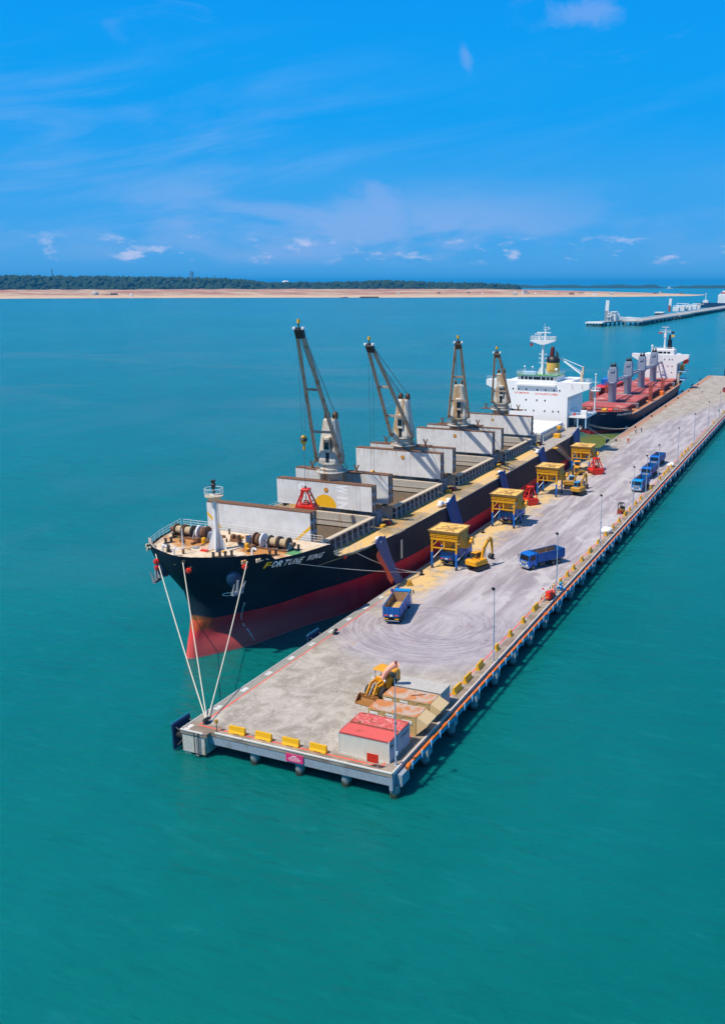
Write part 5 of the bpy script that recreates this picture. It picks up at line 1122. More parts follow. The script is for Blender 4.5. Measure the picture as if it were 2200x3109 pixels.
m = MB(); m.bev(C2 + 8.8, C2 + 10.6, 316, 318.4, 5.4, 7.0, .1); m.build('deck_box', 'orange', ship2, True)
m = MB(); m.tube((C2, 240.5, 6.9), (C2, 240.5, 20.3), .36, .22, n=10); m.lathe([(.4, 14.2), (1.7, 14.8), (1.7, 14.95), (.4, 14.96)], (C2, 240.5, 0), 10)
for z in (15.9,):
    for i in range(10): a, b = 2 * PI * i / 10, 2 * PI * (i + 1) / 10; m.tube((C2 + 1.7 * math.cos(a), 240.5 + 1.7 * math.sin(a), z), (C2 + 1.7 * math.cos(b), 240.5 + 1.7 * math.sin(b), z), .07, n=4); m.tube((C2 + 1.7 * math.cos(a), 240.5 + 1.7 * math.sin(a), 14.9), (C2 + 1.7 * math.cos(a), 240.5 + 1.7 * math.sin(a), z), .06, n=4)
m.beam((C2 - 1, 240.5, 17.8), (C2 + 1, 240.5, 17.8), .15); m.ball((C2, 240.5, 20.5), .4, 8); m.build('foremast', 'white', ship2, True)
for x, mt in ((-4.6, 'ruststeel'), (-2.4, 'postred'), (3.0, 'yellow'), (5.2, 'red'), (-6.4, 'postred')):
    m = MB(); m.tube((C2 + x - .8, 242.5, 8.0), (C2 + x + .8, 242.5, 8.0), .75, n=10); m.bev(C2 + x - 1, C2 + x + 1, 241.9, 243.1, 6.9, 7.6, .1); m.build('windlass', mt, ship2, True)
m = MB()
for s in (1, -1):
    for Y in (239, 242, 245.5, 248.5): m.tube((C2 + s * (hb2(Y, 7) - .3), Y, 7.0), (C2 + s * (hb2(Y, 7) - .3), Y, 8.9), .05, n=4)
for x in range(-11, 12): m.tube((C2 + x * .95, 249, 6.9), (C2 + x * .95, 249, 8.1), .05, n=4)
for z in (7.5, 8.1): m.tube((C2 - 10.6, 249, z), (C2 + 10.6, 249, z), .05, n=4)
m.build('railing', 'postred', ship2, True)
def htxt2(body, h, Y0, Y1, z0):
    tm = text_mesh(body, h / .7); k = (Y1 - Y0) / tm.w
    tm.v = [(C2 + hb2(Y0 + x * k + .15 * y, z0 + y) + .12, Y0 + x * k + .15 * y, z0 + y) for x, y, _ in tm.v]; return tm
htxt2('TAN BINH 242', .75, 240.2, 247.6, 6.4).build('name_lettering', 'letterwhite', ship2, True, fix=False)
# its deckhouse
h2 = bpy.data.objects.new('deckhouse', None); C.objects.link(h2); h2.parent = ship2; h2.location = -Vector(ship2.location); Y2 = 363.0
m = MB(); m.box(C2 - 8.0, C2 + 8.0, Y2, Y2 + 11, 5.4, 18.9); m.build('front_block', 'house', h2, True)
for s in (1, -1):
    m = MB(); m.prism([(C2 + s * 8.002, 14.7), (C2 + s * 13.2, 17.6), (C2 + s * 13.2, 19.0), (C2 + s * 8.002, 19.0)], 'y', Y2, Y2 + 3); m.build('bridge_wing', 'house', h2, True)
m = MB(); m.bev(C2 - 3.4, C2 + 6.3, Y2 + .4, Y2 + 8, 18.9, 21.2, .15); m.build('bridge', 'house', h2, True)
for x, ww in ((-2.6, 1.3), (-1.0, 2.0), (1.4, 1.3), (3.2, 1.3)):
    m = MB(); m.box(C2 + x, C2 + x + ww, Y2 + .34, Y2 + .396, 19.3, 20.2); m.build('bridge_window', 'glass', h2, True)
for x, z in ((-1.0, 16.6), (2.2, 16.6), (4.4, 16.6), (5.7, 16.6), (.6, 15.0), (1.7, 13.5), (3.9, 13.5), (5.8, 13.5), (-.7, 10.7), (1.6, 10.7), (5.8, 10.6)):
    m = MB(); m.box(C2 + x - .22, C2 + x + .22, Y2 - .04, Y2 - .004, z - .3, z + .3); m.build('window', 'glass', h2, True)
rail_line([(C2 - 3.2, Y2 + .6, 21.2), (C2 + 6.2, Y2 + .6, 21.2)], 1.0, h2, r=.05)
m = MB(); m.tube((C2 + 1.4, Y2 + 3, 21), (C2 + 1.4, Y2 + 3, 31.2), .5, .3, n=8); m.box(C2 - 1.2, C2 + 4.0, Y2 + 2.6, Y2 + 3.4, 29.0, 29.25); m.box(C2 - .2, C2 + 2.9, Y2 + 2.4, Y2 + 2.6, 31.2, 31.5); m.beam((C2 - 1.2, Y2 + 3, 30), (C2 + 4, Y2 + 3, 30), .12); m.bev(C2 + .8, C2 + 2, Y2 + 2.5, Y2 + 3.5, 26.5, 28.5, .1); m.build('radar_mast', 'white', h2, True)
m = MB(); m.tube((C2 + 3.0, Y2 + 7, 21), (C2 + 3.0, Y2 + 7, 25.4), 1.1, 1.0, n=10); m.tube((C2 + 2.9, Y2 + 7, 25.4), (C2 + 2.9, Y2 + 7, 27.6), .5, n=8); m.build('funnel', 'black', h2, True)
for x, z, mt in ((4.1, 28.4, 'black'), (4.2, 26.9, 'sunyellow'), (-1.6, 28.3, 'red')):
    m = MB(); m.box(C2 + x, C2 + x + 1.5, Y2 + 2.9, Y2 + 2.94, z, z + .9); m.build('signal_flag', mt, h2, True)
m = MB(); m.tube((C2 - 4.2, Y2 + 2, 18.9), (C2 - 4.2, Y2 + 2, 22.2), .35, n=8); m.ball((C2 - 4.2, Y2 + 2, 22.6), .6, 8); m.ball((C2 + 5.6, Y2 + 2, 21.9), .45, 8); m.build('radome', 'white', h2, True)
m = MB()
for k in range(9): m.lathe([(1.2 * math.sin(PI * k / 8) + .02, 0), (1.2 * math.sin(PI * (k + 1) / 8) + .02, .001)], (0, 0, 0), 4) if False else None
m.ball((0, 0, 0), 1.35, 12); m.v = [(C2 + 11.2 + x, Y2 + 6 + y * 2.6, 15.6 + z) for x, y, z in m.v]; m.build('lifeboat', 'red', h2, True)
m = MB(); m.beam((C2 + 9.0, Y2 + 4, 9), (C2 + 10.6, Y2 + 4, 16.4), .45); m.beam((C2 + 9.0, Y2 + 8, 9), (C2 + 10.6, Y2 + 8, 16.4), .45); m.bev(C2 + 8.9, C2 + 10.4, Y2 + 3.8, Y2 + 8.2, 11.5, 13.8, .1); m.build('davit', 'olive', h2, True)
m = MB(); m.box(C2 + 8.01, C2 + 12.2, Y2 + 1, Y2 + 11, 11.0, 11.3); m.box(C2 + 8.01, C2 + 11.8, Y2 + 1.5, Y2 + 11, 7.0, 7.4); m.build('boat_deck', 'paleblue', h2, True)
m = MB(); m.tube((C2 + 9.4, Y2 - 1.8, 5.4), (C2 + 9.4, Y2 - 1.8, 10.4), .5, .45, n=10); m.build('vent_post', 'tan_in', ship2, True)
sbt = thing('supply_boat', 'red supply boat with a blue wheelhouse on the far side of the second ship', 'boat', (-30.2, 322, 0))
m = MB(); m.prism([(-3.6, 0), (0, -7), (3.6, 0), (3.6, 26), (-3.6, 26)], 'z', -1, 7.3); m.build('hull', 'red', sbt); m = MB(); m.bev(-2.4, 2.4, 6, 14, 7.3, 10.2, .3); m.build('wheelhouse', 'cabblue', sbt); m = MB(); m.tube((0, 9, 10.2), (0, 9, 13.5), .15, n=6); m.build('mast', 'bag', sbt)
# ------------------------------------------------------------------ mooring lines, rat guards
def rope(name, label, a, b, sag, r=.055, cat='rope', grp='mooring ropes', mt='rope'):
    a = Vector(a); b = Vector(b); pts = [a.lerp(b, i / 14) - Vector((0, 0, sag * 4 * (i / 14) * (1 - i / 14))) for i in range(15)]
    o = MB().path(pts, r, 6).build(name, mt); return tag(o, label, cat, grp)
B0 = (1.85, 2.25, 3.5)
rope('mooring_rope', 'leftmost pale bow rope from the far bow lead down to the corner bollard', (CX - 5.6, 23.3, 14.4), B0, .5, .065)
rope('mooring_rope', 'pale bow rope from the centre lead of the bow to the corner bollard', (CX + .6, 21.5, 14.4), (1.9, 2.35, 3.5), .4, .06)
rope('mooring_rope', 'pale bow rope from the lead below the foredeck edge to the corner bollard', (CX + hb(25.3, 14.6) + .25, 25.3, 14.5), (2.0, 2.4, 3.5), .4, .065)
rope('mooring_rope', 'thin spring rope crossing under the painted ship name', (CX + hb(27.2, 14.55) + .25, 27.2, 14.5), (1.8, 61.2, 3.45), .5, .045)
rope('mooring_rope', 'spring rope from the low deck lead past the blue tarpaulin', (CX + hb(46.8, 10.5) + .1, 46.8, 10.4), (1.75, 61.2, 3.45), .7, .05)
for i, (tx, ty, lb) in enumerate(((1.5, 208.4, 'nearer of the two short stern ropes down to the berth edge'), (1.45, 208.6, 'farther of the two short stern ropes down to the berth edge'), (1.3, 238.0, 'upper of the two long stern ropes crossing the second hull'), (1.3, 238.2, 'lower of the two long stern ropes crossing the second hull'))):
    rope('mooring_rope', lb, (CX + hb(192 + i, 10.5) - .1, 190.5 + i * .5, 10.9 + .4 * (i % 2)), (tx, ty, 3.4), .9 if i < 2 else 1.4, .05)
def guard(loc, d, label):
    o = thing('rat_guard', label, 'rat guard', loc, 0, 'red rat guards by the bow ropes'); d = Vector(d).normalized(); m = MB(); m.tube(Vector((0, 0, 0)) - d * .12, d * .1, .42, .30, n=14); m.build('disc', 'red', o); m = MB(); m.tube(d * .1, d * .32, .16, .1, n=8); m.build('collar', 'darkred', o)
guard((-20.6, 21.6, 13.95), (1, -1.4, .4), 'upper red rat guard hanging off the far bow'); guard((-20.5, 21.6, 13.1), (1, -1.4, .4), 'lower red rat guard hanging off the far bow')
guard((CX + 1.6, 21.35, 13.45), (.7, -1, .5), 'red rat guard by the centre bow rope'); guard((CX + hb(25.3, 14.2) + .45, 24.6, 13.9), (.8, -1, .3), 'red rat guard on the bow rope under the foredeck edge')
guard((CX + hb(44.3, 10.2) + .2, 44.3, 10.35), (1, .2, .1), 'small red rat guard at the low deck lead by the blue tarpaulin')
# ------------------------------------------------------------------ tarpaulins, sacks, gangway
def tarp(y0, y1, label, foot=(0.25, 3.02), big=False, shift=3.2):
    o = thing('tarpaulin', label, 'tarpaulin', (-1.2, y0, 0), 0, 'blue tarpaulins slung from ship to quay'); rows = []
    for i in range(15):
        f = i / 14; row = []
        for j in range(8):
            g_ = j / 7; y = (y1 - y0) * g_ * (1 - .28 * f * (1 if big else .2)) + shift * f
            z = 11.75 + (.35 * math.sin(g_ * 5 + y0)) * (1 - f) + (foot[1] - 11.6) * f ** .9 + (.6 * g_ - .3) * (1 - f)
            x = (foot[0] + 1.2) * f ** 1.3 + .16 * math.sin(g_ * 9 + f * 4 + y0) * (.4 + f); row.append((x, y, z))
        rows.append(row)
    MB().grid([[(-.9, r[1] + .1, 11.1 - .1 * k) for k, r in enumerate(rows[0])]] + rows).build('sheet', 'tarpgrey' if big else 'tarpblue', o)
    m = MB(); m.path([(-.5, -.4, 10.9), (0, .1, 11.6)], .03, 4); m.path([Vector(rows[-1][0]), Vector(rows[-1][0]) + Vector((.6, .4, .02 - (rows[-1][0][2] - 3.02)))], .03, 4); m.build('lashing', 'rope', o)
    return o, rows
o, rows = tarp(50.1, 53.6, 'big grey-blue tarpaulin draped to the quay with a red strip beside it', (0.45, 3.05), True, 4.2)
e = [r[0] for r in rows]; MB().grid([[Vector(p) + Vector((.02, -.75 - .25 * math.sin(i), -.6)), Vector(p) + Vector((.03, 0.05, 0))] for i, p in enumerate(e[2:13])]).build('red_strip', 'orangecloth', o)
tarp(79.0, 83.2, 'blue tarpaulin behind the hopper nearest the bow'); tarp(107.6, 112.0, 'blue tarpaulin behind the second hopper from the bow'); tarp(136.5, 140.9, 'blue tarpaulin behind the third hopper from the bow')
tarp(168.0, 174.2, 'blue tarpaulin hanging flat below the stern bulwark', (-.5, 6.2), False, .3)
for i, (x, y, lb) in enumerate(((-1.9, 52.6, 'white sack at the top of the big tarpaulin'), (-2.1, 82.3, 'white sacks at the top of the tarpaulin behind the first hopper'), (-2.6, 79.6, 'white sack lying on the spilled grain of the ship deck'), (-2.0, 111.0, 'white sack at the top of the second blue tarpaulin'), (-2.1, 139.6, 'white sack at the top of the third blue tarpaulin'))):
    m = MB(); rs = random.Random(i)
    for q in range(3):
        b_ = MB().ball((0, 0, 0), .55, 10, sz=.55); b_.v = [(a * (1 + .2 * mnoise.noise(Vector((a * 3, b * 3, q)))) + rs.uniform(-.0, .0), b * 1.2, c_) for a, b, c_ in b_.v]
        dx, dy, dz = rs.uniform(-.4, .4), (q - 1) * .7, .36 + (.35 if q == 1 else 0); m.add([(x + a + dx, y + b + dy, 10.62 + c_ + dz) for a, b, c_ in b_.v], b_.f, 0, True)
    tag(m.build('sack', 'bag'), lb, 'sack', 'white sacks on the ship deck')
gw = thing('gangway', 'gangway with rails slanting down the ship side behind the last hopper', 'gangway', (-.7, 147, 0))
a_, b_ = Vector((0, 2.8, 10.5)), Vector((0, 17.2, 4.4))
for x in (-.45, .45):
    MB().beam(a_ + Vector((x, 0, 0)), b_ + Vector((x, 0, 0)), .1, .3).build('side_beam', 'tan_in', gw)
m = MB()
for i in range(15):
    q = a_.lerp(b_, i / 14)
    for x in (-.45, .45): m.tube(q + Vector((x, 0, 0)), q + Vector((x, 0, 1.1)), .03, n=4)
for x in (-.45, .45): m.tube(a_ + Vector((x, 0, 1.1)), b_ + Vector((x, 0, 1.1)), .035, n=4)
m.build('handrail', 'inner', gw)
st_ = MB().box(-.42, .42, -.14, .14, 0, .04).build('step', 'grey', gw)
for i in range(24): c_ = st_ if i == 0 else st_.copy(); (C.objects.link(c_) if i else None); c_.location = a_.lerp(b_, i / 23) + Vector((0, 0, .12))
MB().box(-.6, .6, 1.2, 2.8, 10.35, 10.55).build('platform', 'yellow', gw)
# ------------------------------------------------------------------ grain hoppers
def hopper():
    o = thing('grain_hopper', 'x', 'hopper', (0, 0, 0), 0, 'yellow grain hoppers along the berth')
    for x in (-2.3, 2.3):
        for y in (-2.2, 2.2):
            MB().box(x - .14, x + .14, y - .14, y + .14, 3.0, 5.3).build('leg', 'yellow', o)
            MB().bev(x - .17, x + .17, y - .17, y + .17, .5, 3.0, .04).build('leg_sleeve', 'cabblue', o)
            MB().lathe([(.26, 0), (.22, .5)], (x, y, 0), 10).build('foot', 'dark', o)
            m = MB(); s = -1 if x > 0 else 1; m.prism([(x + s * .14, 5.3), (x + s * .14, 4.75), (x + s * .26, 5.05), (x + s * .6, 5.3)], 'y', y - .08, y + .08); m.build('gusset', 'yellow', o)
    for z, h in ((5.2, .38), (5.80, .15), (6.10, .14), (6.40, .17)):
        m = MB(); k = 2.52 + (z - 5.3) * .10
        m.box(-k, k, -k + .1, -k + .22, z, z + h); m.box(-k, k, k - .22, k - .1, z, z + h); m.box(-k, -k + .12, -k + .221, k - .221, z, z + h); m.box(k - .12, k, -k + .221, k - .221, z, z + h); m.build('ring_beam', 'yellow', o)
    m = MB()
    for x in (-2.4, -1.2, 0, 1.2, 2.4):
        m.box(x - .06, x + .06, -2.42, -2.31, 5.62, 6.4); m.box(x - .06, x + .06, 2.31, 2.42, 5.62, 6.4)
    m.build('upright', 'yellow', o)
    m = MB(); a, b = 2.62, 2.86
    for s in (1, -1):
        m.add([(-a, s * a, 6.56), (a, s * a, 6.56), (b, s * b, 7.0), (-b, s * b, 7.0), (-b, s * (b - .06), 7.04), (b, s * (b - .06), 7.04), (a, s * (a - .1), 6.6), (-a, s * (a - .1), 6.6)], [(0, 1, 2, 3), (3, 2, 5, 4), (4, 5, 6, 7)])
        m.add([(s * a, -a, 6.56), (s * a, a, 6.56), (s * b, b, 7.0), (s * b, -b, 7.0), (s * (b - .06), -b, 7.04), (s * (b - .06), b, 7.04), (s * (a - .1), a, 6.6), (s * (a - .1), -a, 6.6)], [(0, 1, 2, 3), (3, 2, 5, 4), (4, 5, 6, 7)])
    m.build('flared_rim', 'wood', o)
    m = MB(); m.add([(x * k, y * k, z) for z, k in ((6.4, 1.95), (4.4, 1.2), (3.7, .55), (3.45, .55)) for x, y in ((-1, -1), (1, -1), (1, 1), (-1, 1))], [(r * 4 + i, r * 4 + (i + 1) % 4, r * 4 + 4 + (i + 1) % 4, r * 4 + 4 + i) for r in range(3) for i in range(4)]); m.build('funnel', 'olive', o)
    rs = random.Random(4); n = 13
    MB().grid([[(-2.75 + 5.5 * i / (n - 1), -2.75 + 5.5 * j / (n - 1), 6.86 + .16 * mnoise.noise(Vector((i * .6, j * .6, 2))) - .16 * math.exp(-((i - 6) ** 2 + (j - 7) ** 2) / 9)) for j in range(n)] for i in range(n)]).build('grain_heap', 'grain', o)
    for (x0, y0, x1, y1) in ((-1.9, -1.7, 2.0, .3), (-1.0, 1.3, 1.6, -1.9), (.2, -2.2, 2.3, 1.0), (-1.4, -.2, 1.0, 1.6)):
        MB().beam((x0, y0, 7.02), (x1, y1, 7.08), .16, .10).build('plank', 'wood', o)
    for z, mt in ((1.9, 'bag'), (4.2, 'yellow')):
        for x in (-2.3, 2.3): MB().beam((x, -2.04, z - .3), (x, 2.04, z + .35), .12, .16).build('brace', mt, o)
    MB().beam((-2.15, -2.2, 3.75), (2.15, -2.2, 3.75), .16, .2).build('cross_tie', 'yellow', o); MB().beam((-2.15, 2.2, 3.75), (2.15, 2.2, 3.75), .16, .2).build('cross_tie', 'yellow', o); MB().box(-.12, .12, -2.3, -2.1, 3.86, 5.28).build('hanger', 'yellow', o)
    m = MB(); m.add([(2.66, -1.4, 6.3), (2.66, 1.9, 6.3), (3.6, 1.6, 3.6), (3.5, -.3, 3.6), (2.5, -1.2, 3.9), (2.5, 1.7, 3.6)], [(0, 1, 2, 3), (0, 3, 4), (1, 5, 2), (3, 2, 5, 4), (0, 4, 5, 1)]); m.build('side_chute', 'olive', o)
    m = MB(); m.tube((3.3, .9, 4.6), (4.0, .9, 4.6), .34, n=10); m.bev(3.2, 3.9, 1.3, 2.0, 4.2, 5.2, .08); m.build('motor', 'loader', o)
    return o
hp = hopper()
HL = ['yellow grain hopper with a blue lorry and an excavator, nearest the bow', 'yellow grain hopper over a blue lorry with a red grab behind, second from the bow', 'yellow grain hopper standing empty-legged beside two excavators', 'yellow grain hopper farthest along, beside a wheel loader and red grab']
for i, y in enumerate((67.9, 98.4, 128.9, 158.9)): place(hp, i == 0, (4.05, y, PZ), (.0, .01, -.01, 0)[i], HL[i], None)
# ------------------------------------------------------------------ lorries
def lorry(cabm, load=False):
    o = thing('tipper_lorry', 'x', 'lorry', (0, 0, 0), 0, 'blue tipper lorries on the pier')
    m = MB(); m.box(-.5, -.3, -4.0, 3.9, .75, 1.05); m.box(.3, .5, -4.0, 3.9, .75, 1.05)
    for y in (-3.6, -1.6, .6, 2.4): m.box(-.3, .3, y, y + .15, .78, 1.0)
    m.bev(-1.15, -.55, .3, 1.6, .5, 1.05, .06); m.bev(.55, 1.15, .2, 1.5, .5, 1.05, .06); m.build('chassis', 'dark', o)
    cb = MB(); P_ = [(2.45, .62), (4.28, .62), (4.32, 1.75), (4.12, 2.72), (3.9, 2.88), (2.5, 2.92), (2.45, 2.8)]; cb.prism(P_, 'x', -1.22, 1.22); cab = cb.build('cab', cabm, o)
    m = MB(); m.add([(-1.10, 4.335, 1.78), (1.10, 4.335, 1.78), (1.06, 4.155, 2.64), (-1.06, 4.155, 2.64)], [(0, 1, 2, 3)]); m.build('windscreen', 'glass', cab)
    for s in (1, -1):
        m = MB(); m.add([(s * 1.228, 2.75, 1.75), (s * 1.228, 3.85, 1.75), (s * 1.228, 3.95, 2.05), (s * 1.228, 3.72, 2.6), (s * 1.228, 2.75, 2.6)], [(0, 1, 2, 3, 4)]); m.build('side_window', 'glass', cab)
        m = MB(); m.beam((s * 1.2, 4.1, 2.5), (s * 1.5, 4.3, 2.5), .05); m.bev(s * 1.5 - .1, s * 1.5 + .1, 4.25, 4.35, 2.0, 2.55, .03); m.build('mirror', 'black', cab)
        m = MB(); m.bev(s * .85 - .22, s * .85 + .22, 4.36, 4.43, .85, 1.08, .03); m.build('headlight', 'bag', cab)
    m = MB(); m.bev(-1.24, 1.24, 4.12, 4.42, .48, .82, .06); m.build('bumper', 'grey', cab)
    m = MB(); m.box(-.8, .8, 4.325, 4.36, 1.15, 1.6); m.build('grille', 'grey', cab)
    bd = MB(); w_, y0, y1, zb, zt = 1.25, -4.2, 2.3, 1.2, 2.78; th = .07
    bd.box(-w_, w_, y0, y1, zb, zb + .12); bd.box(-w_, -w_ + th, y0, y1, zb + .12, zt); bd.box(w_ - th, w_, y0, y1, zb + .12, zt); bd.box(-w_ + th, w_ - th, y1 - th, y1, zb + .12, zt + .25)
    body = bd.build('cargo_body', 'blue', o)
    m = MB()
    for s in (1, -1): m.box(s * (w_ - .075) - .003, s * (w_ - .075) + .003, y0 + .1, y1 - .1, zb + .2, zt - .03)
    m.box(-w_ + .09, w_ - .09, y1 - .082, y1 - .073, zb + .2, zt + .1); m.box(-w_ + .09, w_ - .09, y0 + .09, y1 - .09, zb + .122, zb + .14)
    for y in (-2.0, 0.2): m.box(-w_ + .08, -w_ + .16, y, y + .1, zb + .15, zt - .03); m.box(w_ - .16, w_ - .08, y, y + .1, zb + .15, zt - .03)
    m.build('inner_lining', 'inner', body)
    m = MB()
    for s in (1, -1):
        m.box(s * w_ - .04 + s * .04, s * w_ + .04 + s * .04, y0, y1, zt - .12, zt + .02); m.box(s * w_ - .03 + s * .03, s * w_ + .03 + s * .03, y0, y1, zb, zb + .15)
        for y in (-4.15, -2.0, .2, 2.15): m.box(s * w_ - .03 + s * .03, s * w_ + .03 + s * .03, y, y + .12, zb + .15, zt - .12)
    m.build('body_rib', 'blue', body)
    tg = MB(); tg.box(-w_, w_, y0 - .08, y0 - .003, zb, zt - .05)
    for x in (-1.2, -.45, .35, 1.08): tg.box(x, x + .12, y0 - .14, y0 - .081, zb + .05, zt - .1)
    for z in (zb + .45, zt - .22): tg.box(-w_, w_, y0 - .13, y0 - .081, z, z + .1) if False else None
    tg.build('tailgate', 'blue', o)
    for s in (1, -1):
        MB().box(s * .78 - .26, s * .78 + .26, y0 - .16, y0 - .141, 1.42, 1.58).build('reflector', 'orangecloth', o)
        MB().box(s * .8 - .3, s * .8 + .3, -4.22, -4.1, .82, .98).build('tail_light', 'sunyellow', o)
    MB().box(-.22, .22, y0 - .16, y0 - .141, 1.32, 1.62).build('number_plate', 'bag', o); MB().beam((-1.15, -4.12, .6), (1.15, -4.12, .6), .1, .14).build('rear_bar', 'grey', o)
    wh = None
    for s in (1, -1):
        for y in (3.25, -1.55, -2.9):
            ww = .3 if y > 0 else .52
            q = MB().tube((s * (1.22 - ww), y, .5), (s * 1.22, y, .5), .5, n=18).build('wheel', 'tyre', o); MB().tube((s * 1.215, y, .5), (s * 1.235, y, .5), .27, n=12).build('rim', 'rim', q)
    m = MB()
    for s in (1, -1): m.box(s * .95 - .28, s * .95 + .28, -3.55, -.9, 1.06, 1.12)
    m.build('mudguard', 'grey', o)
    if load: MB().grid([[(-1.16 + 2.32 * i / 8, -4.1 + 6.3 * j / 14, 2.3 + .55 * math.sin(PI * j / 14) * math.sin(PI * i / 8) + .1 * mnoise.noise(Vector((i * .7, j * .7, 1)))) for j in range(15)] for i in range(9)]).build('grain_load', 'grain', o)
    return o
LA = lorry('cabblue'); LB = lorry('skyblue'); LC = lorry('cabblue', True)
hd = lambda dx, dy: math.atan2(-dx, dy)
place(LB, True, (6.55, 42.2, PZ), hd(-.235, 1), 'blue tipper seen from behind on the scuffed turning circle, partly filled', None)
MB().grid([[(-1.1 + 2.2 * i / 6, -3.4 + 5 * j / 8, 1.42 + .28 * math.exp(-((i - 3) ** 2 / 5 + (j - 5) ** 2 / 6))) for j in range(9)] for i in range(7)]).build('grain_load', 'wood', LB)
LB2 = copy_tree(LB); [bpy.data.objects.remove(c) for c in list(LB2.children) if c.name.startswith('grain_load')]
place(LA, True, (19.15, 74.6, PZ), hd(-.50, -.866), 'empty dark blue tipper parked slantwise in the middle of the pier', None)
place(LC, True, (4.05, 71.3, PZ), hd(.03, 1), 'loaded blue lorry filling under the hopper nearest the bow', None)
place(LC, False, (4.05, 102.4, PZ), hd(.02, 1), 'loaded blue lorry filling under the second hopper', None)
place(LB2, True, (22.75, 143.1, PZ), hd(-.05, -1), 'sky-blue cab lorry at the head of the waiting queue', None)
place(LA, False, (21.75, 159.0, PZ), hd(-.04, -1), 'dark blue lorry in the middle of the waiting queue', None)
place(LA, False, (20.75, 175.6, PZ), hd(-.04, -1), 'dark blue lorry at the back of the waiting queue', None)
# ------------------------------------------------------------------ excavators
def excavator(bodym, cabm, glassroof, reach):
    o = thing('excavator', 'x', 'excavator', (0, 0, 0), 0, 'tracked excavators by the hoppers')
    for s in (1, -1):
        m = MB(); P_ = [(-1.75, .42), (-1.5, .06), (1.5, .06), (1.75, .42), (1.5, .78), (-1.5, .78)]; m.prism(P_, 'x', s * .95 - .25, s * .95 + .25)
        for q in range(16): y = -1.5 + q * .2; m.box(s * .95 - .27, s * .95 + .27, y, y + .1, .02, .058); m.box(s * .95 - .27, s * .95 + .27, y, y + .1, .782, .82)
        m.build('track', 'dark', o)
    MB().lathe([(.7, .6), (.7, 1.05)], (0, 0, 0), 14).build('turntable', 'dark', o)
    MB().bev(-1.2, 1.2, -1.9, 1.2, 1.05, 1.5, .08).build('platform', bodym, o)
    MB().bev(-1.25, 1.25, -2.35, -1.2, 1.15, 2.05, .18).build('counterweight', bodym, o); MB().bev(.1, 1.18, -1.19, .8, 1.5, 2.0, .08).build('engine_cover', bodym, o); MB().tube((.7, -.8, 2.0), (.7, -.8, 2.45), .07, n=6).build('exhaust', 'dark', o)
    cb = MB()
    for x in (-1.18, -.3):
        for y in (-.55, .95): cb.box(x, x + .08, y, y + .08, 1.5, 2.85)
    cb.bev(-1.2, -.2, -.6, 1.1, 1.5, 2.0, .05); cb.bev(-1.25, -.15, -.65, 1.15, 2.85, 2.97, .05); cab = cb.build('cab', cabm, o)
    m = MB(); m.box(-1.16, -1.14, -.46, .94, 2.02, 2.84); m.box(-.26, -.24, -.46, .94, 2.02, 2.84); m.box(-1.09, -.31, 1.0, 1.02, 2.02, 2.84); m.box(-1.09, -.31, -.53, -.51, 2.02, 2.84); m.build('cab_window', 'glass', cab)
    bm, stk = reach
    def arm(pts, w_, hs_, nm):
        m = MB()
        for (a, b), (h1, h2) in zip(zip(pts[:-1], pts[1:]), zip(hs_[:-1], hs_[1:])):
            d = Vector((0, b[0] - a[0], b[1] - a[1])).normalized(); n_ = Vector((0, -d.z, d.y)); A, B = Vector((.15, *a)), Vector((.15, *b)); X = Vector((w_ / 2, 0, 0))
            vs = [A - X - n_ * h1 / 2, A + X - n_ * h1 / 2, A + X + n_ * h1 / 2, A - X + n_ * h1 / 2, B - X - n_ * h2 / 2, B + X - n_ * h2 / 2, B + X + n_ * h2 / 2, B - X + n_ * h2 / 2]; m.add(vs, [(0, 3, 2, 1), (4, 5, 6, 7), (0, 1, 5, 4), (1, 2, 6, 5), (2, 3, 7, 6), (3, 0, 4, 7)])
        return m.build(nm, bodym, o)
    arm(bm, .34, [.35, .58, .5, .3], 'boom'); arm(stk, .28, [.3, .42, .22], 'stick')
    m = MB(); a = bm[1]; m.tube((-.12, 1.1, 1.35), (-.12, a[0] + .1, a[1] - .2), .08, n=7); m.tube((.42, 1.1, 1.35), (.42, a[0] + .1, a[1] - .2), .08, n=7); m.tube((.15, bm[2][0], bm[2][1] + .35), (.15, stk[0][0] - .1, stk[0][1] + .3), .07, n=7); m.build('hydraulic_ram', 'grey', o)
    y, z = stk[-1]; m = MB(); P_ = [(y - .1, z + .1), (y - .55, z - .2), (y - .6, z - .75), (y - .2, z - 1.0), (y + .25, z - .75), (y + .1, z - .7), (y - .15, z - .75), (y - .35, z - .55), (y - .1, z - .2)]; m.prism(P_, 'x', -.4, .7); m.build('bucket', 'dark', o)
    return o
E1 = excavator('loader', 'loader', 1, ([(.6, 1.7), (1.2, 3.6), (2.1, 4.6), (3.1, 4.9)], [(2.85, 5.2), (3.25, 4.6), (3.55, 2.0)]))
place(E1, True, (9.55, 68.2, PZ), hd(.35, 1), 'orange-yellow excavator with raised arm beside the hopper nearest the bow', None)
E2 = excavator('olive', 'skyblue', 1, ([(.6, 1.7), (1.1, 3.3), (2.0, 4.3), (3.0, 4.4)], [(2.8, 4.6), (3.2, 4.3), (3.6, 1.9)]))
place(E2, True, (7.0, 137.0, PZ), hd(1, .25), 'ochre excavator with blue cab turned sideways, behind the other', None)
place(E2, False, (10.6, 131.3, PZ), hd(.2, 1), 'ochre excavator with blue cab seen from behind, in front of the other', None)
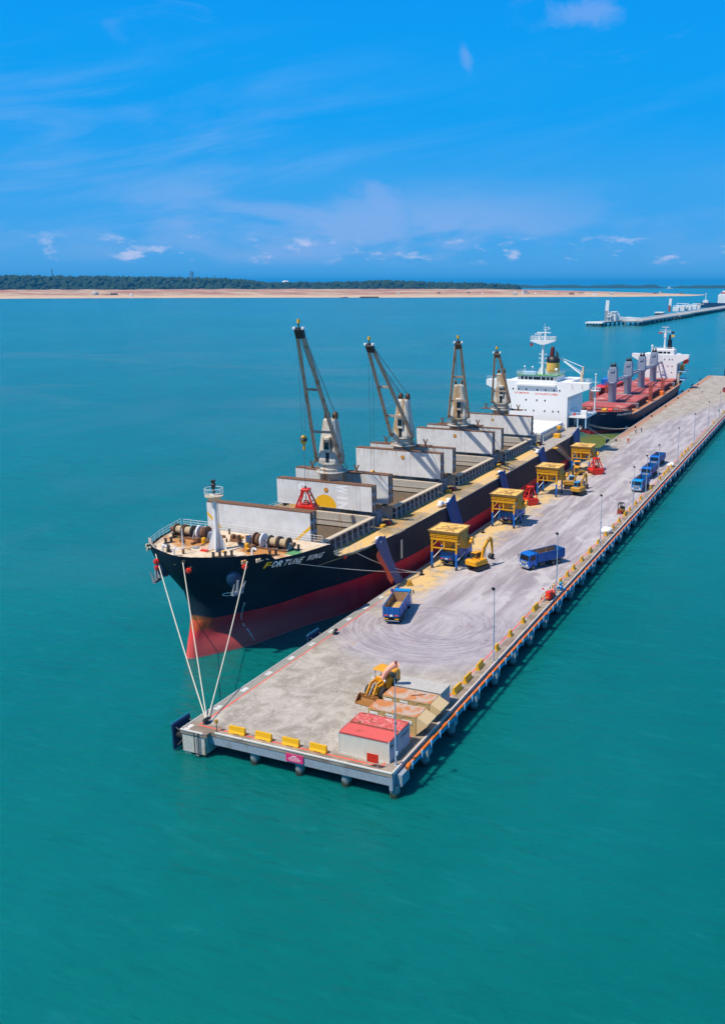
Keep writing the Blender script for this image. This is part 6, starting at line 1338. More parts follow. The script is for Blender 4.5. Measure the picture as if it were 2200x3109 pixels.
# ------------------------------------------------------------------ wheel loaders
def wheel_loader():
    o = thing('wheel_loader', 'x', 'wheel loader', (0, 0, 0))
    for s in (1, -1):
        for y in (1.35, -1.55):
            q = MB().tube((s * .75, y, .72), (s * 1.25, y, .72), .72, n=18).build('wheel', 'tyre', o); MB().tube((s * 1.24, y, .72), (s * 1.262, y, .72), .36, n=12).build('rim', 'loader', q)
    MB().bev(-.62, .62, .5, 2.1, .75, 1.55, .1).build('front_frame', 'loader', o); MB().bev(-.72, .72, -2.9, .3, .8, 1.95, .1).build('rear_frame', 'loader', o)
    MB().bev(-.66, .66, -2.95, -.9, 1.95, 2.35, .12).build('engine_hood', 'loader', o); MB().box(-.55, .55, -3.02, -2.93, 1.0, 2.0).build('grille', 'dark', o)
    m = MB(); m.tube((.35, -1.7, 2.3), (.35, -1.7, 3.0), .07, n=6); m.build('exhaust', 'dark', o)
    for x in (-.72, .66):
        for y in (-.75, .55): MB().box(x, x + .06, y, y + .06, 1.95, 3.25).build('canopy_post', 'grey', o)
    MB().bev(-.9, .9, -1.0, .85, 3.25, 3.36, .04).build('canopy', 'loader', o)
    m = MB(); m.bev(-.28, .28, -.5, .05, 1.96, 2.25, .05); m.bev(-.28, .28, -.62, -.45, 2.25, 2.85, .05); m.build('seat', 'black', o); m = MB(); m.tube((0, .3, 1.9), (0, .2, 2.45), .04, n=5); m.tube((0, .18, 2.45), (0, .21, 2.48), .2, n=12); m.build('steering_wheel', 'black', o)
    m = MB(); m.bev(-.68, .68, .35, .62, 1.56, 2.35, .06); m.build('dashboard', 'loader', o)
    for s in (1, -1):
        m = MB(); pts = [Vector((s * .48, .8, 2.0)), Vector((s * .48, 1.9, 1.9)), Vector((s * .48, 2.9, .65))]; m.beam(pts[0], pts[1], .14, .36); m.beam(pts[1], pts[2], .14, .34); m.build('lift_arm', 'loader', o)
    m = MB(); m.tube((0, .9, 1.75), (0, 2.3, 1.65), .09, n=7); m.beam((0, 1.9, 1.95), (0, 2.6, .95), .18, .3); m.tube((0, 2.3, 1.6), (0, 3.0, .9), .08, n=7); m.build('tilt_link', 'grey', o)
    m = MB(); P_ = [(2.95, 1.05), (2.82, .35), (3.05, .1), (4.05, .06), (4.05, .10), (3.1, .18), (2.92, .4), (3.02, 1.05)]; m.prism(P_, 'x', -1.35, 1.35)
    for s in (1, -1): m.prism([(2.9, .95), (2.9, .3), (3.05, .1), (4.0, .08), (3.3, .9)], 'x', s * 1.35 - .03, s * 1.35 + .03)
    m.build('bucket', 'bucket', o)
    for s in (1, -1): m = MB(); m.bev(s * .85 - .12, s * .85 + .12, .75, .9, 2.0, 2.25, .03); m.build('lamp', 'bag', o)
    return o
WLo = wheel_loader(); place(WLo, True, (16.75, 17.2, PZ), hd(-.12, -1), 'yellow wheel loader with canopy, bucket lowered, behind the cream bins', 'wheel loaders')
place(WLo, False, (3.6, 154.9, PZ), hd(-.25, 1), 'dusty yellow wheel loader facing the ship under the farthest hopper', 'wheel loaders')
# ------------------------------------------------------------------ grabs
def grab(sc=1.0, closed=True):
    o = thing('grab_bucket', 'x', 'grab', (0, 0, 0), 0, 'red clamshell grabs')
    for s in (1, -1):
        m = MB(); P_ = [(s * .02, .05), (s * .55, .02), (s * 1.2, .45), (s * 1.55, 1.15), (s * 1.25, 1.5), (s * .02, 1.55)]; m.prism(P_, 'y', -1.25, 1.25); m.build('shell', 'red', o)
        m = MB(); m.prism([(s * .03, .06), (s * .55, .02), (s * 1.22, .45), (s * 1.58, 1.16), (s * 1.75, 1.25), (s * 1.3, .35), (s * .6, -.06)], 'y', -1.32, -1.252); m.prism([(s * .03, .06), (s * .55, .02), (s * 1.22, .45), (s * 1.58, 1.16), (s * 1.75, 1.25), (s * 1.3, .35), (s * .6, -.06)], 'y', 1.252, 1.32); m.build('shell_rib', 'darkred', o)
        m = MB()
        for y in (-1.0, 1.0): m.beam((s * 1.35, y, 1.3), (s * .42, y * .5, 3.9), .2, .24)
        for z, k in ((2.2, .75), (3.1, .62)): m.beam((s * (1.35 - (z - 1.3) * .357), -k, z), (s * (1.35 - (z - 1.3) * .357), k, z), .12)
        m.build('side_arm', 'red', o)
    m = MB(); m.bev(-.65, .65, -.7, .7, 3.9, 4.3, .08); m.build('head', 'red', o); m = MB(); m.tube((-.3, 0, 1.9), (.3, 0, 1.9), .42, n=12); m.bev(-.5, .5, -.5, .5, 1.56, 1.85, .06); m.tube((0, -.2, 1.9), (0, -.2, 3.9), .04, n=5); m.tube((0, .2, 1.9), (0, .2, 3.9), .04, n=5); m.build('sheave_block', 'darkred', o); MB().tube((0, 0, 4.3), (0, 0, 4.7), .16, n=8).build('shackle', 'dark', o)
    return o
G1 = grab(); place(G1, True, (3.0, 117.2, PZ), .9, 'red clamshell grab resting behind the second hopper', None)
o = place(G1, False, (8.3, 156.4, PZ), .7, 'bright red clamshell grab standing on the quay beside the farthest hopper', None); o.scale = (1.15, 1.15, 1.0)
o = place(G1, False, (TW1.x, TW1.y, 14.35), .25, 'red clamshell grab hanging over the open first hatch in front of the yellow emblem', None); o.scale = (1.08, 1.08, 1.0)
# ------------------------------------------------------------------ forklift
fk = thing('forklift', 'yellow and black forklift facing the camera by the outer edge', 'forklift', (23.6, 117.4, PZ), hd(-.1, -1))
MB().bev(-.55, .55, -1.1, .7, .25, 1.0, .1).build('body', 'loader', fk); MB().bev(-.55, .55, -1.35, -.8, .3, 1.3, .12).build('counterweight', 'dark', fk)
m = MB()
for x in (-.5, .44):
    for y in (-.8, .6): m.box(x, x + .06, y, y + .06, 1.0, 2.2)
m.box(-.55, .55, -.85, .7, 2.2, 2.27); m.build('overhead_guard', 'dark', fk)
m = MB()
for x in (-.42, .3): m.box(x, x + .12, .8, .95, .1, 2.1)
m.box(-.45, .45, .82, .93, 1.2, 1.3); m.box(-.45, .45, .82, .93, 2.0, 2.1); m.build('mast', 'dark', fk)
for x in (-.35, .25): MB().box(x, x + .12, .96, 2.0, .08, .13).build('fork', 'grey', fk)
MB().box(-.5, .5, .955, 1.0, .1, .8).build('carriage', 'darkred', fk)
MB().bev(-.25, .25, -.6, -.1, 1.0, 1.55, .06).build('seat', 'black', fk)
for x in (-.58, .42):
    for y in (-.8, .45): MB().tube((x, y, .3), (x + .16, y, .3), .3, n=14).build('wheel', 'tyre', fk)
# ------------------------------------------------------------------ site containers and bins
t = NT('rusty_red_roof'); p = t.xyz(); n1 = t.noise(.7, 7, .7, dist=.7); n2 = t.noise(2.2, 6, .7)
c = t.mix(t.step(n1, .58, .66), (0.80, 0.165, 0.14), (0.28, 0.08, 0.03)); c = t.mix(t.math('MULTIPLY', t.step(n2, .60, .68), .4), c, (.30, .09, .03)); M['roofred'] = t.out(c, .8, spec=.2)
t = NT('peeling_red_roof'); n1 = t.noise(.9, 7, .7, dist=1.0); n2 = t.noise(2.6, 6, .72, dist=.8)
c = t.mix(t.step(n2, .52, .60), (0.74, .15, .13), (0.84, .50, .44)); c = t.mix(t.step(n1, .54, .62), c, (0.30, .075, .022)); M['roofpeel'] = t.out(c, .8, spec=.2)
M['contwhite'] = mat('container_white', (0.72, 0.68, 0.57), .55, (0.48, .33, .15), .30, .7, .05, streak=True)
M['contshade'] = mat('container_shaded_end', (0.48, 0.50, 0.56), .55, (0.34, .26, .2), .25, .7, .05, streak=True)  # container white darkened to blue-grey for the end in shade
def container(x0, x1, y0, y1, h, roof, label, crate):
    o = thing('shipping_container', label, 'container', ((x0 + x1) / 2, (y0 + y1) / 2, PZ)); a, b = (x1 - x0) / 2, (y1 - y0) / 2
    def corr(L, n, d):
        pts = []; s = L / n
        for i in range(n): q = -L / 2 + i * s; pts += [(q, 0), (q + s * .30, 0), (q + s * .45, -d), (q + s * .80, -d), (q + s * .95, 0)]
        return pts + [(L / 2, 0)]
    for s in (1, -1):
        pts = corr(2 * a - .2, 22, .05); m = MB(); m.grid([[(q, s * (b - .02) + s * d, z) for q, d in pts] for z in (.15, h - .12)], smooth=False); m.build('side_wall', 'contwhite', o)
        pts = corr(2 * b - .2, 9, .05); m = MB(); m.grid([[(s * (a - .02) + s * d, q, z) for q, d in pts] for z in (.15, h - .12)], smooth=False); m.build('end_wall', 'contshade' if s > 0 else 'contwhite', o)
    pts = corr(2 * a - .2, 26, .035); m = MB(); m.grid([[(q, y, h - .01 + d) for q, d in [(q, d * 1.9) for q, d in pts]] for y in (-b + .1, b - .1)], smooth=False); m.build('roof', roof, o)
    m = MB()
    for x in (-a, a - .12):
        for y in (-b, b - .12): m.box(x, x + .12, y, y + .12, 0, h)
    tr = MB()
    for z, mm in ((0.0, m), (h - .13, tr)):
        for y in (-b, b - .1): mm.box(-a + .121, a - .121, y, y + .1, z, z + .13)
        for x in (-a, a - .1): mm.box(x, x + .1, -b + .121, b - .121, z, z + .13)
    tr.build('top_rail', 'contframer', o); m.build('corner_frame', crate, o); return o
M['contframe'] = mat('container_frame', (0.62, 0.60, 0.54), .6, RUST, .42, .9); M['contframer'] = mat('container_frame_red', (0.46, .07, .06), .6, RUST, .5, .9)
ca = container(19.0, 25.05, 2.42, 4.86, 2.45, 'roofred', 'white container with a plain red roof on the pier corner, facing the camera', 'contframe')
cb_ = container(19.0, 25.05, 4.92, 7.36, 2.47, 'roofpeel', 'white container with a peeling blistered red roof, behind the plain red one', 'contframe')
MB().box(-3.0, 3.0, 1.19, 1.27, 2.46, 2.53).build('gutter', 'ruststeel', ca)
def end_text(body, par, y, z, wd):
    tm = text_mesh(body, .5, wd); tm.xf(Matrix.Translation((3.035 + .02, y, z)) @ Matrix.Rotation(PI / 2, 4, 'Z') @ Matrix.Rotation(PI / 2, 4, 'X')); tm.build('lettering', 'black', par, fix=False)
end_text('18m', ca, -1.0, 1.55, .75); end_text('A lwr.or', cb_, -.95, 1.55, 1.9)
t = NT('bin_top_rust'); n1 = t.noise(.55, 6, .62, dist=.9); n2 = t.noise(1.6, 6, .6)
c = t.mix(t.step(n1, .43, .52), (0.50, 0.37, .29), (0.54, .20, .07)); c = t.mix(t.math('MULTIPLY', t.step(n2, .60, .68), .5), c, (.34, .13, .05)); M['bintop'] = t.out(c, .9, spec=.15)
M['cream'] = mat('bin_cream', (0.68, 0.49, 0.25), .6, (0.50, .30, .10), .28, .8, .05, streak=True); M['creamshade'] = mat('bin_ochre', (0.52, .36, .15), .65, (.36, .2, .06), .3, .8)
def tip_bin(y0, y1, label, plain=False):
    o = thing('tipping_bin', label, 'skip', (19.2, y0, PZ), 0, 'sloped steel bins beside the containers'); W = y1 - y0; T = 2.28
    side, top = ('contshade2', 'contshade2') if plain else ('cream', 'bintop')
    if plain: MB().box(0, 6.0, 0, W, 0, 2.2).build('shell', side, o); MB().box(-.04, 6.04, -.04, W + .04, 2.203, 2.26).build('lid', top, o)
    else:
        MB().prism([(0, 0), (5.75, 0), (7.25, 1.45), (7.3, 1.62), (6.0, T), (0, T)], 'y', 0, W).build('shell', side, o)
        MB().box(-.03, 6.0, -.05, W + .03, T + .003, T + .05).build('lid', top, o)
    if not plain:
        m = MB()
        for x in (.02, 2.0, 3.95, 5.8): m.box(x - .05, x + .07, -.07, -.003, .0, T)
        m.box(-.03, 5.87, -.071, -.003, T - .12, T); m.box(-.03, 5.87, -.071, -.003, 0.02, .14)
        for x in (.07, 2.07, 4.02):
            m.prism([(x, T - .12), (x + .45, T - .12), (x, T - .6)], 'y', -.06, -.01); m.prism([(x + 1.8, T - .12), (x + 1.35, T - .12), (x + 1.8, T - .6)], 'y', -.06, -.01)
        m.build('side_frame', 'creamshade', o)
        MB().box(.08, 5.72, -.009, -.001, .15, T - .13).build('front_panel', 'creamshade', o)
        for x0, x1, z0, z1 in ((.18, 1.2, 1.70, 2.02), (1.0, 1.95, 1.32, 1.68), (2.2, 3.2, 1.66, 2.08), (2.12, 3.85, 1.22, 1.64), (4.1, 5.4, 1.35, 1.75)):
            MB().box(x0, x1, -.09, -.073, z0, z1).build('label_plate', 'bag', o)
        for bd, x, z, h in (('MELLPAK II', 2.26, 1.75, .17), ('T. DARBANI, Dato 9131', 2.2, 1.40, .10), ('112', .85, 1.77, .1)):
            tm = text_mesh(bd, h); tm.xf(Matrix.Translation((x, -.096, z)) @ Matrix.Rotation(PI / 2, 4, 'X')); tm.build('lettering', 'black', o, fix=False)
    return o
M['contshade2'] = mat('bin_blue_grey', (0.46, 0.43, 0.39), .9, (.36, .31, .25), .3, .8, spec=.15)
tip_bin(8.9, 11.25, 'rusty-lidded cream bin with a sloped end, next to the red-roofed containers'); tip_bin(12.5, 14.9, 'rusty-lidded cream bin with a sloped end, farther from the containers'); tip_bin(15.5, 18.2, 'flat grey steel bin behind the two cream bins', True)
MB().beam((3.2, 1.0, 2.36), (4.6, 1.9, 2.36), .07).build('loose_bar', 'dark', bpy.data.objects['tipping_bin.001'])
# windsock on its pole
ws = thing('windsock', 'pale orange windsock blowing from a thin pole by the cream bins', 'windsock', (19.75, 15.2, PZ))
MB().tube((0, 0, 0), (0, 0, 5.65), .055, .03, n=6).build('pole', 'grey', ws)
p0 = Vector((-.05, 0, 5.2)); rows = []; dr = Vector((-.64, -.12, -.76)).normalized(); sdv = dr.cross(Vector((0, 0, 1))).normalized(); upv = sdv.cross(dr)
for i in range(9):
    f = i / 8; c_ = p0 + dr * (2.75 * f) + Vector((-.15, 0, .2)) * math.sin(f * 3.0) ; r_ = .40 - .13 * f
    rows.append([c_ + (sdv * math.cos(a) + upv * math.sin(a)) * r_ * (1 + .06 * math.sin(3 * a + f * 9)) for a in [2 * PI * k / 14 for k in range(15)]])
MB().grid(rows).build('sleeve', 'windsock', ws)
# fire point by the lamp post
fp = thing('fire_point', 'red fire hose cabinet on the outer pier edge beside a lamp post', 'fire cabinet', (25.55, 57.3, PZ))
MB().lathe([(.45, .35), (.45, 1.4), (.38, 1.5)], (0, 0, 0), 14).build('hose_drum', 'red', fp); MB().bev(-.4, .4, .5, 1.2, .1, 1.3, .05).build('cabinet', 'darkred', fp); m = MB(); [m.tube((x, y, 0), (x, y, .4), .04, n=5) for x in (-.3, .3) for y in (-.3, .3)]; m.build('leg', 'dark', fp); MB().tube((-.55, -.5, 0), (-.55, -.5, 2.1), .035, n=5).build('flag_staff', 'bag', fp); MB().box(-.95, -.58, -.51, -.49, 1.85, 2.1).build('flag', 'red', fp)
fr = thing('hose_reel', 'red hose reel stand behind the fire cabinet', 'hose reel', (25.75, 59.2, PZ)); MB().tube((-.25, 0, .7), (.25, 0, .7), .45, n=14).build('reel', 'red', fr); m = MB(); m.beam((-.3, -.3, 0), (-.3, 0, .7), .08); m.beam((.3, -.3, 0), (.3, 0, .7), .08); m.beam((-.3, .3, 0), (-.3, 0, .7), .08); m.beam((.3, .3, 0), (.3, 0, .7), .08); m.build('stand', 'dark', fr)
def guard_rail(y0, y1, label):
    g_ = thing('guard_frame', label, 'guard rail', (24.75, y0, PZ)); L = y1 - y0; m = MB(); k = 0
    for a, b in (((0, 0, 0), (0, 0, 1.0)), ((1.2, 0, 0), (1.2, 0, 1.0)), ((0, L, 0), (0, L, 1.0)), ((0, 0, 1.0), (0, L, 1.0)), ((0, 0, 1.0), (1.2, 0, 1.0)), ((0, 0, .5), (0, L, .5)), ((0, L / 2, 0), (0, L / 2, 1.0))):
        a = Vector(a); b = Vector(b); n = max(2, int((b - a).length / .4))
        for i in range(n): m.tube(a.lerp(b, i / n), a.lerp(b, (i + 1) / n), .05, n=6, m=k % 2); k += 1
    m.build('striped_tube', ['sunyellow', 'black'], g_)
guard_rail(55.9, 61.0, 'black and yellow striped guard frame around the red fire point'); guard_rail(62.0, 64.6, 'yellow striped guard frame around the blue valve')
vv = thing('valve_unit', 'bright blue valve unit standing at the outer pier edge', 'valve', (25.9, 62.6, PZ)); MB().bev(-.35, .35, -.4, .4, .2, .9, .1).build('housing', 'skyblue', vv); MB().tube((0, 0, 0), (0, 0, 1.3), .16, n=8).build('stem', 'skyblue', vv); MB().tube((0, 0, 1.3), (0, 0, 1.36), .32, n=12).build('hand_wheel', 'lightblue', vv); MB().path([(.2, 0, .5), (.8, 0, .5), (1.05, .2, .1)], .11, 8).build('outlet', 'skyblue', vv)
for i, (x, y, s_, lb) in enumerate(((24.4, 100.9, 1.0, 'heap of white sacks by the outer red line'), (24.6, 174.6, .8, 'white and orange bundle by the outer red line'))):
    m = MB(); rs = random.Random(i + 8)
    for q in range(6):
        b_ = MB().ball((0, 0, 0), .75 * s_, 12, sz=.8); dx, dy, dz = rs.uniform(-.6, .6), rs.uniform(-.9, .9), rs.uniform(.25, .9)
        m.add([(x + dx + a * (1 + .25 * mnoise.noise(Vector((a * 2, b * 2, q)))), y + dy + b, max(PZ, PZ + dz + c_)) for a, b, c_ in b_.v], b_.f, 0, True)
    tag(m.build('sack_heap', 'bag'), lb, 'sacks')
sb = thing('spill_bag', 'orange and blue bundle of netting on the quay below the big tarpaulin', 'net bundle', (1.7, 51.4, PZ)); m = MB(); b_ = MB().ball((0, 0, .25), .8, 12, sz=.4); m.add([(a * .8, b * 1.8, max(0, c_)) for a, b, c_ in b_.v], b_.f, 0, True); m.build('net', 'orangecloth', sb); m = MB(); [m.ball((rs.uniform(-.5, .3), rs.uniform(-1.2, 1.0), .5), .28, 8) for _ in range(6)]; m.build('float', 'tarpblue', sb)
for i, (x, y, lb) in enumerate(((2.3, 55.4, 'ochre wooden wedge on the quay below the big tarpaulin'), (1.9, 80.6, 'ochre wooden wedge on the grain behind the first hopper'))):
    m = MB(); m.prism([(-.6, 0), (.6, 0), (.1, .8), (-.2, .8)], 'y', -.5, .5); m.xf(Matrix.Translation((x, y, PZ)) @ Matrix.Rotation(.6 + i, 4, 'Z')); tag(m.build('wooden_wedge', 'olive'), lb, 'wedge')
# ------------------------------------------------------------------ dock workers
def person_mesh(cols):
    pts = [(0, 0, .95), (0, 0, 1.18), (0, 0, 1.42), (0, .02, 1.52), (0, .03, 1.66), (.1, 0, .9), (.12, .02, .5), (.13, -.02, .08), (.13, .14, .04), (-.1, 0, .9), (-.13, -.08, .5), (-.15, -.16, .08), (-.15, 0, .04), (.2, 0, 1.42), (.27, .04, 1.14), (.26, .16, .92), (.26, .2, .84), (-.2, 0, 1.42), (-.27, -.02, 1.14), (-.25, .12, .94), (-.25, .16, .86)]
    ed = [(0, 1), (1, 2), (2, 3), (3, 4), (0, 5), (5, 6), (6, 7), (7, 8), (0, 9), (9, 10), (10, 11), (11, 12), (2, 13), (13, 14), (14, 15), (15, 16), (2, 17), (17, 18), (18, 19), (19, 20)]
    rad = [.17, .16, .17, .065, .115, .11, .08, .055, .05, .11, .08, .055, .05, .075, .055, .042, .045, .075, .055, .042, .045]
    me = bpy.data.meshes.new('person'); me.from_pydata(pts, ed, []); o = bpy.data.objects.new('person', me); C.objects.link(o)
    md = o.modifiers.new('s', 'SKIN'); [setattr(v, 'radius', (r, r * .85)) for v, r in zip(me.skin_vertices[0].data, rad)]; me.skin_vertices[0].data[0].use_root = True; o.modifiers.new('u', 'SUBSURF').levels = 1
    dg = bpy.context.evaluated_depsgraph_get(); m2 = bpy.data.meshes.new_from_object(o.evaluated_get(dg)); bpy.data.objects.remove(o)
    m2.materials.clear(); [m2.materials.append(M[c_]) for c_ in cols]
    for p_ in m2.polygons:
        z = p_.center.z; p_.use_smooth = True; p_.material_index = 2 if (z > 1.5 or (z < .9 and abs(p_.center.x) > .215 and z > .7)) else (3 if z < .1 else (1 if z < .95 else 0))
    return m2
hel = MB().lathe([(.155, 1.70), (.15, 1.76), (.11, 1.84), (.03, 1.87)], (0, .03, 0), 12)
for i, (x, y, rz, cols, hat, lb) in enumerate(((6.05, 206.2, .4, ('red', 'red', 'skin', 'dark'), 'bag', 'worker in red overalls and white helmet walking on the berth'), (5.6, 229.1, 2.2, ('tarpblue', 'tarpblue', 'skin', 'dark'), 'red', 'worker in dark blue overalls with a red helmet near the second ship bow'),
        (4.4, 225.8, 1.0, ('grey', 'dark', 'skin', 'dark'), 'bag', 'worker in grey with a white helmet near the second ship bow'), (8.3, 351.6, .2, ('bag', 'dark', 'skin', 'dark'), 'bag', 'distant worker in a white shirt near the far red ring'), (.9, 149.5, 1.2, ('grey', 'grey', 'skin', 'dark'), 'sunyellow', 'worker in grey with a yellow helmet at the quay edge behind the third hopper'),
        (C2 + 7.6, 247.6, 2.0, ('orangecloth', 'orangecloth', 'skin', 'dark'), 'bag', 'crewman in orange overalls at the rail of the second ship'), (23.5, 287.8, 2.6, ('deckgreen', 'dark', 'skin', 'dark'), 'bag', 'distant worker in green on the outer edge'))):
    zf = 6.9 if 'rail of the second' in lb else PZ
    o = bpy.data.objects.new('person', person_mesh(cols)); C.objects.link(o); o.location = (x, y, zf); o.rotation_euler = (0, 0, rz); tag(o, lb, 'person', 'dock workers'); hel.build('hard_hat', hat, o)
# ------------------------------------------------------------------ far end of the pier
ms = thing('mobile_unloader', 'yellow wheeled unloading machine at the far end of the pier', 'machine', (21.0, 424, PZ)); MB().bev(-3.2, 3.2, -2.5, 2.5, .9, 4.0, .3).build('body', 'barrier', ms); MB().bev(-2.2, 2.2, -1.8, 1.8, 4.0, 5.4, .3).build('cabin', 'barrier', ms); [MB().tube((x, y, .6), (x + .6, y, .6), .6, n=12).build('wheel', 'tyre', ms) for x in (-3, 2.4) for y in (-1.6, 1.6)]
bb = thing('blue_container', 'blue steel container beside the far red ring wall', 'container', (27.0, 362, PZ)); MB().bev(-3.0, 3.0, -1.5, 1.5, 0, 5.0, .05).build('shell', 'cabblue', bb); MB().box(-3.05, 3.05, -1.55, 1.55, 5.003, 5.12).build('lid', 'lightblue', bb)
m = MB(); rr_ = []
for i in range(41): a = 2 * PI * i / 40; rr_.append((math.cos(a), math.sin(a)))
m.grid([[(24 + r_ * a, 365 + r_ * b * 1.5, PZ + z) for a, b in rr_] for r_, z in ((8.2, 0), (8.2, 1.25), (7.8, 1.25), (7.8, 0))], smooth=False); tag(m.build('ring_wall', 'darkred'), 'low dark red ring wall on the far part of the pier', 'ring wall')
for i in range(4):
    q = thing('mooring_dolphin', 'round concrete mooring dolphin beyond the pier end, %s from it' % ORD[i], 'dolphin', (12 + 10 * i, 452 + 34 * i, 0), 0, 'concrete dolphins beyond the pier'); MB().lathe([(4.5, -1), (4.5, 3.6), (4.1, 4.2), (1, 4.3)], (0, 0, 0), 20).build('cap', 'conc', q); MB().bev(-5.4, -4.5, -2, 2, 1.2, 5.4, .2).build('fender_panel', 'navy', q); MB().tube((0, 0, 4.3), (0, 0, 5.1), .4, n=8).build('bollard', 'black', q)
wk = thing('walkway', 'pale steel catwalk between the dolphins past the pier end', 'walkway', (20, 450, 0)); m = MB(); m.beam((0, 0, 4.6), (26, 88, 4.6), 1.6, .3); m.beam((0.9, 0, 5.7), (26.9, 88, 5.7), .12); m.beam((-.9, 0, 5.7), (25.1, 88, 5.7), .12); m.build('deck', 'bag', wk)
# ------------------------------------------------------------------ oil jetty in the distance
jt = thing('oil_jetty', 'long low oil jetty with pipe racks and pale buildings across the water', 'jetty', (-190, 1090, 0))
def P3(px, py, z=3.0): v = at(px, py, z=z); return v
def slab(pts, z0, z1, nm, mt):
    m = MB(); m.prism([(p_.x, p_.y) for p_ in pts], 'z', z0, z1); return m.build(nm, mt, jt, True)
s500 = 500 / 1624; q4 = lambda x, y: (1700 + x * s500, 860 + y * s500)
A, B_ = P3(*q4(800, 378), 5), P3(*q4(1700, 232), 5); dj = (B_ - A).normalized(); nj = Vector((-dj.y, dj.x, 0)); Lj = (B_ - A).length
slab([A, B_ + dj * 200, B_ + dj * 200 + nj * 24, A + nj * 24], 4.0, 5.2, 'deck', 'concblue'); slab([A + nj * 2, B_ + dj * 200 + nj * 2, B_ + dj * 200 + nj * 23, A + nj * 23], 5.203, 5.7, 'road', 'contshade2')
pj = MB().box(-.9, .9, -.9, .9, -2, 4.0).build('pile', 'concdark', jt)
for i in range(70): o = pj if i == 0 else pj.copy(); (C.objects.link(o) if i else None); o.location = A + dj * (i * 13) + nj * (2 if i % 2 else 20) - Vector(jt.location); o.location.z = 0
bmp = P3(*q4(1110, 318), 5) - nj * 10; slab([bmp, bmp + dj * 95, bmp + dj * 95 + nj * 9.9, bmp + nj * 9.9], 3.0, 5.6, 'side_platform', 'conc')
W0, W1 = P3(*q4(650, 366), 5), A; slab([W0, W1, W1 + nj * 10, W0 + nj * 10], 4.2, 5.0, 'walkway', 'conc')
m = MB()
for i in range(22):
    q = W0.lerp(W1, i / 21); m.beam((q.x, q.y, 5), (q.x, q.y, 9.5), .5); m.beam((q.x + nj.x * 9, q.y + nj.y * 9, 5), (q.x + nj.x * 9, q.y + nj.y * 9, 9.5), .5)
m.beam(W0 + Vector((0, 0, 4)), W1 + Vector((0, 0, 4)), .6); m.beam(W0 + nj * 9 + Vector((0, 0, 4)), W1 + nj * 9 + Vector((0, 0, 4)), .6); m.beam(A + Vector((0, 0, 3)) + nj * 5, B_ + nj * 5 + Vector((0, 0, 3)), .9); m.beam(A + nj * 8 + Vector((0, 0, 3)), B_ + nj * 8 + Vector((0, 0, 3)), .9); m.build('pipe_rack', 'bag', jt, True)
E0, E1_ = P3(*q4(440, 385), 4.5), P3(*q4(655, 370), 4.5); nn = (E1_ - E0); nn = Vector((-nn.y, nn.x, 0)).normalized()
slab([E0, E1_, E1_ + nn * 17, E0 + nn * 17], 3.6, 5, 'loading_platform', 'conc')
m = MB()
for f in (.08, .3, .5, .7, .9):
    for d_ in (2, 14): q = E0.lerp(E1_, f) + nn * d_; m.tube((q.x, q.y, -2), (q.x, q.y, 3.6), 1.3, n=8)
m.build('pile_group', 'concdark', jt, True)
mid = E0.lerp(E1_, .62) + nn * 8
m = MB(); m.bev(mid.x - 4, mid.x + 4, mid.y - 5, mid.y + 5, 5, 15.5, .3); m.bev(mid.x - 4.8, mid.x + 4.8, mid.y - 6, mid.y + 6, 15.5, 16.3, .2); m.build('control_room', 'white', jt, True)
for q_, h in ((-11, 9), (-7.5, 10.5), (8, 9.5), (12, 8)):
    m = MB(); c_ = mid + dj * 0 + (E1_ - E0).normalized() * q_
    for k in (-1.6, 1.6):
        m.tube((c_.x + k, c_.y, 5), (c_.x + k, c_.y, 5 + h), .6, n=8); 
    m.tube((c_.x - 1.6, c_.y, 5 + h), (c_.x + 1.6, c_.y, 5 + h), .6, n=8); m.box(c_.x - 2.6, c_.x + 2.6, c_.y - 2, c_.y + 2, 5 + h * .55, 5 + h * .62); m.build('pipe_stack', 'bag', jt, True)
def arm_tower(px, py, h, mt2):
    q = P3(*q4(px, py), 5); m = MB(); m.box(q.x - 1.6, q.x + 1.6, q.y - 1.6, q.y + 1.6, 5, 5 + h * .5); m.build('arm_base', mt2, jt, True)
    m = MB(); m.beam((q.x + .5, q.y, 5 + h * .35), (q.x + 1.2, q.y, 5 + h), 4.2, 2); m.build('loading_arm', 'bag', jt, True)
arm_tower(450, 372, 25, 'grey'); arm_tower(1072, 282, 21, 'postred')
for px, py, w_, h in ((1140, 276, 5, 9), (1185, 272, 7, 12), (1225, 270, 5, 9), (1270, 264, 4, 9), (1320, 258, 4, 10), (1355, 256, 4, 9)):
    q = P3(*q4(px, py), 5); m = MB(); m.bev(q.x - w_, q.x + w_, q.y - 6, q.y + 6, 5, 5 + h * .75, .3); m.beam((q.x - w_, q.y, 5 + h), (q.x + w_ + 6, q.y, 5 + h), .8); m.beam((q.x - w_, q.y, 5), (q.x - w_, q.y, 5 + h), .6); m.beam((q.x + w_, q.y, 5), (q.x + w_, q.y, 5 + h), .6); m.build('manifold_house', 'white', jt, True)
def dolphin_far(px, py, n, label):
    c_ = P3(*q4(px, py), 3); q = thing('jetty_dolphin', label, 'dolphin', (c_.x, c_.y, 0), 0, 'piled dolphins of the far oil jetty'); m = MB(); m.prism([(-n, -9), (n, -9), (n, 9), (-n, 9)], 'z', 3.4, 5.0); m.build('cap', 'bag', q)
    for x in range(-2, 3):
        for y in (-7, 6): m = MB(); m.tube((x * n * .42, y, -2), (x * n * .36, y, 3.4), 1.1, n=8); m.build('pile', 'ruststeel' if (x + y) % 2 else 'concdark', q)
dolphin_far(345, 398, 10.5, 'piled dolphin at the near end of the far oil jetty'); dolphin_far(980, 296, 7, 'piled dolphin behind the far oil jetty')
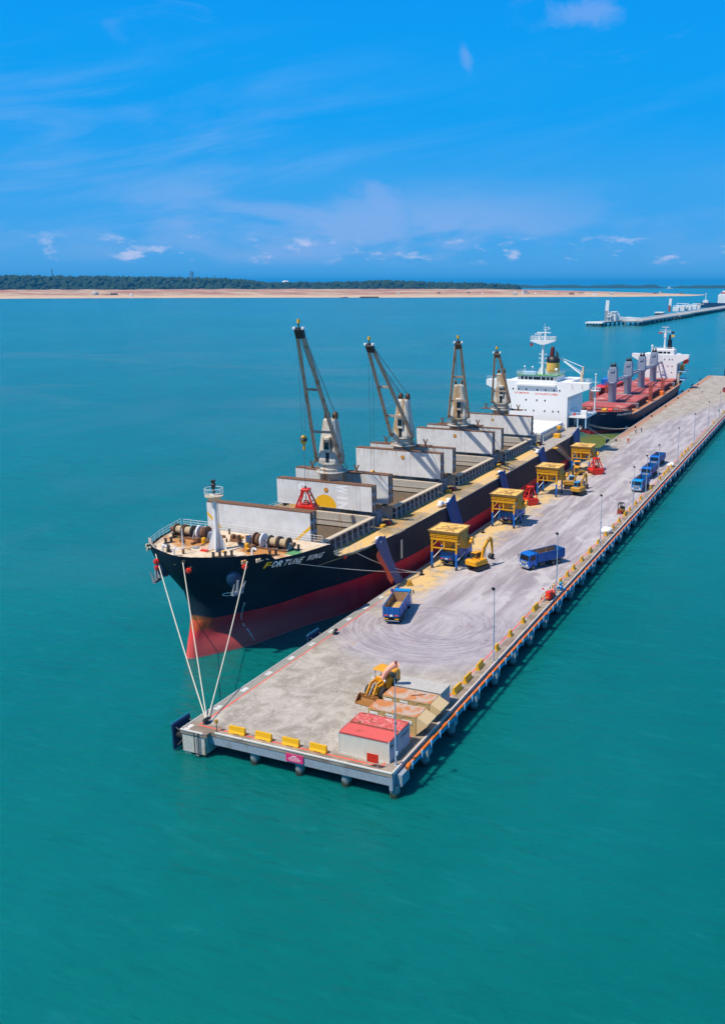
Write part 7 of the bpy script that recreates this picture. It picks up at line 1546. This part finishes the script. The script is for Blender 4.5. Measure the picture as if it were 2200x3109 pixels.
# tanker beyond the jetty
c_ = P3(*q4(1540, 236), 0); tk = thing('tanker', 'dark hulled tanker with a white bridge moored beyond the far oil jetty', 'ship', (c_.x, c_.y, 0))
m = MB(); m.prism([(-42, 0), (-34, -9), (90, -9), (90, 9), (-34, 9)], 'z', -1, 9); m.build('hull', 'navy', tk); m = MB(); m.bev(2, 46, -8, 8, 9, 26, .5); m.bev(10, 40, -7, 7, 26, 34, .5); m.build('deckhouse', 'white', tk); m = MB(); m.box(1.7, 1.98, -6, 6, 20, 22); m.box(8, 40, -7.2, -7.02, 28.5, 31); m.build('window_band', 'red', tk)
m = MB(); m.tube((-24, 0, 9), (-24, 0, 27), .9, n=6); m.ball((-24, 0, 28), 1.5, 8); m.beam((4, -3, 26), (36, 0, 48), 1.6); m.beam((36, 0, 9), (36, 0, 48), 1.6); m.bev(-29, -18, -5, 5, 9, 14, .5); m.build('mast', 'white', tk)
# ------------------------------------------------------------------ small craft and landmarks on the far shore
def craft(px, py, L, h, mt, label, nm, cat, house=None, hx=0):
    c_ = at(px, py, z=0); q = thing(nm, label, cat, (c_.x, c_.y, 0), math.atan2(RT.y, RT.x)); m = MB(); m.prism([(-L / 2, h), (-L / 2 + h, -.5), (L / 2 - h * .4, -.5), (L / 2, h)], 'y', -L * .12, L * .12); m.build('hull', mt, q)
    if house: m = MB(); m.bev(hx - house / 2, hx + house / 2, -L * .09, L * .09, h, h + house * .8, .4); m.bev(hx - house * .3, hx + house * .3, -L * .06, L * .06, h + house * .8, h + house * 1.3, .3); m.build('wheelhouse', 'white', q)
    return q
l1 = lambda x, y: (x * 1100 / 1624, 700 + y * 1100 / 1624); l2 = lambda x, y: (1100 + x * 1100 / 1624, 700 + y * 1100 / 1624)
q = craft(*l1(475, 297), 95, 5, 'navy', 'dark dredging barge with a pale dome at the left of the spit', 'barge', 'barge'); m = MB(); m.ball((-38, 0, 8), 13, 14, sz=1.0); m.build('dome', 'contshade2', q); m = MB(); m.prism([(18, 5), (20, 13), (40, 13), (46, 5)], 'y', -8, 8); m.build('cargo_heap', 'dark', q); MB().prism([(-20, 5), (-16, 8), (10, 9), (14, 5)], 'y', -8, 8).build('cargo_heap', 'darkred', q)
craft(*l1(590, 300), 44, 3, 'navy', 'small pale tug right of the dredging barge', 'tug', 'boat', 9, 0); craft(*l1(1543, 302), 26, 2.5, 'darkred', 'tiny dark boat off the middle of the spit', 'small_boat', 'boat', 5, 3); craft(*l2(30, 302), 66, 4.5, 'ruststeel', 'low dark lighter off the middle of the spit', 'barge', 'barge'); craft(*l2(545, 293), 46, 3, 'dark', 'dark lighter with a white cabin moored on the right of the spit', 'barge', 'barge', 8, -8); craft(*l2(610, 292), 40, 2, 'navy', 'low dark pontoon moored on the right of the spit', 'pontoon', 'pontoon'); craft(*l2(1028, 290), 40, 2, 'dark', 'low dark pontoon near the right end of the spit', 'pontoon', 'pontoon'); craft(*l2(1373, 260), 60, 4, 'white', 'white ferry far off beyond the tip of the spit', 'ferry', 'boat', 12, 0)
def tower(px, dist, top_px, wd, mt, label, nm='tower', cat='tower', base=0):
    c_ = far_pt(px, dist); zt = CAMP.z + (857 - top_px) / 2760 * dist; q = thing(nm, label, cat, (c_.x, c_.y, base), math.atan2(RT.y, RT.x)); m = MB(); m.bev(-wd / 2, wd / 2, -wd / 2, wd / 2, 0, (zt - base) * .93, .5); m.build('shaft', mt, q); MB().box(-wd * .3, wd * .3, -wd * .3, wd * .3, (zt - base) * .93 + .01, zt - base).build('top', mt, q)
M['hazytower'] = mat('tower_haze_blue', (0.16, 0.24, 0.34), .7)  # distance haze put into the blue-grey colour
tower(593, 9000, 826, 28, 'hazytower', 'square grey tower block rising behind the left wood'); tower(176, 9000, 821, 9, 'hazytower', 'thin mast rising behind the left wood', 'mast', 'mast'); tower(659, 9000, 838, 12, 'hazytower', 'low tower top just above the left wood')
c_ = far_pt(873, 6200); q = thing('storage_dome', 'white domed tank on the skyline between the woods', 'tank', (c_.x, c_.y, 0)); m = MB(); m.lathe([(26, 0), (26, 48), (23, 56), (14, 61), (2, 63)], (0, 0, 0), 20); m.build('shell', 'white', q); MB().box(-40, 40, -10, 10, 0, 38).build('shed', 'contshade2', q)
rs = random.Random(17)
for i in range(16):
    px = [1590, 1600, 1625, 1650, 1690, 1730, 1560, 1760, 1800, 1330, 1210, 1980, 2000, 2060, 1850, 1420][i]; d_ = shore_d(px) + rs.uniform(150, 500); c_ = far_pt(px, d_); z0 = rs.uniform(3, 8); w_ = rs.uniform(4, 11); h_ = rs.uniform(4, 9) * (2.4 if i == 0 else 1)
    q = thing('site_shed', 'low work shed on the sand spit, %s of the scattered ones' % ORD[i], 'shed', (c_.x, c_.y, z0), rs.random(), 'work sheds on the far sand'); MB().box(-w_, w_, -6, 6, -6, h_ * .7).build('wall', ('bag', 'inner', 'contshade2', 'postred')[i % 4], q); MB().prism([(-w_ - .5, h_ * .7), (w_ + .5, h_ * .7), (w_ * .6, h_), (-w_ * .6, h_)], 'y', -6.5, 6.5).build('roof', ('contshade2', 'postred', 'bag', 'hazytower')[i % 4], q)
